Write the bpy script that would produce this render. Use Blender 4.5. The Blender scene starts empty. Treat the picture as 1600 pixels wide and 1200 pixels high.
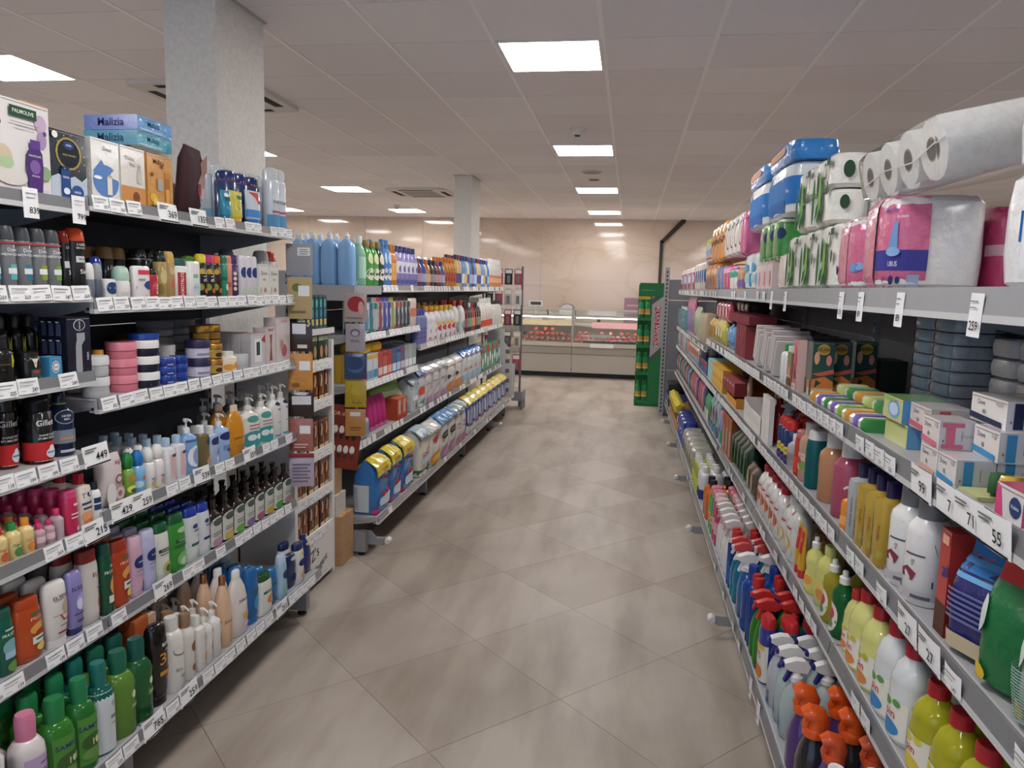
import bpy, math, random
from mathutils import Matrix, Vector
S = bpy.context.scene
COL = S.collection
rnd = random.Random(7)
PI = math.pi

# ------------------------------------------------------------------ camera
cam_data = bpy.data.cameras.new('camera')
cam_data.sensor_width = 36.0
cam_data.lens = 36.0 * 1168.3 / 1600.0
cam_data.clip_start = 0.05
cam = bpy.data.objects.new('camera', cam_data)
COL.objects.link(cam)
yaw, pitch, roll = 0.15239, 0.12905, 0.02534
fwd = Vector((-math.sin(yaw) * math.cos(pitch), math.cos(yaw) * math.cos(pitch), -math.sin(pitch)))
r0 = Vector((math.cos(yaw), math.sin(yaw), 0))
u0 = r0.cross(fwd)
rt = math.cos(roll) * r0 + math.sin(roll) * u0
up = -math.sin(roll) * r0 + math.cos(roll) * u0
M = Matrix((rt, up, -fwd)).transposed().to_4x4()
M.translation = (0, 0, 1.58)
cam.matrix_world = M
S.camera = cam
# ------------------------------------------------------------------ world, view, lamp strengths
S.view_settings.view_transform = 'Standard'
S.view_settings.look = 'None'
S.view_settings.gamma = 1.0
S.view_settings.use_curve_mapping = False
S.view_settings.exposure = 0.85
PANEL_STRENGTH = 17.0
DAYLIGHT = 1500.0
w = bpy.data.worlds.new('world')
S.world = w
w.use_nodes = True
w.node_tree.nodes['Background'].inputs['Color'].default_value = (0.55, 0.7, 1.0, 1)
w.node_tree.nodes['Background'].inputs['Strength'].default_value = 0.8
# daylight through the shop window behind the camera
al = bpy.data.lights.new('window_daylight', 'AREA')
al.shape = 'RECTANGLE'
al.size, al.size_y = 12.6, 2.2
al.energy = DAYLIGHT
al.color = (0.8, 0.89, 1.0)
ao = bpy.data.objects.new('window_daylight', al)
ao.location = (-1.7, -3.4, 1.5)
ao.rotation_euler = (PI / 2, 0, PI)
COL.objects.link(ao)
CEIL = 2.9215

# ------------------------------------------------------------------ materials
def lin(c):
    c /= 255.0
    return c / 12.92 if c <= 0.04045 else ((c + 0.055) / 1.055) ** 2.4
def rgb(h):
    h = h.lstrip('#')
    if len(h) == 3:
        h = ''.join(c * 2 for c in h)
    return tuple(lin(int(h[i:i + 2], 16)) for i in (0, 2, 4)) + (1.0,)
FIN = {'p': (.38, 0, 0, 0), 'g': (.16, 0, 0, .3), 'm': (.75, 0, 0, 0), 'f': (.24, 0, 0, .5), 't': (.1, .3, 0, .3), 'c': (.06, .93, 0, 0),
       's': (.35, 0, .9, 0), 'k': (.55, 0, 0, 0), 'v': (.18, .3, 0, .2)}
MATS = {}
def mat(key):
    """'#rrggbb' or '#rrggbb/finish': p plastic, g glossy, m paper, f film, t translucent liquid, c clear, s steel, k powder coat, v veiled plastic."""
    if not isinstance(key, str):
        return key
    if key in MATS:
        return MATS[key]
    hx, _, fin = key.partition('/')
    fin = fin or 'p'
    ro, tr, me, co = FIN[fin]
    m = bpy.data.materials.new('surface_' + hx.strip('#') + '_' + fin)
    m.use_nodes = True
    nt = m.node_tree
    b = nt.nodes['Principled BSDF']
    b.inputs['Base Color'].default_value = rgb(hx)
    b.inputs['Metallic'].default_value = me
    b.inputs['Transmission Weight'].default_value = tr
    b.inputs['Coat Weight'].default_value = co
    b.inputs['Coat Roughness'].default_value = .12
    b.inputs['IOR'].default_value = 1.3 if tr else 1.45
    if fin in 'cv':
        b.inputs['IOR'].default_value = 1.12
    tc = nt.nodes.new('ShaderNodeTexCoord')
    no = nt.nodes.new('ShaderNodeTexNoise')
    no.inputs['Scale'].default_value = 14.0
    no.inputs['Detail'].default_value = 1.0
    mr = nt.nodes.new('ShaderNodeMapRange')
    mr.inputs['To Min'].default_value = ro * .8
    mr.inputs['To Max'].default_value = min(1, ro * 1.25)
    nt.links.new(tc.outputs['Object'], no.inputs['Vector'])
    nt.links.new(no.outputs['Fac'], mr.inputs['Value'])
    nt.links.new(mr.outputs['Result'], b.inputs['Roughness'])
    if fin == 'f':
        bp = nt.nodes.new('ShaderNodeBump')
        bp.inputs['Strength'].default_value = .5
        bp.inputs['Distance'].default_value = .01
        n2 = nt.nodes.new('ShaderNodeTexNoise')
        n2.inputs['Scale'].default_value = 38.0
        nt.links.new(tc.outputs['Object'], n2.inputs['Vector'])
        nt.links.new(n2.outputs['Fac'], bp.inputs['Height'])
        nt.links.new(bp.outputs['Normal'], b.inputs['Normal'])
    MATS[key] = m
    return m
def node_mat(name, build):
    m = bpy.data.materials.new(name)
    m.use_nodes = True
    build(m.node_tree, m.node_tree.nodes['Principled BSDF'])
    MATS[name] = m
    return m
def ramp(nt, src, stops):
    r = nt.nodes.new('ShaderNodeValToRGB')
    while len(r.color_ramp.elements) < len(stops):
        r.color_ramp.elements.new(.5)
    for e, (p, c) in zip(r.color_ramp.elements, stops):
        e.position = p
        e.color = rgb(c)
    nt.links.new(src, r.inputs['Fac'])
    return r
def noise(nt, scale, detail=4, coord='Object', rough=.55, stretch=None):
    tc = nt.nodes.new('ShaderNodeTexCoord')
    n = nt.nodes.new('ShaderNodeTexNoise')
    n.inputs['Scale'].default_value = scale
    n.inputs['Detail'].default_value = detail
    n.inputs['Roughness'].default_value = rough
    src = tc.outputs[coord]
    if stretch:
        mp = nt.nodes.new('ShaderNodeMapping')
        mp.inputs['Scale'].default_value = stretch
        nt.links.new(src, mp.inputs['Vector'])
        src = mp.outputs['Vector']
    nt.links.new(src, n.inputs['Vector'])
    return n
def world_noise(nt, scale, detail=4, stretch=None, rot=0):
    g = nt.nodes.new('ShaderNodeNewGeometry')
    n = nt.nodes.new('ShaderNodeTexNoise')
    n.inputs['Scale'].default_value = scale
    n.inputs['Detail'].default_value = detail
    src = g.outputs['Position']
    mp = nt.nodes.new('ShaderNodeMapping')
    mp.inputs['Scale'].default_value = stretch or (1, 1, 1)
    mp.inputs['Rotation'].default_value = (0, 0, rot)
    nt.links.new(src, mp.inputs['Vector'])
    nt.links.new(mp.outputs['Vector'], n.inputs['Vector'])
    return n
def bump(nt, b, src, st=.2, dist=.01):
    bp = nt.nodes.new('ShaderNodeBump')
    bp.inputs['Strength'].default_value = st
    bp.inputs['Distance'].default_value = dist
    nt.links.new(src, bp.inputs['Height'])
    nt.links.new(bp.outputs['Normal'], b.inputs['Normal'])
def mixc(nt, a, b, fac, mode='MULTIPLY'):
    m = nt.nodes.new('ShaderNodeMix')
    m.data_type = 'RGBA'
    m.blend_type = mode
    m.inputs['Factor'].default_value = fac
    nt.links.new(a, m.inputs['A'])
    nt.links.new(b, m.inputs['B'])
    return m.outputs['Result']
def b_floor(nt, b):
    n = world_noise(nt, 1.7, 5)
    n2 = world_noise(nt, 4.2, 7, (1, .2, 1), PI / 4)
    r = ramp(nt, n.outputs['Fac'], [(.3, '#a2978d'), (.5, '#b0a69b'), (.72, '#bab1a6')])
    r2 = ramp(nt, n2.outputs['Fac'], [(.34, '#cfc7c1'), (.56, '#ffffff')])
    oi = nt.nodes.new('ShaderNodeObjectInfo')
    r3 = ramp(nt, oi.outputs['Random'], [(0, '#ece8e4'), (1, '#ffffff')])
    c = mixc(nt, mixc(nt, r.outputs['Color'], r2.outputs['Color'], .8), r3.outputs['Color'], 1)
    nt.links.new(c, b.inputs['Base Color'])
    rr = nt.nodes.new('ShaderNodeMapRange')
    rr.inputs['To Min'].default_value = .32
    rr.inputs['To Max'].default_value = .6
    nt.links.new(n.outputs['Fac'], rr.inputs['Value'])
    nt.links.new(rr.outputs['Result'], b.inputs['Roughness'])
    n3 = world_noise(nt, 60, 4)
    bump(nt, b, n3.outputs['Fac'], .08, .004)
def b_ceiltile(nt, b):
    n = world_noise(nt, 90, 3)
    oi = nt.nodes.new('ShaderNodeObjectInfo')
    r = ramp(nt, oi.outputs['Random'], [(0, '#e6e1e3'), (1, '#eeebec')])
    nt.links.new(r.outputs['Color'], b.inputs['Base Color'])
    b.inputs['Roughness'].default_value = .9
    bump(nt, b, n.outputs['Fac'], .25, .004)
def b_wall(nt, b):
    n = world_noise(nt, .9, 8, (1, 1, 1.6), 0)
    n.inputs['Distortion'].default_value = 1.2
    r = ramp(nt, n.outputs['Fac'], [(.44, '#cbb9aa'), (.497, '#c3b09e'), (.505, '#cab8a8'), (.7, '#d0c0b1')])
    nt.links.new(r.outputs['Color'], b.inputs['Base Color'])
    b.inputs['Roughness'].default_value = .07
    b.inputs['Specular IOR Level'].default_value = .7
    n2 = world_noise(nt, 1.6, 2)
    bump(nt, b, n2.outputs['Fac'], .06, .02)
def b_plaster(nt, b):
    n = world_noise(nt, 45, 6)
    r = ramp(nt, n.outputs['Fac'], [(.3, '#d5d1cb'), (.7, '#e2dfda')])
    nt.links.new(r.outputs['Color'], b.inputs['Base Color'])
    b.inputs['Roughness'].default_value = .85
    bump(nt, b, n.outputs['Fac'], .35, .006)
def b_card(nt, b):
    n = noise(nt, 30, 5, stretch=(1, 1, 6))
    r = ramp(nt, n.outputs['Fac'], [(.3, '#a9825c'), (.7, '#bd9870')])
    nt.links.new(r.outputs['Color'], b.inputs['Base Color'])
    b.inputs['Roughness'].default_value = .8
def b_paper(nt, b):
    n = noise(nt, 60, 3)
    r = ramp(nt, n.outputs['Fac'], [(.3, '#e6e3df'), (.7, '#f2f0ed')])
    nt.links.new(r.outputs['Color'], b.inputs['Base Color'])
    b.inputs['Roughness'].default_value = .9
    bump(nt, b, n.outputs['Fac'], .5, .006)
FLOORM = node_mat('floor_porcelain', b_floor)
CTILE = node_mat('ceiling_fibre', b_ceiltile)
WALLM = node_mat('wall_marble', b_wall)
PLAST = node_mat('plaster', b_plaster)
CARD = node_mat('cardboard', b_card)
PAPER = node_mat('tissue_paper', b_paper)
def b_light(nt, b):
    b.inputs['Base Color'].default_value = (1, 1, 1, 1)
    b.inputs['Emission Color'].default_value = (1.0, .975, .95, 1)
    b.inputs['Emission Strength'].default_value = PANEL_STRENGTH
LIGHTM = node_mat('light_diffuser', b_light)
def b_lamp(nt, b):
    b.inputs['Base Color'].default_value = (1, .8, .7, 1)
    b.inputs['Emission Color'].default_value = (1.0, .72, .6, 1)
    b.inputs['Emission Strength'].default_value = 7.0
LAMPM = node_mat('counter_lamp', b_lamp)

# ------------------------------------------------------------------ mesh helpers
class MB:
    def __init__(s):
        s.v, s.f, s.m, s.mats, s.sm = [], [], [], [], []
    def mi(s, m):
        m = mat(m)
        if m not in s.mats:
            s.mats.append(m)
        return s.mats.index(m)
    def face(s, idx, m, smooth=False):
        s.f.append(idx); s.m.append(s.mi(m)); s.sm.append(smooth)
    def quad(s, a, b, c, d, m):
        n = len(s.v); s.v += [a, b, c, d]; s.face((n, n + 1, n + 2, n + 3), m)
    def box(s, x0, y0, z0, x1, y1, z1, m, mf=None):
        x0, x1 = min(x0, x1), max(x0, x1); y0, y1 = min(y0, y1), max(y0, y1); z0, z1 = min(z0, z1), max(z0, z1)
        n = len(s.v)
        s.v += [(x0, y0, z0), (x1, y0, z0), (x1, y1, z0), (x0, y1, z0), (x0, y0, z1), (x1, y0, z1), (x1, y1, z1), (x0, y1, z1)]
        for k, q in zip('btsenw', ((0, 3, 2, 1), (4, 5, 6, 7), (0, 1, 5, 4), (1, 2, 6, 5), (2, 3, 7, 6), (3, 0, 4, 7))):
            s.face(tuple(n + i for i in q), (mf or {}).get(k, m))
        return s
    def prism(s, poly, axis, a0, a1, m):
        """poly of 2D points extruded along axis ('x': poly is (y,z); 'y': (x,z); 'z': (x,y))."""
        n, k = len(s.v), len(poly)
        for a in (a0, a1):
            for p, q in poly:
                s.v.append((a, p, q) if axis == 'x' else (p, a, q) if axis == 'y' else (p, q, a))
        s.face(tuple(range(n, n + k))[::-1], m)
        s.face(tuple(range(n + k, n + 2 * k)), m)
        for i in range(k):
            j = (i + 1) % k
            s.face((n + i, n + j, n + k + j, n + k + i), m)
        return s
    def loft(s, secs, rx, ry, m, e=2.0, seg=20, ox=0, oy=0, jit=0, R=None):
        """rings (sx, sy, z[, dx, dy]) of superellipses, capped."""
        n0 = len(s.v)
        for c in secs:
            sx, sy, z = c[:3]
            dx = c[3] if len(c) > 3 else 0
            dy = c[4] if len(c) > 4 else 0
            for i in range(seg):
                t = 2 * PI * i / seg
                x, y = sel(math.cos(t), e) * rx * sx, sel(math.sin(t), e) * ry * sy
                if jit:
                    x += R.uniform(-jit, jit); y += R.uniform(-jit, jit)
                s.v.append((ox + x + dx, oy + y + dy, z + (R.uniform(-jit, jit) if jit else 0)))
        k = len(secs)
        for a in range(k - 1):
            for i in range(seg):
                j = (i + 1) % seg
                s.face((n0 + a * seg + i, n0 + a * seg + j, n0 + (a + 1) * seg + j, n0 + (a + 1) * seg + i), m, True)
        s.face(tuple(n0 + i for i in range(seg))[::-1], m, False)
        s.face(tuple(n0 + (k - 1) * seg + i for i in range(seg)), m, True)
        return s
    def tube(s, pts, r, m, seg=8):
        pts = [Vector(p) for p in pts]
        n0 = len(s.v)
        prev = None
        for i, p in enumerate(pts):
            d = (pts[min(i + 1, len(pts) - 1)] - pts[max(i - 1, 0)]).normalized()
            a = prev if prev is not None else Vector((0, 0, 1)) if abs(d.z) < .9 else Vector((1, 0, 0))
            b1 = d.cross(a).normalized(); c1 = b1.cross(d).normalized()
            prev = c1
            rr = r[i] if isinstance(r, (list, tuple)) else r
            for k in range(seg):
                t = 2 * PI * k / seg
                q = p + rr * (math.cos(t) * b1 + math.sin(t) * c1)
                s.v.append(tuple(q))
        for i in range(len(pts) - 1):
            for k in range(seg):
                j = (k + 1) % seg
                s.face((n0 + i * seg + k, n0 + i * seg + j, n0 + (i + 1) * seg + j, n0 + (i + 1) * seg + k), m, True)
        s.face(tuple(n0 + k for k in range(seg))[::-1], m)
        s.face(tuple(n0 + (len(pts) - 1) * seg + k for k in range(seg)), m)
        return s
    def add(s, o, T=None):
        n = len(s.v)
        s.v += [tuple(T @ Vector(p)) for p in o.v] if T else o.v
        for f, mi_, sm in zip(o.f, o.m, o.sm):
            s.f.append(tuple(n + i for i in f)); s.m.append(s.mi(o.mats[mi_])); s.sm.append(sm)
        return s
    def mesh(s, name):
        me = bpy.data.meshes.new(name)
        me.from_pydata(s.v, [], s.f)
        for m in s.mats:
            me.materials.append(m)
        me.polygons.foreach_set('material_index', s.m)
        me.polygons.foreach_set('use_smooth', s.sm)
        if any(s.sm):
            me.set_sharp_from_angle(angle=math.radians(40))
        me.update()
        return me
def sel(c, e):
    return math.copysign(abs(c) ** (2.0 / e), c) if e != 2 else c

class LoftSurf:
    def __init__(s, secs, rx, ry, e=2.0):
        s.secs, s.rx, s.ry, s.e = secs, rx, ry, e
        s.z0, s.z1 = secs[0][2], max(c[2] for c in secs)
        s.loft = True
        s.arc = PI / 2 * (ry * .8 + rx * .2)
    def pt(s, u, v, off):
        z = s.z0 + v * (s.z1 - s.z0)
        a = s.secs[0]
        for c in s.secs[1:]:
            if c[2] >= z:
                break
            a = c
        else:
            c = s.secs[-1]; a = s.secs[-2]
        k = 0 if c[2] == a[2] else max(0, min(1, (z - a[2]) / (c[2] - a[2])))
        sx = a[0] + k * (c[0] - a[0]); sy = a[1] + k * (c[1] - a[1])
        dx = (a[3] if len(a) > 3 else 0) * (1 - k) + (c[3] if len(c) > 3 else 0) * k
        t = u * PI / 2
        rx, ry = max(1e-4, s.rx * sx), max(1e-4, s.ry * sy)
        x, y = sel(math.cos(t), s.e) * rx, sel(math.sin(t), s.e) * ry
        nx, ny = math.cos(t) / rx, math.sin(t) / ry
        l = math.hypot(nx, ny)
        return (x + nx / l * off + dx, y + ny / l * off, z)
class BoxSurf:
    """u in [-1,1] front (+X), [-3,-1] the -Y end, [1,3] the +Y end, [3,5] the back, [9,11] the top."""
    def __init__(s, w, d, h):
        s.w, s.d, s.h = w, d, h
        s.loft = False
        s.arc = w / 2
    def pt(s, u, v, off):
        hw, hd = s.w / 2, s.d / 2
        if u > 8:
            return (hd - v * s.d, (u - 10) * hw, s.h + off)
        if u < -1:
            return ((u + 2) * hd, -hw - off, v * s.h)
        if u > 1:
            return (-(u - 2) * hd, hw + off, v * s.h)
        return (hd + off, u * hw, v * s.h)
FONTC = {}
def glyphs(txt, bold):
    k = (txt, bold)
    if k not in FONTC:
        c = bpy.data.curves.new('print', 'FONT')
        c.body = txt
        c.size = 1.0
        c.resolution_u = 2
        c.offset = .008 if bold else 0
        c.align_x = 'CENTER'; c.align_y = 'CENTER'
        o = bpy.data.objects.new('print', c)
        me = bpy.data.meshes.new_from_object(o)
        FONTC[k] = ([tuple(x.co[:2]) for x in me.vertices], [tuple(p.vertices) for p in me.polygons])
        bpy.data.objects.remove(o); bpy.data.meshes.remove(me); bpy.data.curves.remove(c)
    return FONTC[k]
def decals(mb, surf, design, h):
    for k, d in enumerate(design):
        off = .0006 + .0004 * k
        if d[0] == 'r':
            _, u0, v0, u1, v1, c = d[:6]
            nu = max(1, int(abs(u1 - u0) * 6)) if surf.loft else 1
            nv = max(1, int(abs(v1 - v0) * 10)) if surf.loft else 1
            n = len(mb.v)
            for j in range(nv + 1):
                for i in range(nu + 1):
                    mb.v.append(surf.pt(u0 + (u1 - u0) * i / nu, v0 + (v1 - v0) * j / nv, off))
            for j in range(nv):
                for i in range(nu):
                    a = n + j * (nu + 1) + i
                    mb.face((a, a + 1, a + nu + 2, a + nu + 1), c, surf.loft)
        elif d[0] == 'p':                       # polygon in (u,v)
            n = len(mb.v)
            for (u, v) in d[1]:
                mb.v.append(surf.pt(u, v, off))
            mb.face(tuple(range(n, n + len(d[1]))), d[2], surf.loft)
        elif d[0] == 'o':
            _, u, v, ru, rv, c = d[:6]
            n = len(mb.v)
            K = 16
            mb.v.append(surf.pt(u, v, off))
            for ring in (.55, 1):
                for i in range(K):
                    t = 2 * PI * i / K
                    mb.v.append(surf.pt(u + ru * ring * math.cos(t), v + rv * ring * math.sin(t), off))
            for i in range(K):
                j = (i + 1) % K
                mb.face((n, n + 1 + i, n + 1 + j), c, surf.loft)
                mb.face((n + 1 + i, n + 1 + K + i, n + 1 + K + j, n + 1 + j), c, surf.loft)
        elif d[0] == 't':
            _, txt, u, v, sz, c = d[:6]
            rot = d[6] if len(d) > 6 else 0
            vs, fs = glyphs(txt, True)
            n = len(mb.v)
            cr, sr = math.cos(rot * PI / 180), math.sin(rot * PI / 180)
            ht = sz * h
            wid = surf.arc
            if -3 <= u < -1 or 1 < u <= 3:
                wid = surf.d / 2 if not surf.loft else surf.arc
            for x, y in vs:
                X, Y = (x * cr - y * sr) * ht, (x * sr + y * cr) * ht
                mb.v.append(surf.pt(u + X / wid, v + Y / h, off))
            for f in fs:
                mb.face(tuple(n + i for i in f), c)

# ------------------------------------------------------------------ objects
def tag(o, label=None, cat=None, group=None, kind=None):
    if label: o['label'] = label
    if cat: o['category'] = cat
    if group: o['group'] = group
    if kind: o['kind'] = kind
    return o
def obj(name, data, parent=None, loc=None, rot=None):
    if isinstance(data, MB):
        data = data.mesh(name)
    o = bpy.data.objects.new(name, data)
    COL.objects.link(o)
    if parent is not None:
        o.parent = parent
    if loc is not None:
        o.location = loc
    if rot is not None:
        o.rotation_euler = rot
    return o
def empty(name, loc, rot=(0, 0, 0)):
    o = bpy.data.objects.new(name, None)
    o.empty_display_size = .05
    COL.objects.link(o)
    o.location = loc
    o.rotation_euler = rot
    return o
BOUNDS, OCC, SKIPPED = {}, {}, []
def box_of(proto, loc, rot, plain=False):
    k = id(proto)
    if k not in BOUNDS:
        lo, hi = [1e9] * 3, [-1e9] * 3
        for pn, me, sub in proto:
            for m_ in [me] + [s_[1] for s_ in sub]:
                for v in m_.vertices:
                    for i in range(3):
                        lo[i] = min(lo[i], v.co[i]); hi[i] = max(hi[i], v.co[i])
        BOUNDS[k] = (lo, hi, proto)
    lo, hi, _ = BOUNDS[k]
    if plain:
        rot = (0, 0, 0 if abs(rot[2]) < 1.57 else PI)
    E = Matrix.Translation(loc) @ __import__('mathutils').Euler(rot).to_matrix().to_4x4()
    c = [E @ Vector((x, y, z)) for x in (lo[0], hi[0]) for y in (lo[1], hi[1]) for z in (lo[2], hi[2])]
    return [min(p[i] for p in c) for i in range(3)], [max(p[i] for p in c) for i in range(3)]
def hits(bx, tol=.004):
    lo, hi = bx
    out = []
    for q in range(int(lo[1] * 4) - 1, int(hi[1] * 4) + 2):
        for o in OCC.get(q, ()):
            if all(min(hi[i], o[1][i]) - max(lo[i], o[0][i]) > tol for i in range(3)) and o not in out:
                out.append(o)
    return out
def occupy(bx):
    for q in range(int(bx[0][1] * 4), int(bx[1][1] * 4) + 1):
        OCC.setdefault(q, []).append(bx)
def place(proto, name, loc, rot=(0, 0, 0), label=None, cat=None, group=None, plain=False):
    """proto: list of (part name, mesh, sub list); one entry makes a thing that is one mesh."""
    occupy(box_of(proto, loc, rot, plain))
    if len(proto) == 1 and not proto[0][2]:
        r = obj(name, proto[0][1], None, loc, rot)
    else:
        r = empty(name, loc, rot)
        for pn, me, sub in proto:
            p = obj(pn, me, r)
            for sn, sme in sub:
                obj(sn, sme, p)
    return tag(r, label, cat, group)

# ------------------------------------------------------------------ product builders: all stand at the origin, front towards +X
def sc(secs, h):
    return [(c[0], c[1], c[2] * h) + tuple(c[3:]) for c in secs]
def rr_(l):
    return [(a, a, z) for a, z in l]
PROF = {
    'can': (rr_([(.95, 0), (1, .012), (1, .77), (.93, .79), (.86, .80)]), rr_([(.88, .79), (.88, .93), (.8, .975), (.55, 1)]), 2),
    'dome': (rr_([(.96, 0), (1, .012), (1, .755), (.96, .765)]), rr_([(.97, .76), (.95, .82), (.85, .93), (.7, .985), (.4, 1)]), 2),
    'waistcan': (rr_([(.96, 0), (1, .012), (1, .38), (.9, .48), (.9, .58), (1, .7), (1, .79)]), rr_([(1, .785), (1.0, .82), (.86, .96), (.6, 1)]), 2),
    'shampoo': ([(.85, .9, 0), (.98, .97, .02), (1, 1, .15), (1, 1, .6), (.95, .95, .78), (.86, .88, .84)], [(.84, .87, .84), (.8, .84, .97), (.6, .75, 1)], 2.6),
    'tottle': ([(.75, .8, .1), (.85, .9, .16), (.98, 1, .4), (1, 1, .7), (.8, .92, .93), (.5, .78, .985), (.2, .5, 1)], [(.74, .82, 0), (.76, .84, .1), (.7, .8, .105)], 2.4),
    'round': (rr_([(.93, 0), (1, .02), (1, .64), (.95, .69), (.6, .76), (.42, .79), (.40, .83)]), rr_([(.48, .80), (.48, .98), (.42, 1)]), 2),
    'wide': (rr_([(.93, 0), (1, .02), (1, .66), (.93, .72), (.66, .78), (.6, .80)]), rr_([(.62, .79), (.6, .985), (.54, 1)]), 2),
    'herbal': (rr_([(.93, 0), (1, .02), (1, .6), (.94, .67), (.7, .73), (.52, .75)]), [(.56, .56, .74), (.58, .58, .96), (.5, .5, 1)], 2.3),
    'flask': (rr_([(.94, 0), (1, .02), (1, .58), (.9, .66), (.5, .74), (.3, .78), (.28, .84)]), rr_([(.34, .83), (.34, .9), (.46, .98), (.46, 1)]), 2.8),
    'oval': ([(.85, .85, 0), (1, .98, .03), (1.02, 1.02, .3), (.98, .97, .55), (.8, .78, .72), (.45, .42, .86), (.4, .34, .88)], [(.42, .36, .87), (.4, .34, .985), (.34, .3, 1)], 2),
    'dish': ([(.85, .9, 0), (1, 1, .04), (.98, 1, .25), (.82, .86, .42), (.96, .98, .58), (.85, .85, .7), (.45, .42, .78), (.38, .36, .82)], rr_([(.46, .81), (.46, .9), (.25, .92), (.25, .98), (.2, 1)]), 2.2),
    'milk': ([(.9, .93, 0), (1, 1, .03), (1, 1, .5), (.95, .95, .6), (.97, .97, .62), (.7, .7, .76), (.42, .38, .83), (.4, .36, .86)], rr_([(.46, .85), (.46, .985), (.4, 1)]), 2.2),
    'jug': ([(.9, .93, 0), (1, 1, .04), (1, 1, .52), (.96, .96, .68), (.8, .85, .78), (.5, .5, .84), (.3, .26, .87)], rr_([(.34, .865), (.34, .94), (.2, .96), (.18, 1)]), 3.2),
    'rollon': (rr_([(.8, 0), (.95, .03), (1, .3), (.95, .5), (.88, .55)]), rr_([(.9, .55), (.95, .62), (.92, .8), (.75, .94), (.4, 1)]), 2),
    'ballcap': (rr_([(.9, 0), (1, .03), (1, .5), (.85, .62), (.6, .66)]), rr_([(.6, .66), (.78, .72), (.82, .82), (.7, .93), (.4, 1)]), 2),
    'stick': ([(.9, .95, 0), (1, 1, .03), (1, 1, .95), (.8, .85, 1)], [(1.01, 1.01, .52), (1.01, 1.01, .93), (.95, .96, .97), (.75, .8, 1.005)], 2.8),
    'jar': (rr_([(.82, 0), (.94, .05), (.96, .55), (.94, .6)]), rr_([(1, .58), (1, .94), (.95, 1)]), 2),
    'tin': (rr_([(.95, 0), (1, .08), (1, .5), (.98, .52)]), rr_([(1.01, .5), (1.01, .9), (.96, 1)]), 2),
    'tube': ([(.9, .9, .16), (.98, .98, .22), (.85, 1, .5), (.5, 1.08, .75), (.12, 1.15, .95), (.06, 1.16, 1)], [(.82, .82, 0), (.86, .86, .01), (.86, .86, .15), (.8, .8, .165)], 2),
    'slim': (rr_([(.95, 0), (1, .02), (1, .72), (.8, .79), (.5, .82)]), rr_([(.55, .81), (.55, .98), (.5, 1)]), 2.2),
    'square': ([(.95, .95, 0), (1, 1, .02), (1, 1, .72), (.94, .95, .77), (.5, .4, .80), (.45, .34, .82)], [(.5, .38, .81), (.5, .38, .99), (.45, .34, 1)], 4),
}
def b_prof(kind, w, d, h, cols, design, R):
    body, cap, e = PROF[kind]
    body, cap = sc(body, h), sc(cap, h)
    seg = 22 if w > .03 else 14
    a, b = MB(), MB()
    a.loft(body, d / 2, w / 2, cols[0], e, seg)
    b.loft(cap, d / 2, w / 2, cols[1], 2 if kind not in ('shampoo', 'stick', 'tottle', 'square') else e, seg)
    if len(cols) > 2:                            # a band between body and cap
        zc = cap[0][2]
        b.loft([(cap[0][0] * 1.03, cap[0][1] * 1.03, zc), (cap[0][0] * 1.03, cap[0][1] * 1.03, zc + h * .025)], d / 2, w / 2, cols[2], 2, seg)
    out = [['body', a, []], ['cap', b, []]]
    if design:
        l = MB(); decals(l, LoftSurf(body, d / 2, w / 2, e), design, body[-1][2] - body[0][2]); out.append(['label', l, []])
    return out
def b_pump(kind, w, d, h, cols, design, R):
    body = sc([(.93, .93, 0), (1, 1, .02), (1, 1, .55), (.9, .92, .62), (.5, .45, .67), (.34, .28, .7)], h)
    a, b = MB(), MB()
    e = 2.6
    a.loft(body, d / 2, w / 2, cols[0], e, 22)
    k = min(w, d) / 2
    b.loft([(1, 1, .69 * h), (1, 1, .77 * h), (.8, .8, .785 * h), (.3, .3, .79 * h), (.3, .3, .88 * h)], k * .46, k * .46, cols[1], 2, 14)
    n = MB()
    n.loft([(1, 1, .88 * h), (1, 1, .915 * h), (.9, .9, .93 * h)], k * .42, k * .34, cols[1], 2, 14)
    n.tube([(0, 0, .915 * h), (k * .9, 0, .915 * h), (k * 1.25, 0, .885 * h)], [k * .2, k * .15, k * .1], cols[1], 8)
    out = [['body', a, []], ['pump', b, [('nozzle', n)]]]
    if design:
        l = MB(); decals(l, LoftSurf(body, d / 2, w / 2, e), design, body[-1][2]); out.append(['label', l, []])
    return out
def trig_head(h, w, c, c2):
    """spray trigger facing +X, neck at z=.72h"""
    t = MB()
    z = .72 * h
    s = .28 * h
    t.loft([(1, 1, z), (1, 1, z + .22 * s), (.7, .7, z + .3 * s), (.6, .6, z + .5 * s)], w * .26, w * .26, c, 2, 14)
    poly = [(-.42, .42), (.35, .48), (.62, .6), (.62, .8), (.1, .98), (-.3, .96), (-.58, .72)]
    t.prism([(p * s * .9, z + q * s) for p, q in poly], 'y', -w * .17, w * .17, c)
    g = MB()
    g.prism([(p * s * .9, z + q * s) for p, q in [(.2, .5), (.38, .5), (.5, .2), (.62, -.05), (.5, -.08), (.34, .15)]], 'y', -w * .1, w * .1, c2)
    n = MB()
    n.box(.62 * s * .9, -w * .12, z + .6 * s, .76 * s * .9, w * .12, z + .8 * s, c2)
    return t, g, n
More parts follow.
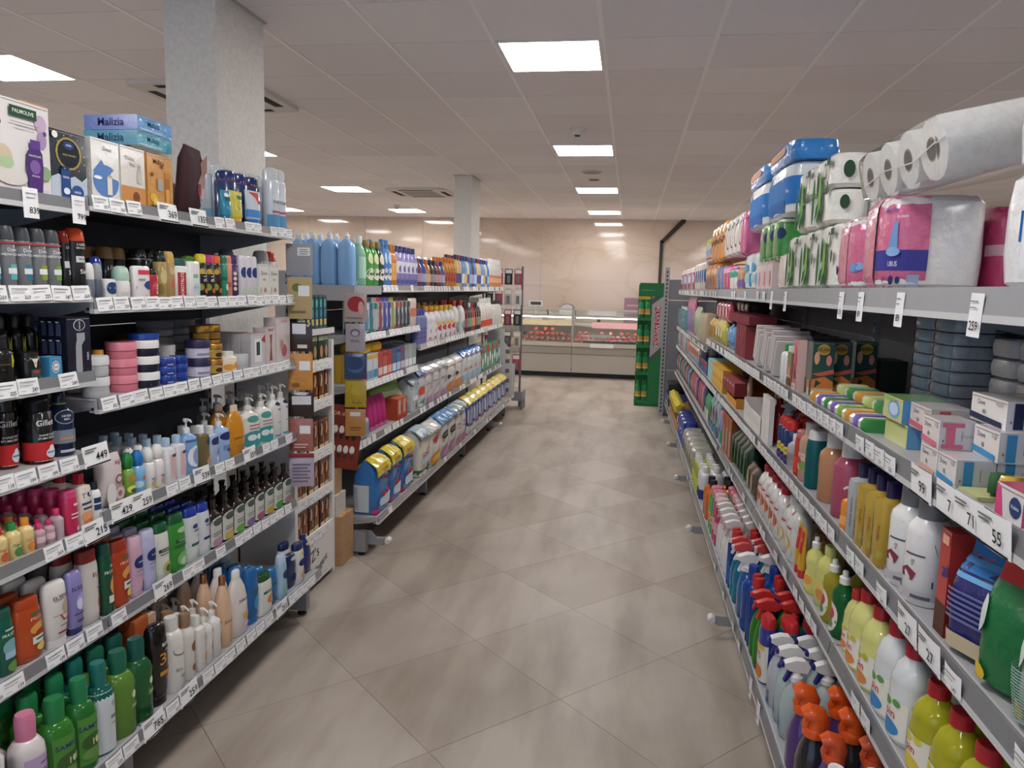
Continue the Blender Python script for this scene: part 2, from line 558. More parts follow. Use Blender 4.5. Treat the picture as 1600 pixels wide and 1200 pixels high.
def b_trigger(kind, w, d, h, cols, design, R):
    body = sc([(.9, .93, 0), (1, 1, .02), (1, 1, .42), (.85, .85, .55), (.62, .55, .66), (.42, .34, .7), (.4, .32, .73)], h)
    a = MB(); a.loft(body, d / 2, w / 2, cols[0], 2.4, 20)
    t, g, n = trig_head(h, w, cols[1], cols[2] if len(cols) > 2 else cols[1])
    out = [['body', a, []], ['spray_head', t, [('trigger', g), ('nozzle', n)]]]
    if design:
        l = MB(); decals(l, LoftSurf(body, d / 2, w / 2, 2.4), design, body[-1][2]); out.append(['label', l, []])
    return out
def b_orangeduck(kind, w, d, h, cols, design, R):
    """toilet and lime cleaner bottle with a big curved orange spray head"""
    body = sc([(.9, .93, 0), (1, 1, .02), (1, 1, .4), (.8, .8, .56), (.62, .55, .66), (.6, .52, .72)], h)
    a = MB(); a.loft(body, d / 2, w / 2, cols[0], 2.4, 20)
    t = MB()
    z = .71 * h
    t.loft([(1, 1, z), (1, 1.05, z + .07 * h), (.95, .95, z + .1 * h)], w * .32, w * .3, cols[1], 2, 14)
    t.tube([(-.02 * h, 0, z + .08 * h), (-.03 * h, 0, z + .16 * h), (0, 0, z + .235 * h), (.07 * h, 0, z + .255 * h), (.14 * h, 0, z + .225 * h)],
           [w * .27, w * .29, w * .27, w * .25, w * .17], cols[1], 12)
    g = MB()
    g.tube([(.07 * h, 0, z + .21 * h), (.105 * h, 0, z + .12 * h), (.09 * h, 0, z + .03 * h)], [w * .12, w * .12, w * .09], cols[1], 8)
    out = [['body', a, []], ['spray_head', t, [('trigger', g)]]]
    if design:
        l = MB(); decals(l, LoftSurf(body, d / 2, w / 2, 2.4), design, body[-1][2]); out.append(['label', l, []])
    return out
def b_handlejug(kind, w, d, h, cols, design, R):
    """laundry bottle with a side handle"""
    out = b_prof('milk', w, d, h, cols, design, R)
    hn = MB()
    hn.tube([(-d * .05, w * .36, .73 * h), (-d * .1, w * .52, .68 * h), (-d * .1, w * .55, .52 * h), (-d * .05, w * .47, .42 * h)], w * .085, cols[0], 8)
    out.append(['handle', hn, []])
    return out
def b_box(kind, w, d, h, cols, design, R):
    a = MB()
    c = cols[0]
    mf = {}
    if len(cols) > 1 and cols[1]: mf['s'] = cols[1]; mf['n'] = cols[1]
    if len(cols) > 2: mf['t'] = cols[2]
    b = min(.0025, w * .06, d * .06)
    a.box(-d / 2, -w / 2, 0, d / 2, w / 2, h, c, mf)
    out = [['carton', a, []]]
    if design:
        l = MB(); decals(l, BoxSurf(w, d, h), design, h); out.append(['print', l, []])
    fl = MB()                                     # tuck flap
    fl.box(d / 2 - .001, -w / 2 + .004, h - .006, d / 2 + .0008, w / 2 - .004, h - .0045, '#8d8a86/m')
    out.append(['tuck_flap', fl, []])
    return out
def b_openbox(kind, w, d, h, cols, design, R):
    a = MB()
    t = .004
    c = cols[0]
    a.box(-d / 2, -w / 2, 0, d / 2, w / 2, t, c)
    a.box(d / 2 - t, -w / 2, 0, d / 2, w / 2, h * .75, c)
    a.box(-d / 2, -w / 2, 0, -d / 2 + t, w / 2, h, c)
    a.box(-d / 2, -w / 2, 0, d / 2, -w / 2 + t, h, c)
    a.box(-d / 2, w / 2 - t, 0, d / 2, w / 2, h, c)
    out = [['tray', a, []]]
    if design:
        l = MB(); decals(l, BoxSurf(w, d, h), design, h); out.append(['print', l, []])
    return out
def flap_mesh(w, d, h, m, R, z_front, back=.28):
    """crumpled top folded over: ridge along Y, front apron down to z_front, short back apron"""
    mb = MB()
    prof = [(-d * back, h * .86), (-d * back * .6, h * .93), (-d * .06, h * .985), (d * .06, h), (d * .3, h * .955), (d * .5, h * .88), (d * .57, (h * .88 + z_front) / 2), (d * .565, z_front)]
    ny = 7
    for side in (0, 1):
        for i, (x, z) in enumerate(prof):
            for j in range(ny):
                f = j / (ny - 1) * 2 - 1
                k = 0 if side else R.uniform(-1, 1)
                o = -.006 if side else 0
                nar = 1 - .1 * (1 if i in (2, 3) else 0) + R.uniform(-.02, .02)
                mb.v.append((x + o + k * d * .035, f * w / 2 * nar * 1.04, z + o + k * h * .008 - (abs(f) ** 3) * h * .02))
    n, P = len(prof) * ny, len(prof)
    for i in range(P - 1):
        for j in range(ny - 1):
            a = i * ny + j
            mb.face((a, a + ny, a + ny + 1, a + 1), m, False)
            mb.face((n + a, n + a + 1, n + a + ny + 1, n + a + ny), m, False)
    for j in range(ny - 1):
        mb.face((j, j + 1, n + j + 1, n + j), m)
        q = (P - 1) * ny + j
        mb.face((q, n + q, n + q + 1, q + 1), m)
    for i in range(P - 1):
        for q in (i * ny, i * ny + ny - 1):
            mb.face((q, n + q, n + q + ny, q + ny), m)
    return mb
def b_bag(kind, w, d, h, cols, design, R):
    """flat sealed pouch standing on its lower edge, thin header at the top"""
    body = sc([(.45, .93, 0), (.95, 1, .06), (1.05, 1.0, .3), (1, .99, .58), (.66, .99, .74), (.2, .98, .84), (.06, .98, .87), (.05, .98, 1)], h)
    a = MB(); a.loft(body, d / 2, w / 2, cols[0], 5, 28, 0, 0, min(w, d) * .018, R)
    out = [['pouch', a, []]]
    t = MB()
    t.box(-.002, -w * .49, h * .985, .003, w * .49, h * 1.015, cols[1] if len(cols) > 1 else cols[0])
    out.append(['seal_strip', t, []])
    if design:
        l = MB(); decals(l, LoftSurf(body, d / 2 * 1.04, w / 2 * 1.01, 5), design, h); out.append(['print', l, []])
    return out
def b_detbag(kind, w, d, h, cols, design, R):
    """washing powder bag: upright boxy body, crumpled top folded over towards the front"""
    body = sc([(.9, .95, 0), (1, 1, .03), (1.05, 1.02, .3), (1.03, 1.01, .6), (.95, 1, .74), (.66, .98, .85), (.3, .96, .93), (.1, .95, .97)], h)
    a = MB(); a.loft(body, d / 2, w / 2, cols[0], 6, 28, 0, 0, w * .016, R)
    t = flap_mesh(w, d, h, cols[1], R, h * (.7 if len(cols) > 2 and cols[2] else .8))
    out = [['pouch', a, []], ['folded_top', t, []]]
    l = MB(); decals(l, LoftSurf(body[:6], d / 2 * 1.05, w / 2 * 1.03, 6), design or [], h * .85)
    if len(cols) > 2 and cols[2]:
        vs, fs = glyphs(cols[2], True)
        n = len(l.v)
        for x, y in vs:
            X, Y = x * h * .1, y * h * .1
            l.v.append((d * .6 + .002, X - w * .1, h * .79 + Y))
        for f in fs:
            l.face(tuple(n + i for i in f), '#c81e2e/m')
    if l.f: out.append(['print', l, []])
    return out
def b_pillow(kind, w, d, h, cols, design, R):
    """soft pack in film: rounded block with pinched ends"""
    body = sc([(.8, .86, 0), (.97, .98, .06), (1.02, 1.0, .3), (1.02, 1.0, .7), (.97, .98, .93), (.78, .86, 1)], h)
    a = MB(); a.loft(body, d / 2, w / 2, cols[0], 4.5, 28, 0, 0, min(w, d, h) * .008, R)
    out = [['pack', a, []]]
    if design:
        l = MB(); decals(l, LoftSurf(body, d / 2 * 1.015, w / 2 * 1.015, 4.5), design, h); out.append(['print', l, []])
    return out
def b_rolls(kind, w, d, h, cols, design, R):
    """pack of paper rolls, film pulled tight over upright rolls; ny x nz rolls"""
    ny = cols[1]
    nz = cols[2]
    a = MB()
    for k in range(nz):
        z0, z1 = h * k / nz, h * (k + 1) / nz
        for i in range(ny):
            for j in range(max(1, round(d / (w / ny)))):
                rw = w / ny / 2
                nj = max(1, round(d / (w / ny)))
                rd = d / nj / 2
                a.loft([(.8, .8, z0 + .003), (1, 1, z0 + .014), (1, 1, z1 - .014), (.8, .8, z1 - .003)], rd * 1.03, rw * 1.03, cols[0], 3, 16,
                       -d / 2 + (2 * j + 1) * rd, -w / 2 + (2 * i + 1) * rw)
    out = [['wrapped_rolls', a, []]]
    if design:
        l = MB(); decals(l, BoxSurf(w * 1.03, d * 1.04, h), design, h); out.append(['print', l, []])
    return out
def b_soap(kind, w, d, h, cols, design, R):
    a = MB()
    a.loft([(.85, .9, 0), (1, 1, h * .25), (1, 1, h * .75), (.85, .9, h)], d / 2, w / 2, cols[0], 4, 20)
    out = [['wrapper', a, []]]
    if len(cols) > 1:
        l = MB(); l.loft([(.86, .5, -.0004), (1.01, .5, h * .25), (1.01, .5, h * .75), (.86, .5, h + .0008)], d / 2, w / 2, cols[1], 4, 20, 0, w * .27)
        out.append(['print', l, []])
    return out
def b_brush(kind, w, d, h, cols, design, R):
    """toothbrush on a blister card"""
    a = MB(); a.box(-.002, -w / 2, 0, 0, w / 2, h, cols[0], None)
    bl = MB(); bl.loft([(.6, .6, h * .06), (1, 1, h * .1), (1, .8, h * .5), (1, .9, h * .84), (.5, .5, h * .88)], d / 2, w * .4, '#f2f6fa/c', 3, 12, d * .4)
    br = MB(); br.tube([(d * .3, 0, h * .1), (d * .35, 0, h * .4), (d * .3, 0, h * .6), (d * .3, 0, h * .84)], [w * .16, w * .2, w * .12, w * .14], cols[1], 8)
    br.box(d * .3, -w * .15, h * .68, d * .7, w * .15, h * .84, cols[2] if len(cols) > 2 else '#eeeeee')
    out = [['backing_card', a, []], ['blister', bl, []], ['toothbrush', br, []]]
    if design:
        l = MB(); decals(l, BoxSurf(w, .001, h), design, h); out.append(['print', l, []])
    return out
def b_sachet(kind, w, d, h, cols, design, R):
    """flat sachet with a crimped edge, hung or leaned: thickness d"""
    body = [(.15, .98, 0), (.3, 1, h * .05), (1, 1, h * .2), (1, 1, h * .8), (.3, 1, h * .95), (.15, .98, h)]
    a = MB(); a.loft(body, d / 2, w / 2, cols[0], 3, 20)
    out = [['envelope', a, []]]
    if design:
        l = MB(); decals(l, BoxSurf(w, d * 1.02, h), design, h); out.append(['print', l, []])
    return out
def b_plate(kind, w, d, h, cols, design, R):
    a = MB()
    n = 7
    for i in range(n):
        z = h * i / n
        a.loft([(.6, .6, z), (1, 1, z + h / n * .8), (1.0, 1.0, z + h / n * .92)], d / 2, w / 2, cols[0], 2, 24)
    return [['stacked_sheets', a, []]]
def b_napkins(kind, w, d, h, cols, design, R):
    a = MB()
    n = 6
    for i in range(n):
        y0 = -w / 2 + w * i / n
        a.box(-d / 2 + .002 * (i % 2), y0, 0, d / 2 - .002 * (i % 2), y0 + w / n * .9, h - .003 * (i % 3), cols[i % len(cols)])
    return [['folded_napkins', a, []]]
BUILD = {'pump': b_pump, 'trigger': b_trigger, 'orangehead': b_orangeduck, 'handlejug': b_handlejug, 'box': b_box, 'openbox': b_openbox, 'bag': b_bag,
         'detbag': b_detbag, 'pillow': b_pillow, 'rolls': b_rolls, 'soap': b_soap, 'brush': b_brush, 'sachet': b_sachet, 'plate': b_plate, 'napkins': b_napkins}
for _k in PROF:
    BUILD[_k] = b_prof
PROTO = {}
def proto(kind, w, d, h, cols, design=None, join=False, extra=None):
    key = (kind, round(w, 3), round(d, 3), round(h, 3), repr(cols), repr(design), join)
    if key not in PROTO:
        R = random.Random(len(PROTO))
        parts = BUILD[kind](kind, w, d, h, cols, design, R)
        if join:
            a = parts[0][1]
            for s_, m_ in parts[0][2]: a.add(m_)
            for p in parts[1:]:
                a.add(p[1])
                for s_, m_ in p[2]: a.add(m_)
            parts = [[parts[0][0], a, []]]
        PROTO[key] = [(pn, mb.mesh(pn), [(sn, sm.mesh(sn)) for sn, sm in sub]) for pn, mb, sub in parts]
    return PROTO[key]
ORD = ['first', 'second', 'third', 'fourth', 'fifth', 'sixth', 'seventh', 'eighth', 'ninth', 'tenth', 'eleventh', 'twelfth', 'thirteenth', 'fourteenth', 'fifteenth', 'sixteenth', 'seventeenth', 'eighteenth', 'nineteenth', 'twentieth', 'twenty-first', 'twenty-second', 'twenty-third', 'twenty-fourth']
ROWN = ['front row', 'second row', 'third row', 'fourth row', 'fifth row', 'sixth row', 'seventh row', 'eighth row', 'ninth row', 'tenth row', 'eleventh row']
LAY = ['bottom layer', 'second layer', 'third layer', 'fourth layer', 'fifth layer', 'sixth layer', 'seventh layer', 'eighth layer', 'ninth layer']
# shelf: side (+1 fronts face +X, -1 fronts face -X), X of the shelf front, Z of its surface
SH = {'LN.n1': (1, -1.51, 1.785), 'LN.n2': (1, -1.51, 1.545), 'LN.n3': (1, -1.51, 1.307), 'LN.n4': (1, -1.51, 1.075), 'LN.n5': (1, -1.51, 0.853), 'LN.s1': (1, -1.51, 1.8), 'LN.s2': (1, -1.51, 1.513), 'LN.s3': (1, -1.51, 1.222), 'LN.s4': (1, -1.51, 0.883), 'LN.s5': (1, -1.51, 0.557), 'LN.b': (1, -1.39, 0.227), 'L2.top': (1, -1.52, 1.565), 'L2.a2': (1, -1.52, 1.28), 'L2.a3': (1, -1.52, 0.99), 'L2.b2': (1, -1.52, 1.135), 'L2.a4': (1, -1.52, 0.65), 'L2.b': (1, -1.39, 0.225), 'R.top': (-1, 0.59, 1.596), 'R.r2': (-1, 0.59, 1.233), 'R.r2f': (-1, 0.59, 1.164), 'R.r3': (-1, 0.59, 0.94), 'R.r4': (-1, 0.59, 0.62), 'R.b': (-1, 0.485, 0.24)}
CAPS = {'pillow': .21, 'sachet': .17, 'milk': .12, 'box': .145, 'detbag': .3, 'slim': .085, 'handlejug': .2, 'openbox': .5, 'napkins': .21, 'plate': .2, 'brush': .1, 'rolls': .26, 'bag': .36, 'soap': .2, 'round': .12, 'shampoo': .12, 'can': .1, 'jar': .2, 'tube': .2, 'wide': .2, 'square': .2, 'tin': .2, 'pump': .13, 'trigger': .12}
ROUND = ('can', 'dome', 'waistcan', 'round', 'wide', 'herbal', 'rollon', 'ballcap', 'slim', 'jar', 'tin', 'pump')
CLR = {'LN.n2': .2, 'LN.n3': .195, 'LN.n4': .19, 'LN.n5': .18, 'LN.s2': .228, 'LN.s3': .23, 'LN.s4': .272, 'LN.s5': .228, 'LN.b': .268, 'L2.a2': .222, 'L2.a3': .228, 'L2.a4': .262, 'L2.b2': .368,
       'L2.b': .362, 'R.r2': .288, 'R.r2f': .36, 'R.r3': .228, 'R.r4': .252, 'R.b': .312}
def R(shelf, y0, y1, n, h, kind, name, cat, desc, cols, design=None, rows=1, d=None, gap=.95, inset=0, var=None, stack=1, lift=0, rot=None, rowgap=.004, w=None, join=None, group=None, wob=.0, zs=1, cap=1):
    side, X, Z = SH[shelf]
    y0, y1 = min(y0, y1), max(y0, y1)
    if cap and y0 > 2.7:
        n = max(n, math.ceil((y1 - y0) / CAPS.get(kind, .13) - .05))
    st = (y1 - y0) / n
    w = w or st * gap
    d = d or w
    clr = CLR.get(shelf, 9)
    if shelf == 'R.r3' and y1 > 5.85: clr = .17
    if shelf == 'L2.a4' and y0 > 5.3: clr = .4
    if kind == 'detbag' and stack == 1: h = min(h, clr - .012)
    h = min(h, clr - lift) if stack == 1 else min(h, (clr - lift) / stack)
    deep = .545 if shelf in ('LN.b', 'L2.b', 'R.b') else .44
    rows = max(1, min(rows, int((deep - inset) / (d + rowgap))))
    X = X - side * (inset + .012)
    if join is None:
        join = y0 > 6.2
    tot = n * rows * stack
    g = group or (desc + ' run' if tot > 1 else None)
    turn = (-.42 if kind in ROUND else -.12 if kind in ('shampoo', 'tottle', 'dish', 'milk', 'stick', 'oval', 'tube') else -.4 if kind == 'bag' else 0) * side
    for i in range(n):
        y = y0 + st * (i + .5)
        c, de = (cols, design) if not var else var[i % len(var)]
        p = proto(kind, w, d, h, c, de, join)
        for k in range(rows):
            x = X - side * (d / 2 + k * (d + rowgap))
            for s in range(stack):
                lab = [desc]
                if n > 1: lab = [ORD[i] + ' ' + desc + ' from near end'] if n > 2 else [desc + (' nearer' if i == 0 else ' farther')]
                if rows > 1: lab.append(ROWN[k])
                if stack > 1: lab.append(LAY[s])
                lab = ', '.join(lab)
                if len(lab.split()) > 16: lab = lab.replace(' from near end', '')
                rz = (0 if side > 0 else PI) + turn + (rnd.uniform(-wob, wob) if wob else 0)
                ro = (0, 0, rz)
                if rot:
                    ro = (rot[0], rot[1], rz + rot[2])
                yy = y
                lo_, hi_ = YLIM.get(shelf, (0, 99))
                hw = w / 2 * .96
                yy = min(max(yy, lo_ + hw), hi_ - hw)
                zz = Z + lift + s * h * zs + .0006
                plain = kind in ROUND or kind == 'bag'
                tol = .004 if s == 0 else .002
                if s > 0:
                    if ok:
                        L = (L[0], L[1], zz)
                        place(pw, name, L, ro, lab, cat, g, plain)
                    continue
                ok = False
                for wf in (1, .9, .8, .68) if k == 0 else (1,):
                    pw = p if wf == 1 else proto(kind, w * wf, d if kind not in ROUND else d * wf, h, c, de, join)
                    for dx in (0, .01, .025, .05, .085, .12) if k == 0 else (0, .01, .025):
                        for dy in (0, -.012, .012, -.025, .025):
                            L = (x - side * dx, yy + dy, zz)
                            bx = box_of(pw, L, ro, plain)
                            m_ = .12 * (bx[1][0] - bx[0][0]) if plain else .0045
                            back = bx[0][0] - BK[0] if side > 0 else BK[1] - bx[1][0]
                            if back < 0 and not rot: continue
                            if hits(([bx[0][0] + m_, bx[0][1] + m_, bx[0][2] + .003], [bx[1][0] - m_, bx[1][1] - m_, bx[1][2] - .003]), 0):
                                continue
                            ok = True
                            break
                        if ok: break
                    if ok: break
                if not ok:
                    SKIPPED.append(lab)
                    continue
                place(pw, name, L, ro, lab, cat, g, plain)
YLIM = {'LN.n1': (.6, 1.93), 'LN.n2': (.6, 1.928), 'LN.n3': (.6, 1.928), 'LN.n4': (.6, 1.928), 'LN.n5': (.6, 1.928), 'LN.s1': (1.935, 3.24), 'LN.s2': (1.935, 3.24), 'LN.s3': (1.935, 3.24), 'LN.s4': (1.935, 3.24),
        'L2.a2': (4.05, 5.355), 'L2.a3': (4.05, 5.355), 'L2.b2': (5.365, 9.02), 'L2.top': (4.05, 9.02), 'L2.a4': (4.05, 9.02), 'L2.b': (4.05, 9.02), 'R.r2': (.75, 5.88), 'R.r2f': (5.89, 9.36), 'R.top': (.75, 9.36), 'R.r3': (.75, 9.36), 'R.r4': (.75, 9.36), 'R.b': (.75, 9.36)}
BK = (-1.955, 1.055)
def lines(u, v0, v1, n, wd, c='#555555/m'):
    return [('r', u - wd, v0 + (v1 - v0) * i / n, u + wd * (1 if i % 2 else .7), v0 + (v1 - v0) * (i + .45) / n, c) for i in range(n)]

# ------------------------------------------------------------------ room
def struct(name, mb, parent=None, loc=None):
    o = obj(name, mb, parent, loc)
    if parent is None:
        o['kind'] = 'structure'
    return o
RX0, RX1, RY0, RY1 = -8.6, 5.2, -3.2, 14.75
Mv = cam.matrix_world.inverted()
def pix(p):
    q = Mv @ Vector(p)
    if q.z > -.2:
        return None
    return (800 + 1168.3 * q.x / -q.z, 600 - 1168.3 * q.y / -q.z)
# floor: grout slab with 60 cm tiles laid on the diagonal
fl = struct('floor', MB().box(RX0, RY0, -.12, RX1, RY1, -.003, '#6f655d/m'))
TS = .587
q = TS / 2 - .0009
tile_me = MB().box(-q, -q, -.006, q, q, 0, FLOORM).mesh('tile')
stuff = MB()
ca, sa = math.cos(PI / 4 + .012), math.sin(PI / 4 + .012)
cand = []
for i in range(-30, 42):
    for j in range(-30, 42):
        gx, gy = (i + .5) * TS, (j + .5) * TS
        x = -.198 + gx * ca - gy * sa
        y = 2.72 + gx * sa + gy * ca
        if RX0 + .4 < x < RX1 - .4 and RY0 + .4 < y < RY1 - .4:
            near = -1.9 < x < 1.3 and .6 < y < 14
            cand.append((near, x, y))
for near, x, y in cand:
    if near:
        obj('tile', tile_me, fl, (x, y, 0), (0, 0, PI / 4 + .012))
    else:
        c = [(x + a * ca - b * sa, y + a * sa + b * ca, 0) for a, b in ((-q, -q), (q, -q), (q, q), (-q, q))]
        stuff.quad(*c, FLOORM)
o = obj('tile_field', stuff, fl); o['kind'] = 'stuff'
# walls
LT = (-4.4066, -.8066, 2.1934, -6.8066)
def wall(name, x0, y0, z0, x1, y1, z1, m=PLAST):
    return struct(name, MB().box(x0, y0, z0, x1, y1, z1, m))
wb = wall('wall_back', RX0, RY1 + .012, 0, RX1, RY1 + .2, CEIL, '#b3a598/m')
wt = MB().box(-.598, 0, -.298, .598, .012, .298, WALLM).mesh('wall_tile')
for r_ in range(5):
    for c_ in range(12):
        x = RX0 + .6 + c_ * 1.2 - .35
        z = CEIL - .3 - r_ * .6
        if z > -.1 and x < RX1 - .2:
            obj('wall_tile', wt, wb, (x, RY1, max(z, .3) if r_ == 4 else z))
wall('wall_left', RX0 - .2, RY0, 0, RX0, RY1, CEIL)
wall('wall_right', RX1, RY0, 0, RX1 + .2, RY1, CEIL)
wf = MB()
wf.box(RX0, RY0 - .2, 0, -8.1, RY0, CEIL, PLAST)
wf.box(4.7, RY0 - .2, 0, RX1, RY0, CEIL, PLAST)
wf.box(-8.1, RY0 - .2, 0, 4.7, RY0, .35, PLAST)
wf.box(-8.1, RY0 - .2, 2.65, 4.7, RY0, CEIL, PLAST)
struct('wall_front', wf)
wn = struct('window_1', MB().box(-8.1, RY0 - .14, .35, 4.7, RY0 - .13, 2.65, '#eef5f6/c'))
fr = MB()
for k in range(9):
    x = -8.1 + 1.5925 * k
    fr.box(x, RY0 - .17, .35, x + .06, RY0 - .1, 2.65, '#4b4f53/k')
fr.box(-8.1, RY0 - .17, .35, 4.7, RY0 - .1, .42, '#4b4f53/k').box(-8.1, RY0 - .17, 2.58, 4.7, RY0 - .1, 2.65, '#4b4f53/k')
obj('window_frame', fr, wn)
# ceiling: slab, 60 cm fibre tiles on an exposed grid, light panels
ce = struct('ceiling', MB().box(RX0, RY0, CEIL + .03, RX1, RY1, CEIL + .15, '#7d7b79/m'))
GX, GY = -1.4066, 3.6547
acs = [(-3.5, 4.85), (-3.5, 10.35)]
lights = [(x, y) for x in LT for y in (-1.7453, 1.2547, 4.2547, 7.2547, 10.2547, 13.2547)]
c_me = MB().box(-.2885, -.2967, 0, .2885, .2967, .016, CTILE).mesh('ceiling_tile')
cells = []
i0, i1 = math.floor((RX0 - GX) / .6), math.ceil((RX1 - GX) / .6)
j0, j1 = math.floor((RY0 - GY) / .6), math.ceil((RY1 - GY) / .6)
for i in range(i0, i1):
    for j in range(j0, j1):
        x, y = GX + i * .6, GY + j * .6
        if any(abs(x - a) < .1 and abs(y - b) < .1 for a, b in lights):
            continue
        x0, x1, y0, y1 = max(x, RX0), min(x + .6, RX1), max(y, RY0), min(y + .6, RY1)
        if x1 - x0 < .05 or y1 - y0 < .05 or any(a - .02 < x0 and x1 < a + .92 and b - .02 < y0 and y1 < b + .92 for a, b in acs):
            continue
        full = x1 - x0 > .59 and y1 - y0 > .59
        a, b, c = pix((x + .3, y, CEIL)), pix((x + .3, y + .6, CEIL)), pix((x + .3, y + .3, CEIL))
        vis = full and c and -60 < c[0] < 1660 and -30 < c[1] < 700 and a and b
        cells.append((-(abs(a[1] - b[1])) if vis else 1, x0, y0, x1, y1))
cells.sort()
stuff = MB()
for k, (s_, x0, y0, x1, y1) in enumerate(cells):
    if s_ < 0 and k < 296:
        obj('ceiling_tile', c_me, ce, ((x0 + x1) / 2, (y0 + y1) / 2, CEIL))
    else:
        stuff.box(x0 + .012, y0 + .0034, CEIL, x1 - .012, y1 - .0034, CEIL + .016, CTILE)
o = obj('tile_field', stuff, ce); o['kind'] = 'stuff'
TB = '#f4f2f1/k'
for i in range(i0 + 1, i1):
    x = GX + i * .6
    obj('grid_runner', MB().box(x - .012, RY0, CEIL - .004, x + .012, RY1, CEIL + .001, TB).box(x - .002, RY0, CEIL, x + .002, RY1, CEIL + .03, TB), ce)
for j in range(j0 + 1, j1):
    y = GY + j * .6
    obj('cross_tee_shade', MB().box(RX0, y - .0033, CEIL + .004, RX1, y + .0033, CEIL + .012, '#a5a2a2/k'), ce)  # thin recessed strip, its grey paints in the shadow line along the tile edges
col_n = {-4.4066: 'row above the left racks', -.8066: 'row above the aisle', 2.1934: 'row above the right rack', -6.8066: 'outer row at the left'}
pan = MB().box(-.276, -.276, 0, .276, .276, .004, LIGHTM).mesh('diffuser')
frm = MB()
for a, b, c, d in ((-.298, -.298, .298, -.274), (-.298, .274, .298, .298), (-.298, -.274, -.274, .274), (.274, -.274, .298, .274)):
    frm.box(a, b, -.002, c, d, .012, '#e9e9e9/k')
frm = frm.mesh('frame')
for x in LT:
    for k, y in enumerate((-1.7453, 1.2547, 4.2547, 7.2547, 10.2547, 13.2547)):
        t = empty('ceiling_light', (x + .3, y + .3, CEIL - .004))
        obj('diffuser', pan, t); obj('frame', frm, t)
        tag(t, 'square white light panel, %s from camera wall, %s' % (ORD[k], col_n[x]), 'ceiling light', 'ceiling light panels')
# air conditioning cassettes
for (x, y), wh in zip(acs, ('behind the near plastered column', 'beyond the far plastered column')):
    t = empty('air_conditioner', (x + .45, y + .45, CEIL))
    a = MB()
    a.loft([(1, 1, -.03), (1, 1, .02)], .45, .45, '#d4d1cd/k', 14, 28)
    obj('fascia', a, t)
    g = MB()
    for i in range(9):
        g.box(-.24, -.24 + i * .055, -.036, .24, -.24 + i * .055 + .03, -.03, '#aaa7a4/k')
    obj('intake_grille', g, t)
    for dx, dy, w_, d_ in ((0, -.36, .5, .07), (0, .36, .5, .07), (-.36, 0, .07, .5), (.36, 0, .07, .5)):
        obj('air_slot', MB().box(dx - w_ / 2, dy - d_ / 2, -.0315, dx + w_ / 2, dy + d_ / 2, -.028, '#1c1c1e/m'), t)
    tag(t, 'square ceiling air conditioner with dark slots %s' % wh, 'air conditioner', 'ceiling air conditioners')
# detectors and small ceiling fittings
def detector(x, y, label):
    t = empty('smoke_detector', (x, y, CEIL))
    obj('body', MB().loft([(.9, .9, -.055), (1, 1, -.045), (1, 1, -.02), (1.25, 1.25, -.012), (1.25, 1.25, 0)], .05, .05, '#dedbd8/p'), t)
    obj('sensor', MB().loft([(.4, .4, -.066), (.5, .5, -.06), (.5, .5, -.05)], .05, .05, '#2a2a2c/p', 2, 12), t)
    tag(t, label, 'smoke detector')
detector(2.56, 6.58, 'round white detector on the ceiling near the right light panel')
detector(-.5, 6.55, 'round white detector on the ceiling between the aisle light panels')
detector(-4.0, 12.6, 'small round white detector on the ceiling by the far left panels')
t = empty('ceiling_speaker', (-.5, 8.9, CEIL))
obj('rim', MB().loft([(.85, .85, -.014), (1, 1, -.006), (1, 1, 0)], .12, .12, '#c2bebb/k'), t)
obj('mesh_cover', MB().loft([(.82, .82, -.016), (.84, .84, -.008)], .12, .12, '#9b9896/k'), t)
tag(t, 'flat round speaker grille in the ceiling above the aisle', 'speaker')
for x, y, lb in ((-.5, 9.5, 'small dark square vent in the ceiling above the aisle'), (-5.2, 9.4, 'small dark square vent in the ceiling above the left racks')):
    t = empty('ceiling_vent', (x, y, CEIL))
    obj('frame', MB().box(-.07, -.07, -.01, .07, .07, 0, '#c9c5c2/k'), t)
    sl = MB()
    for i in range(4):
        sl.box(-.055, -.055 + i * .029, -.012, .055, -.035 + i * .029, -.0095, '#3c3a3a/k')
    obj('grille', sl, t)
    tag(t, lb, 'vent')
# columns
def column(x0, y0, x1, y1, label):
    t = empty('column', ((x0 + x1) / 2, (y0 + y1) / 2, 0))
    t['kind'] = 'structure'
    hx, hy = (x1 - x0) / 2, (y1 - y0) / 2
    obj('shaft', MB().box(-hx, -hy, 0, hx, hy, CEIL + .005, PLAST), t)
    obj('ceiling_trim', MB().box(-hx - .015, -hy - .015, CEIL - .006, hx + .015, hy + .015, CEIL - .001, '#b9b6b2/k'), t)
    t['label'] = label
column(-2.225, 3.405, -1.962, 3.87, 'pale plastered square column rising behind the near left rack')
column(-2.19, 9.2, -1.97, 9.7, 'pale plastered square column near the far end of left rack')
# cable duct on the back wall
t = empty('cable_duct', (.55, RY1 - .001, 1.2))
DU = '#3a322d/k'
obj('upright_run', MB().box(-.03, -.04, 0, .03, 0, 1.33, DU), t)
obj('sloped_run', MB().prism([(-.03, 1.31), (.03, 1.27), (.43, 1.67), (.43, 1.74), (.37, 1.74)], 'y', -.04, 0, DU), t)
tag(t, 'dark brown cable duct bending up the marble wall', 'cable duct')

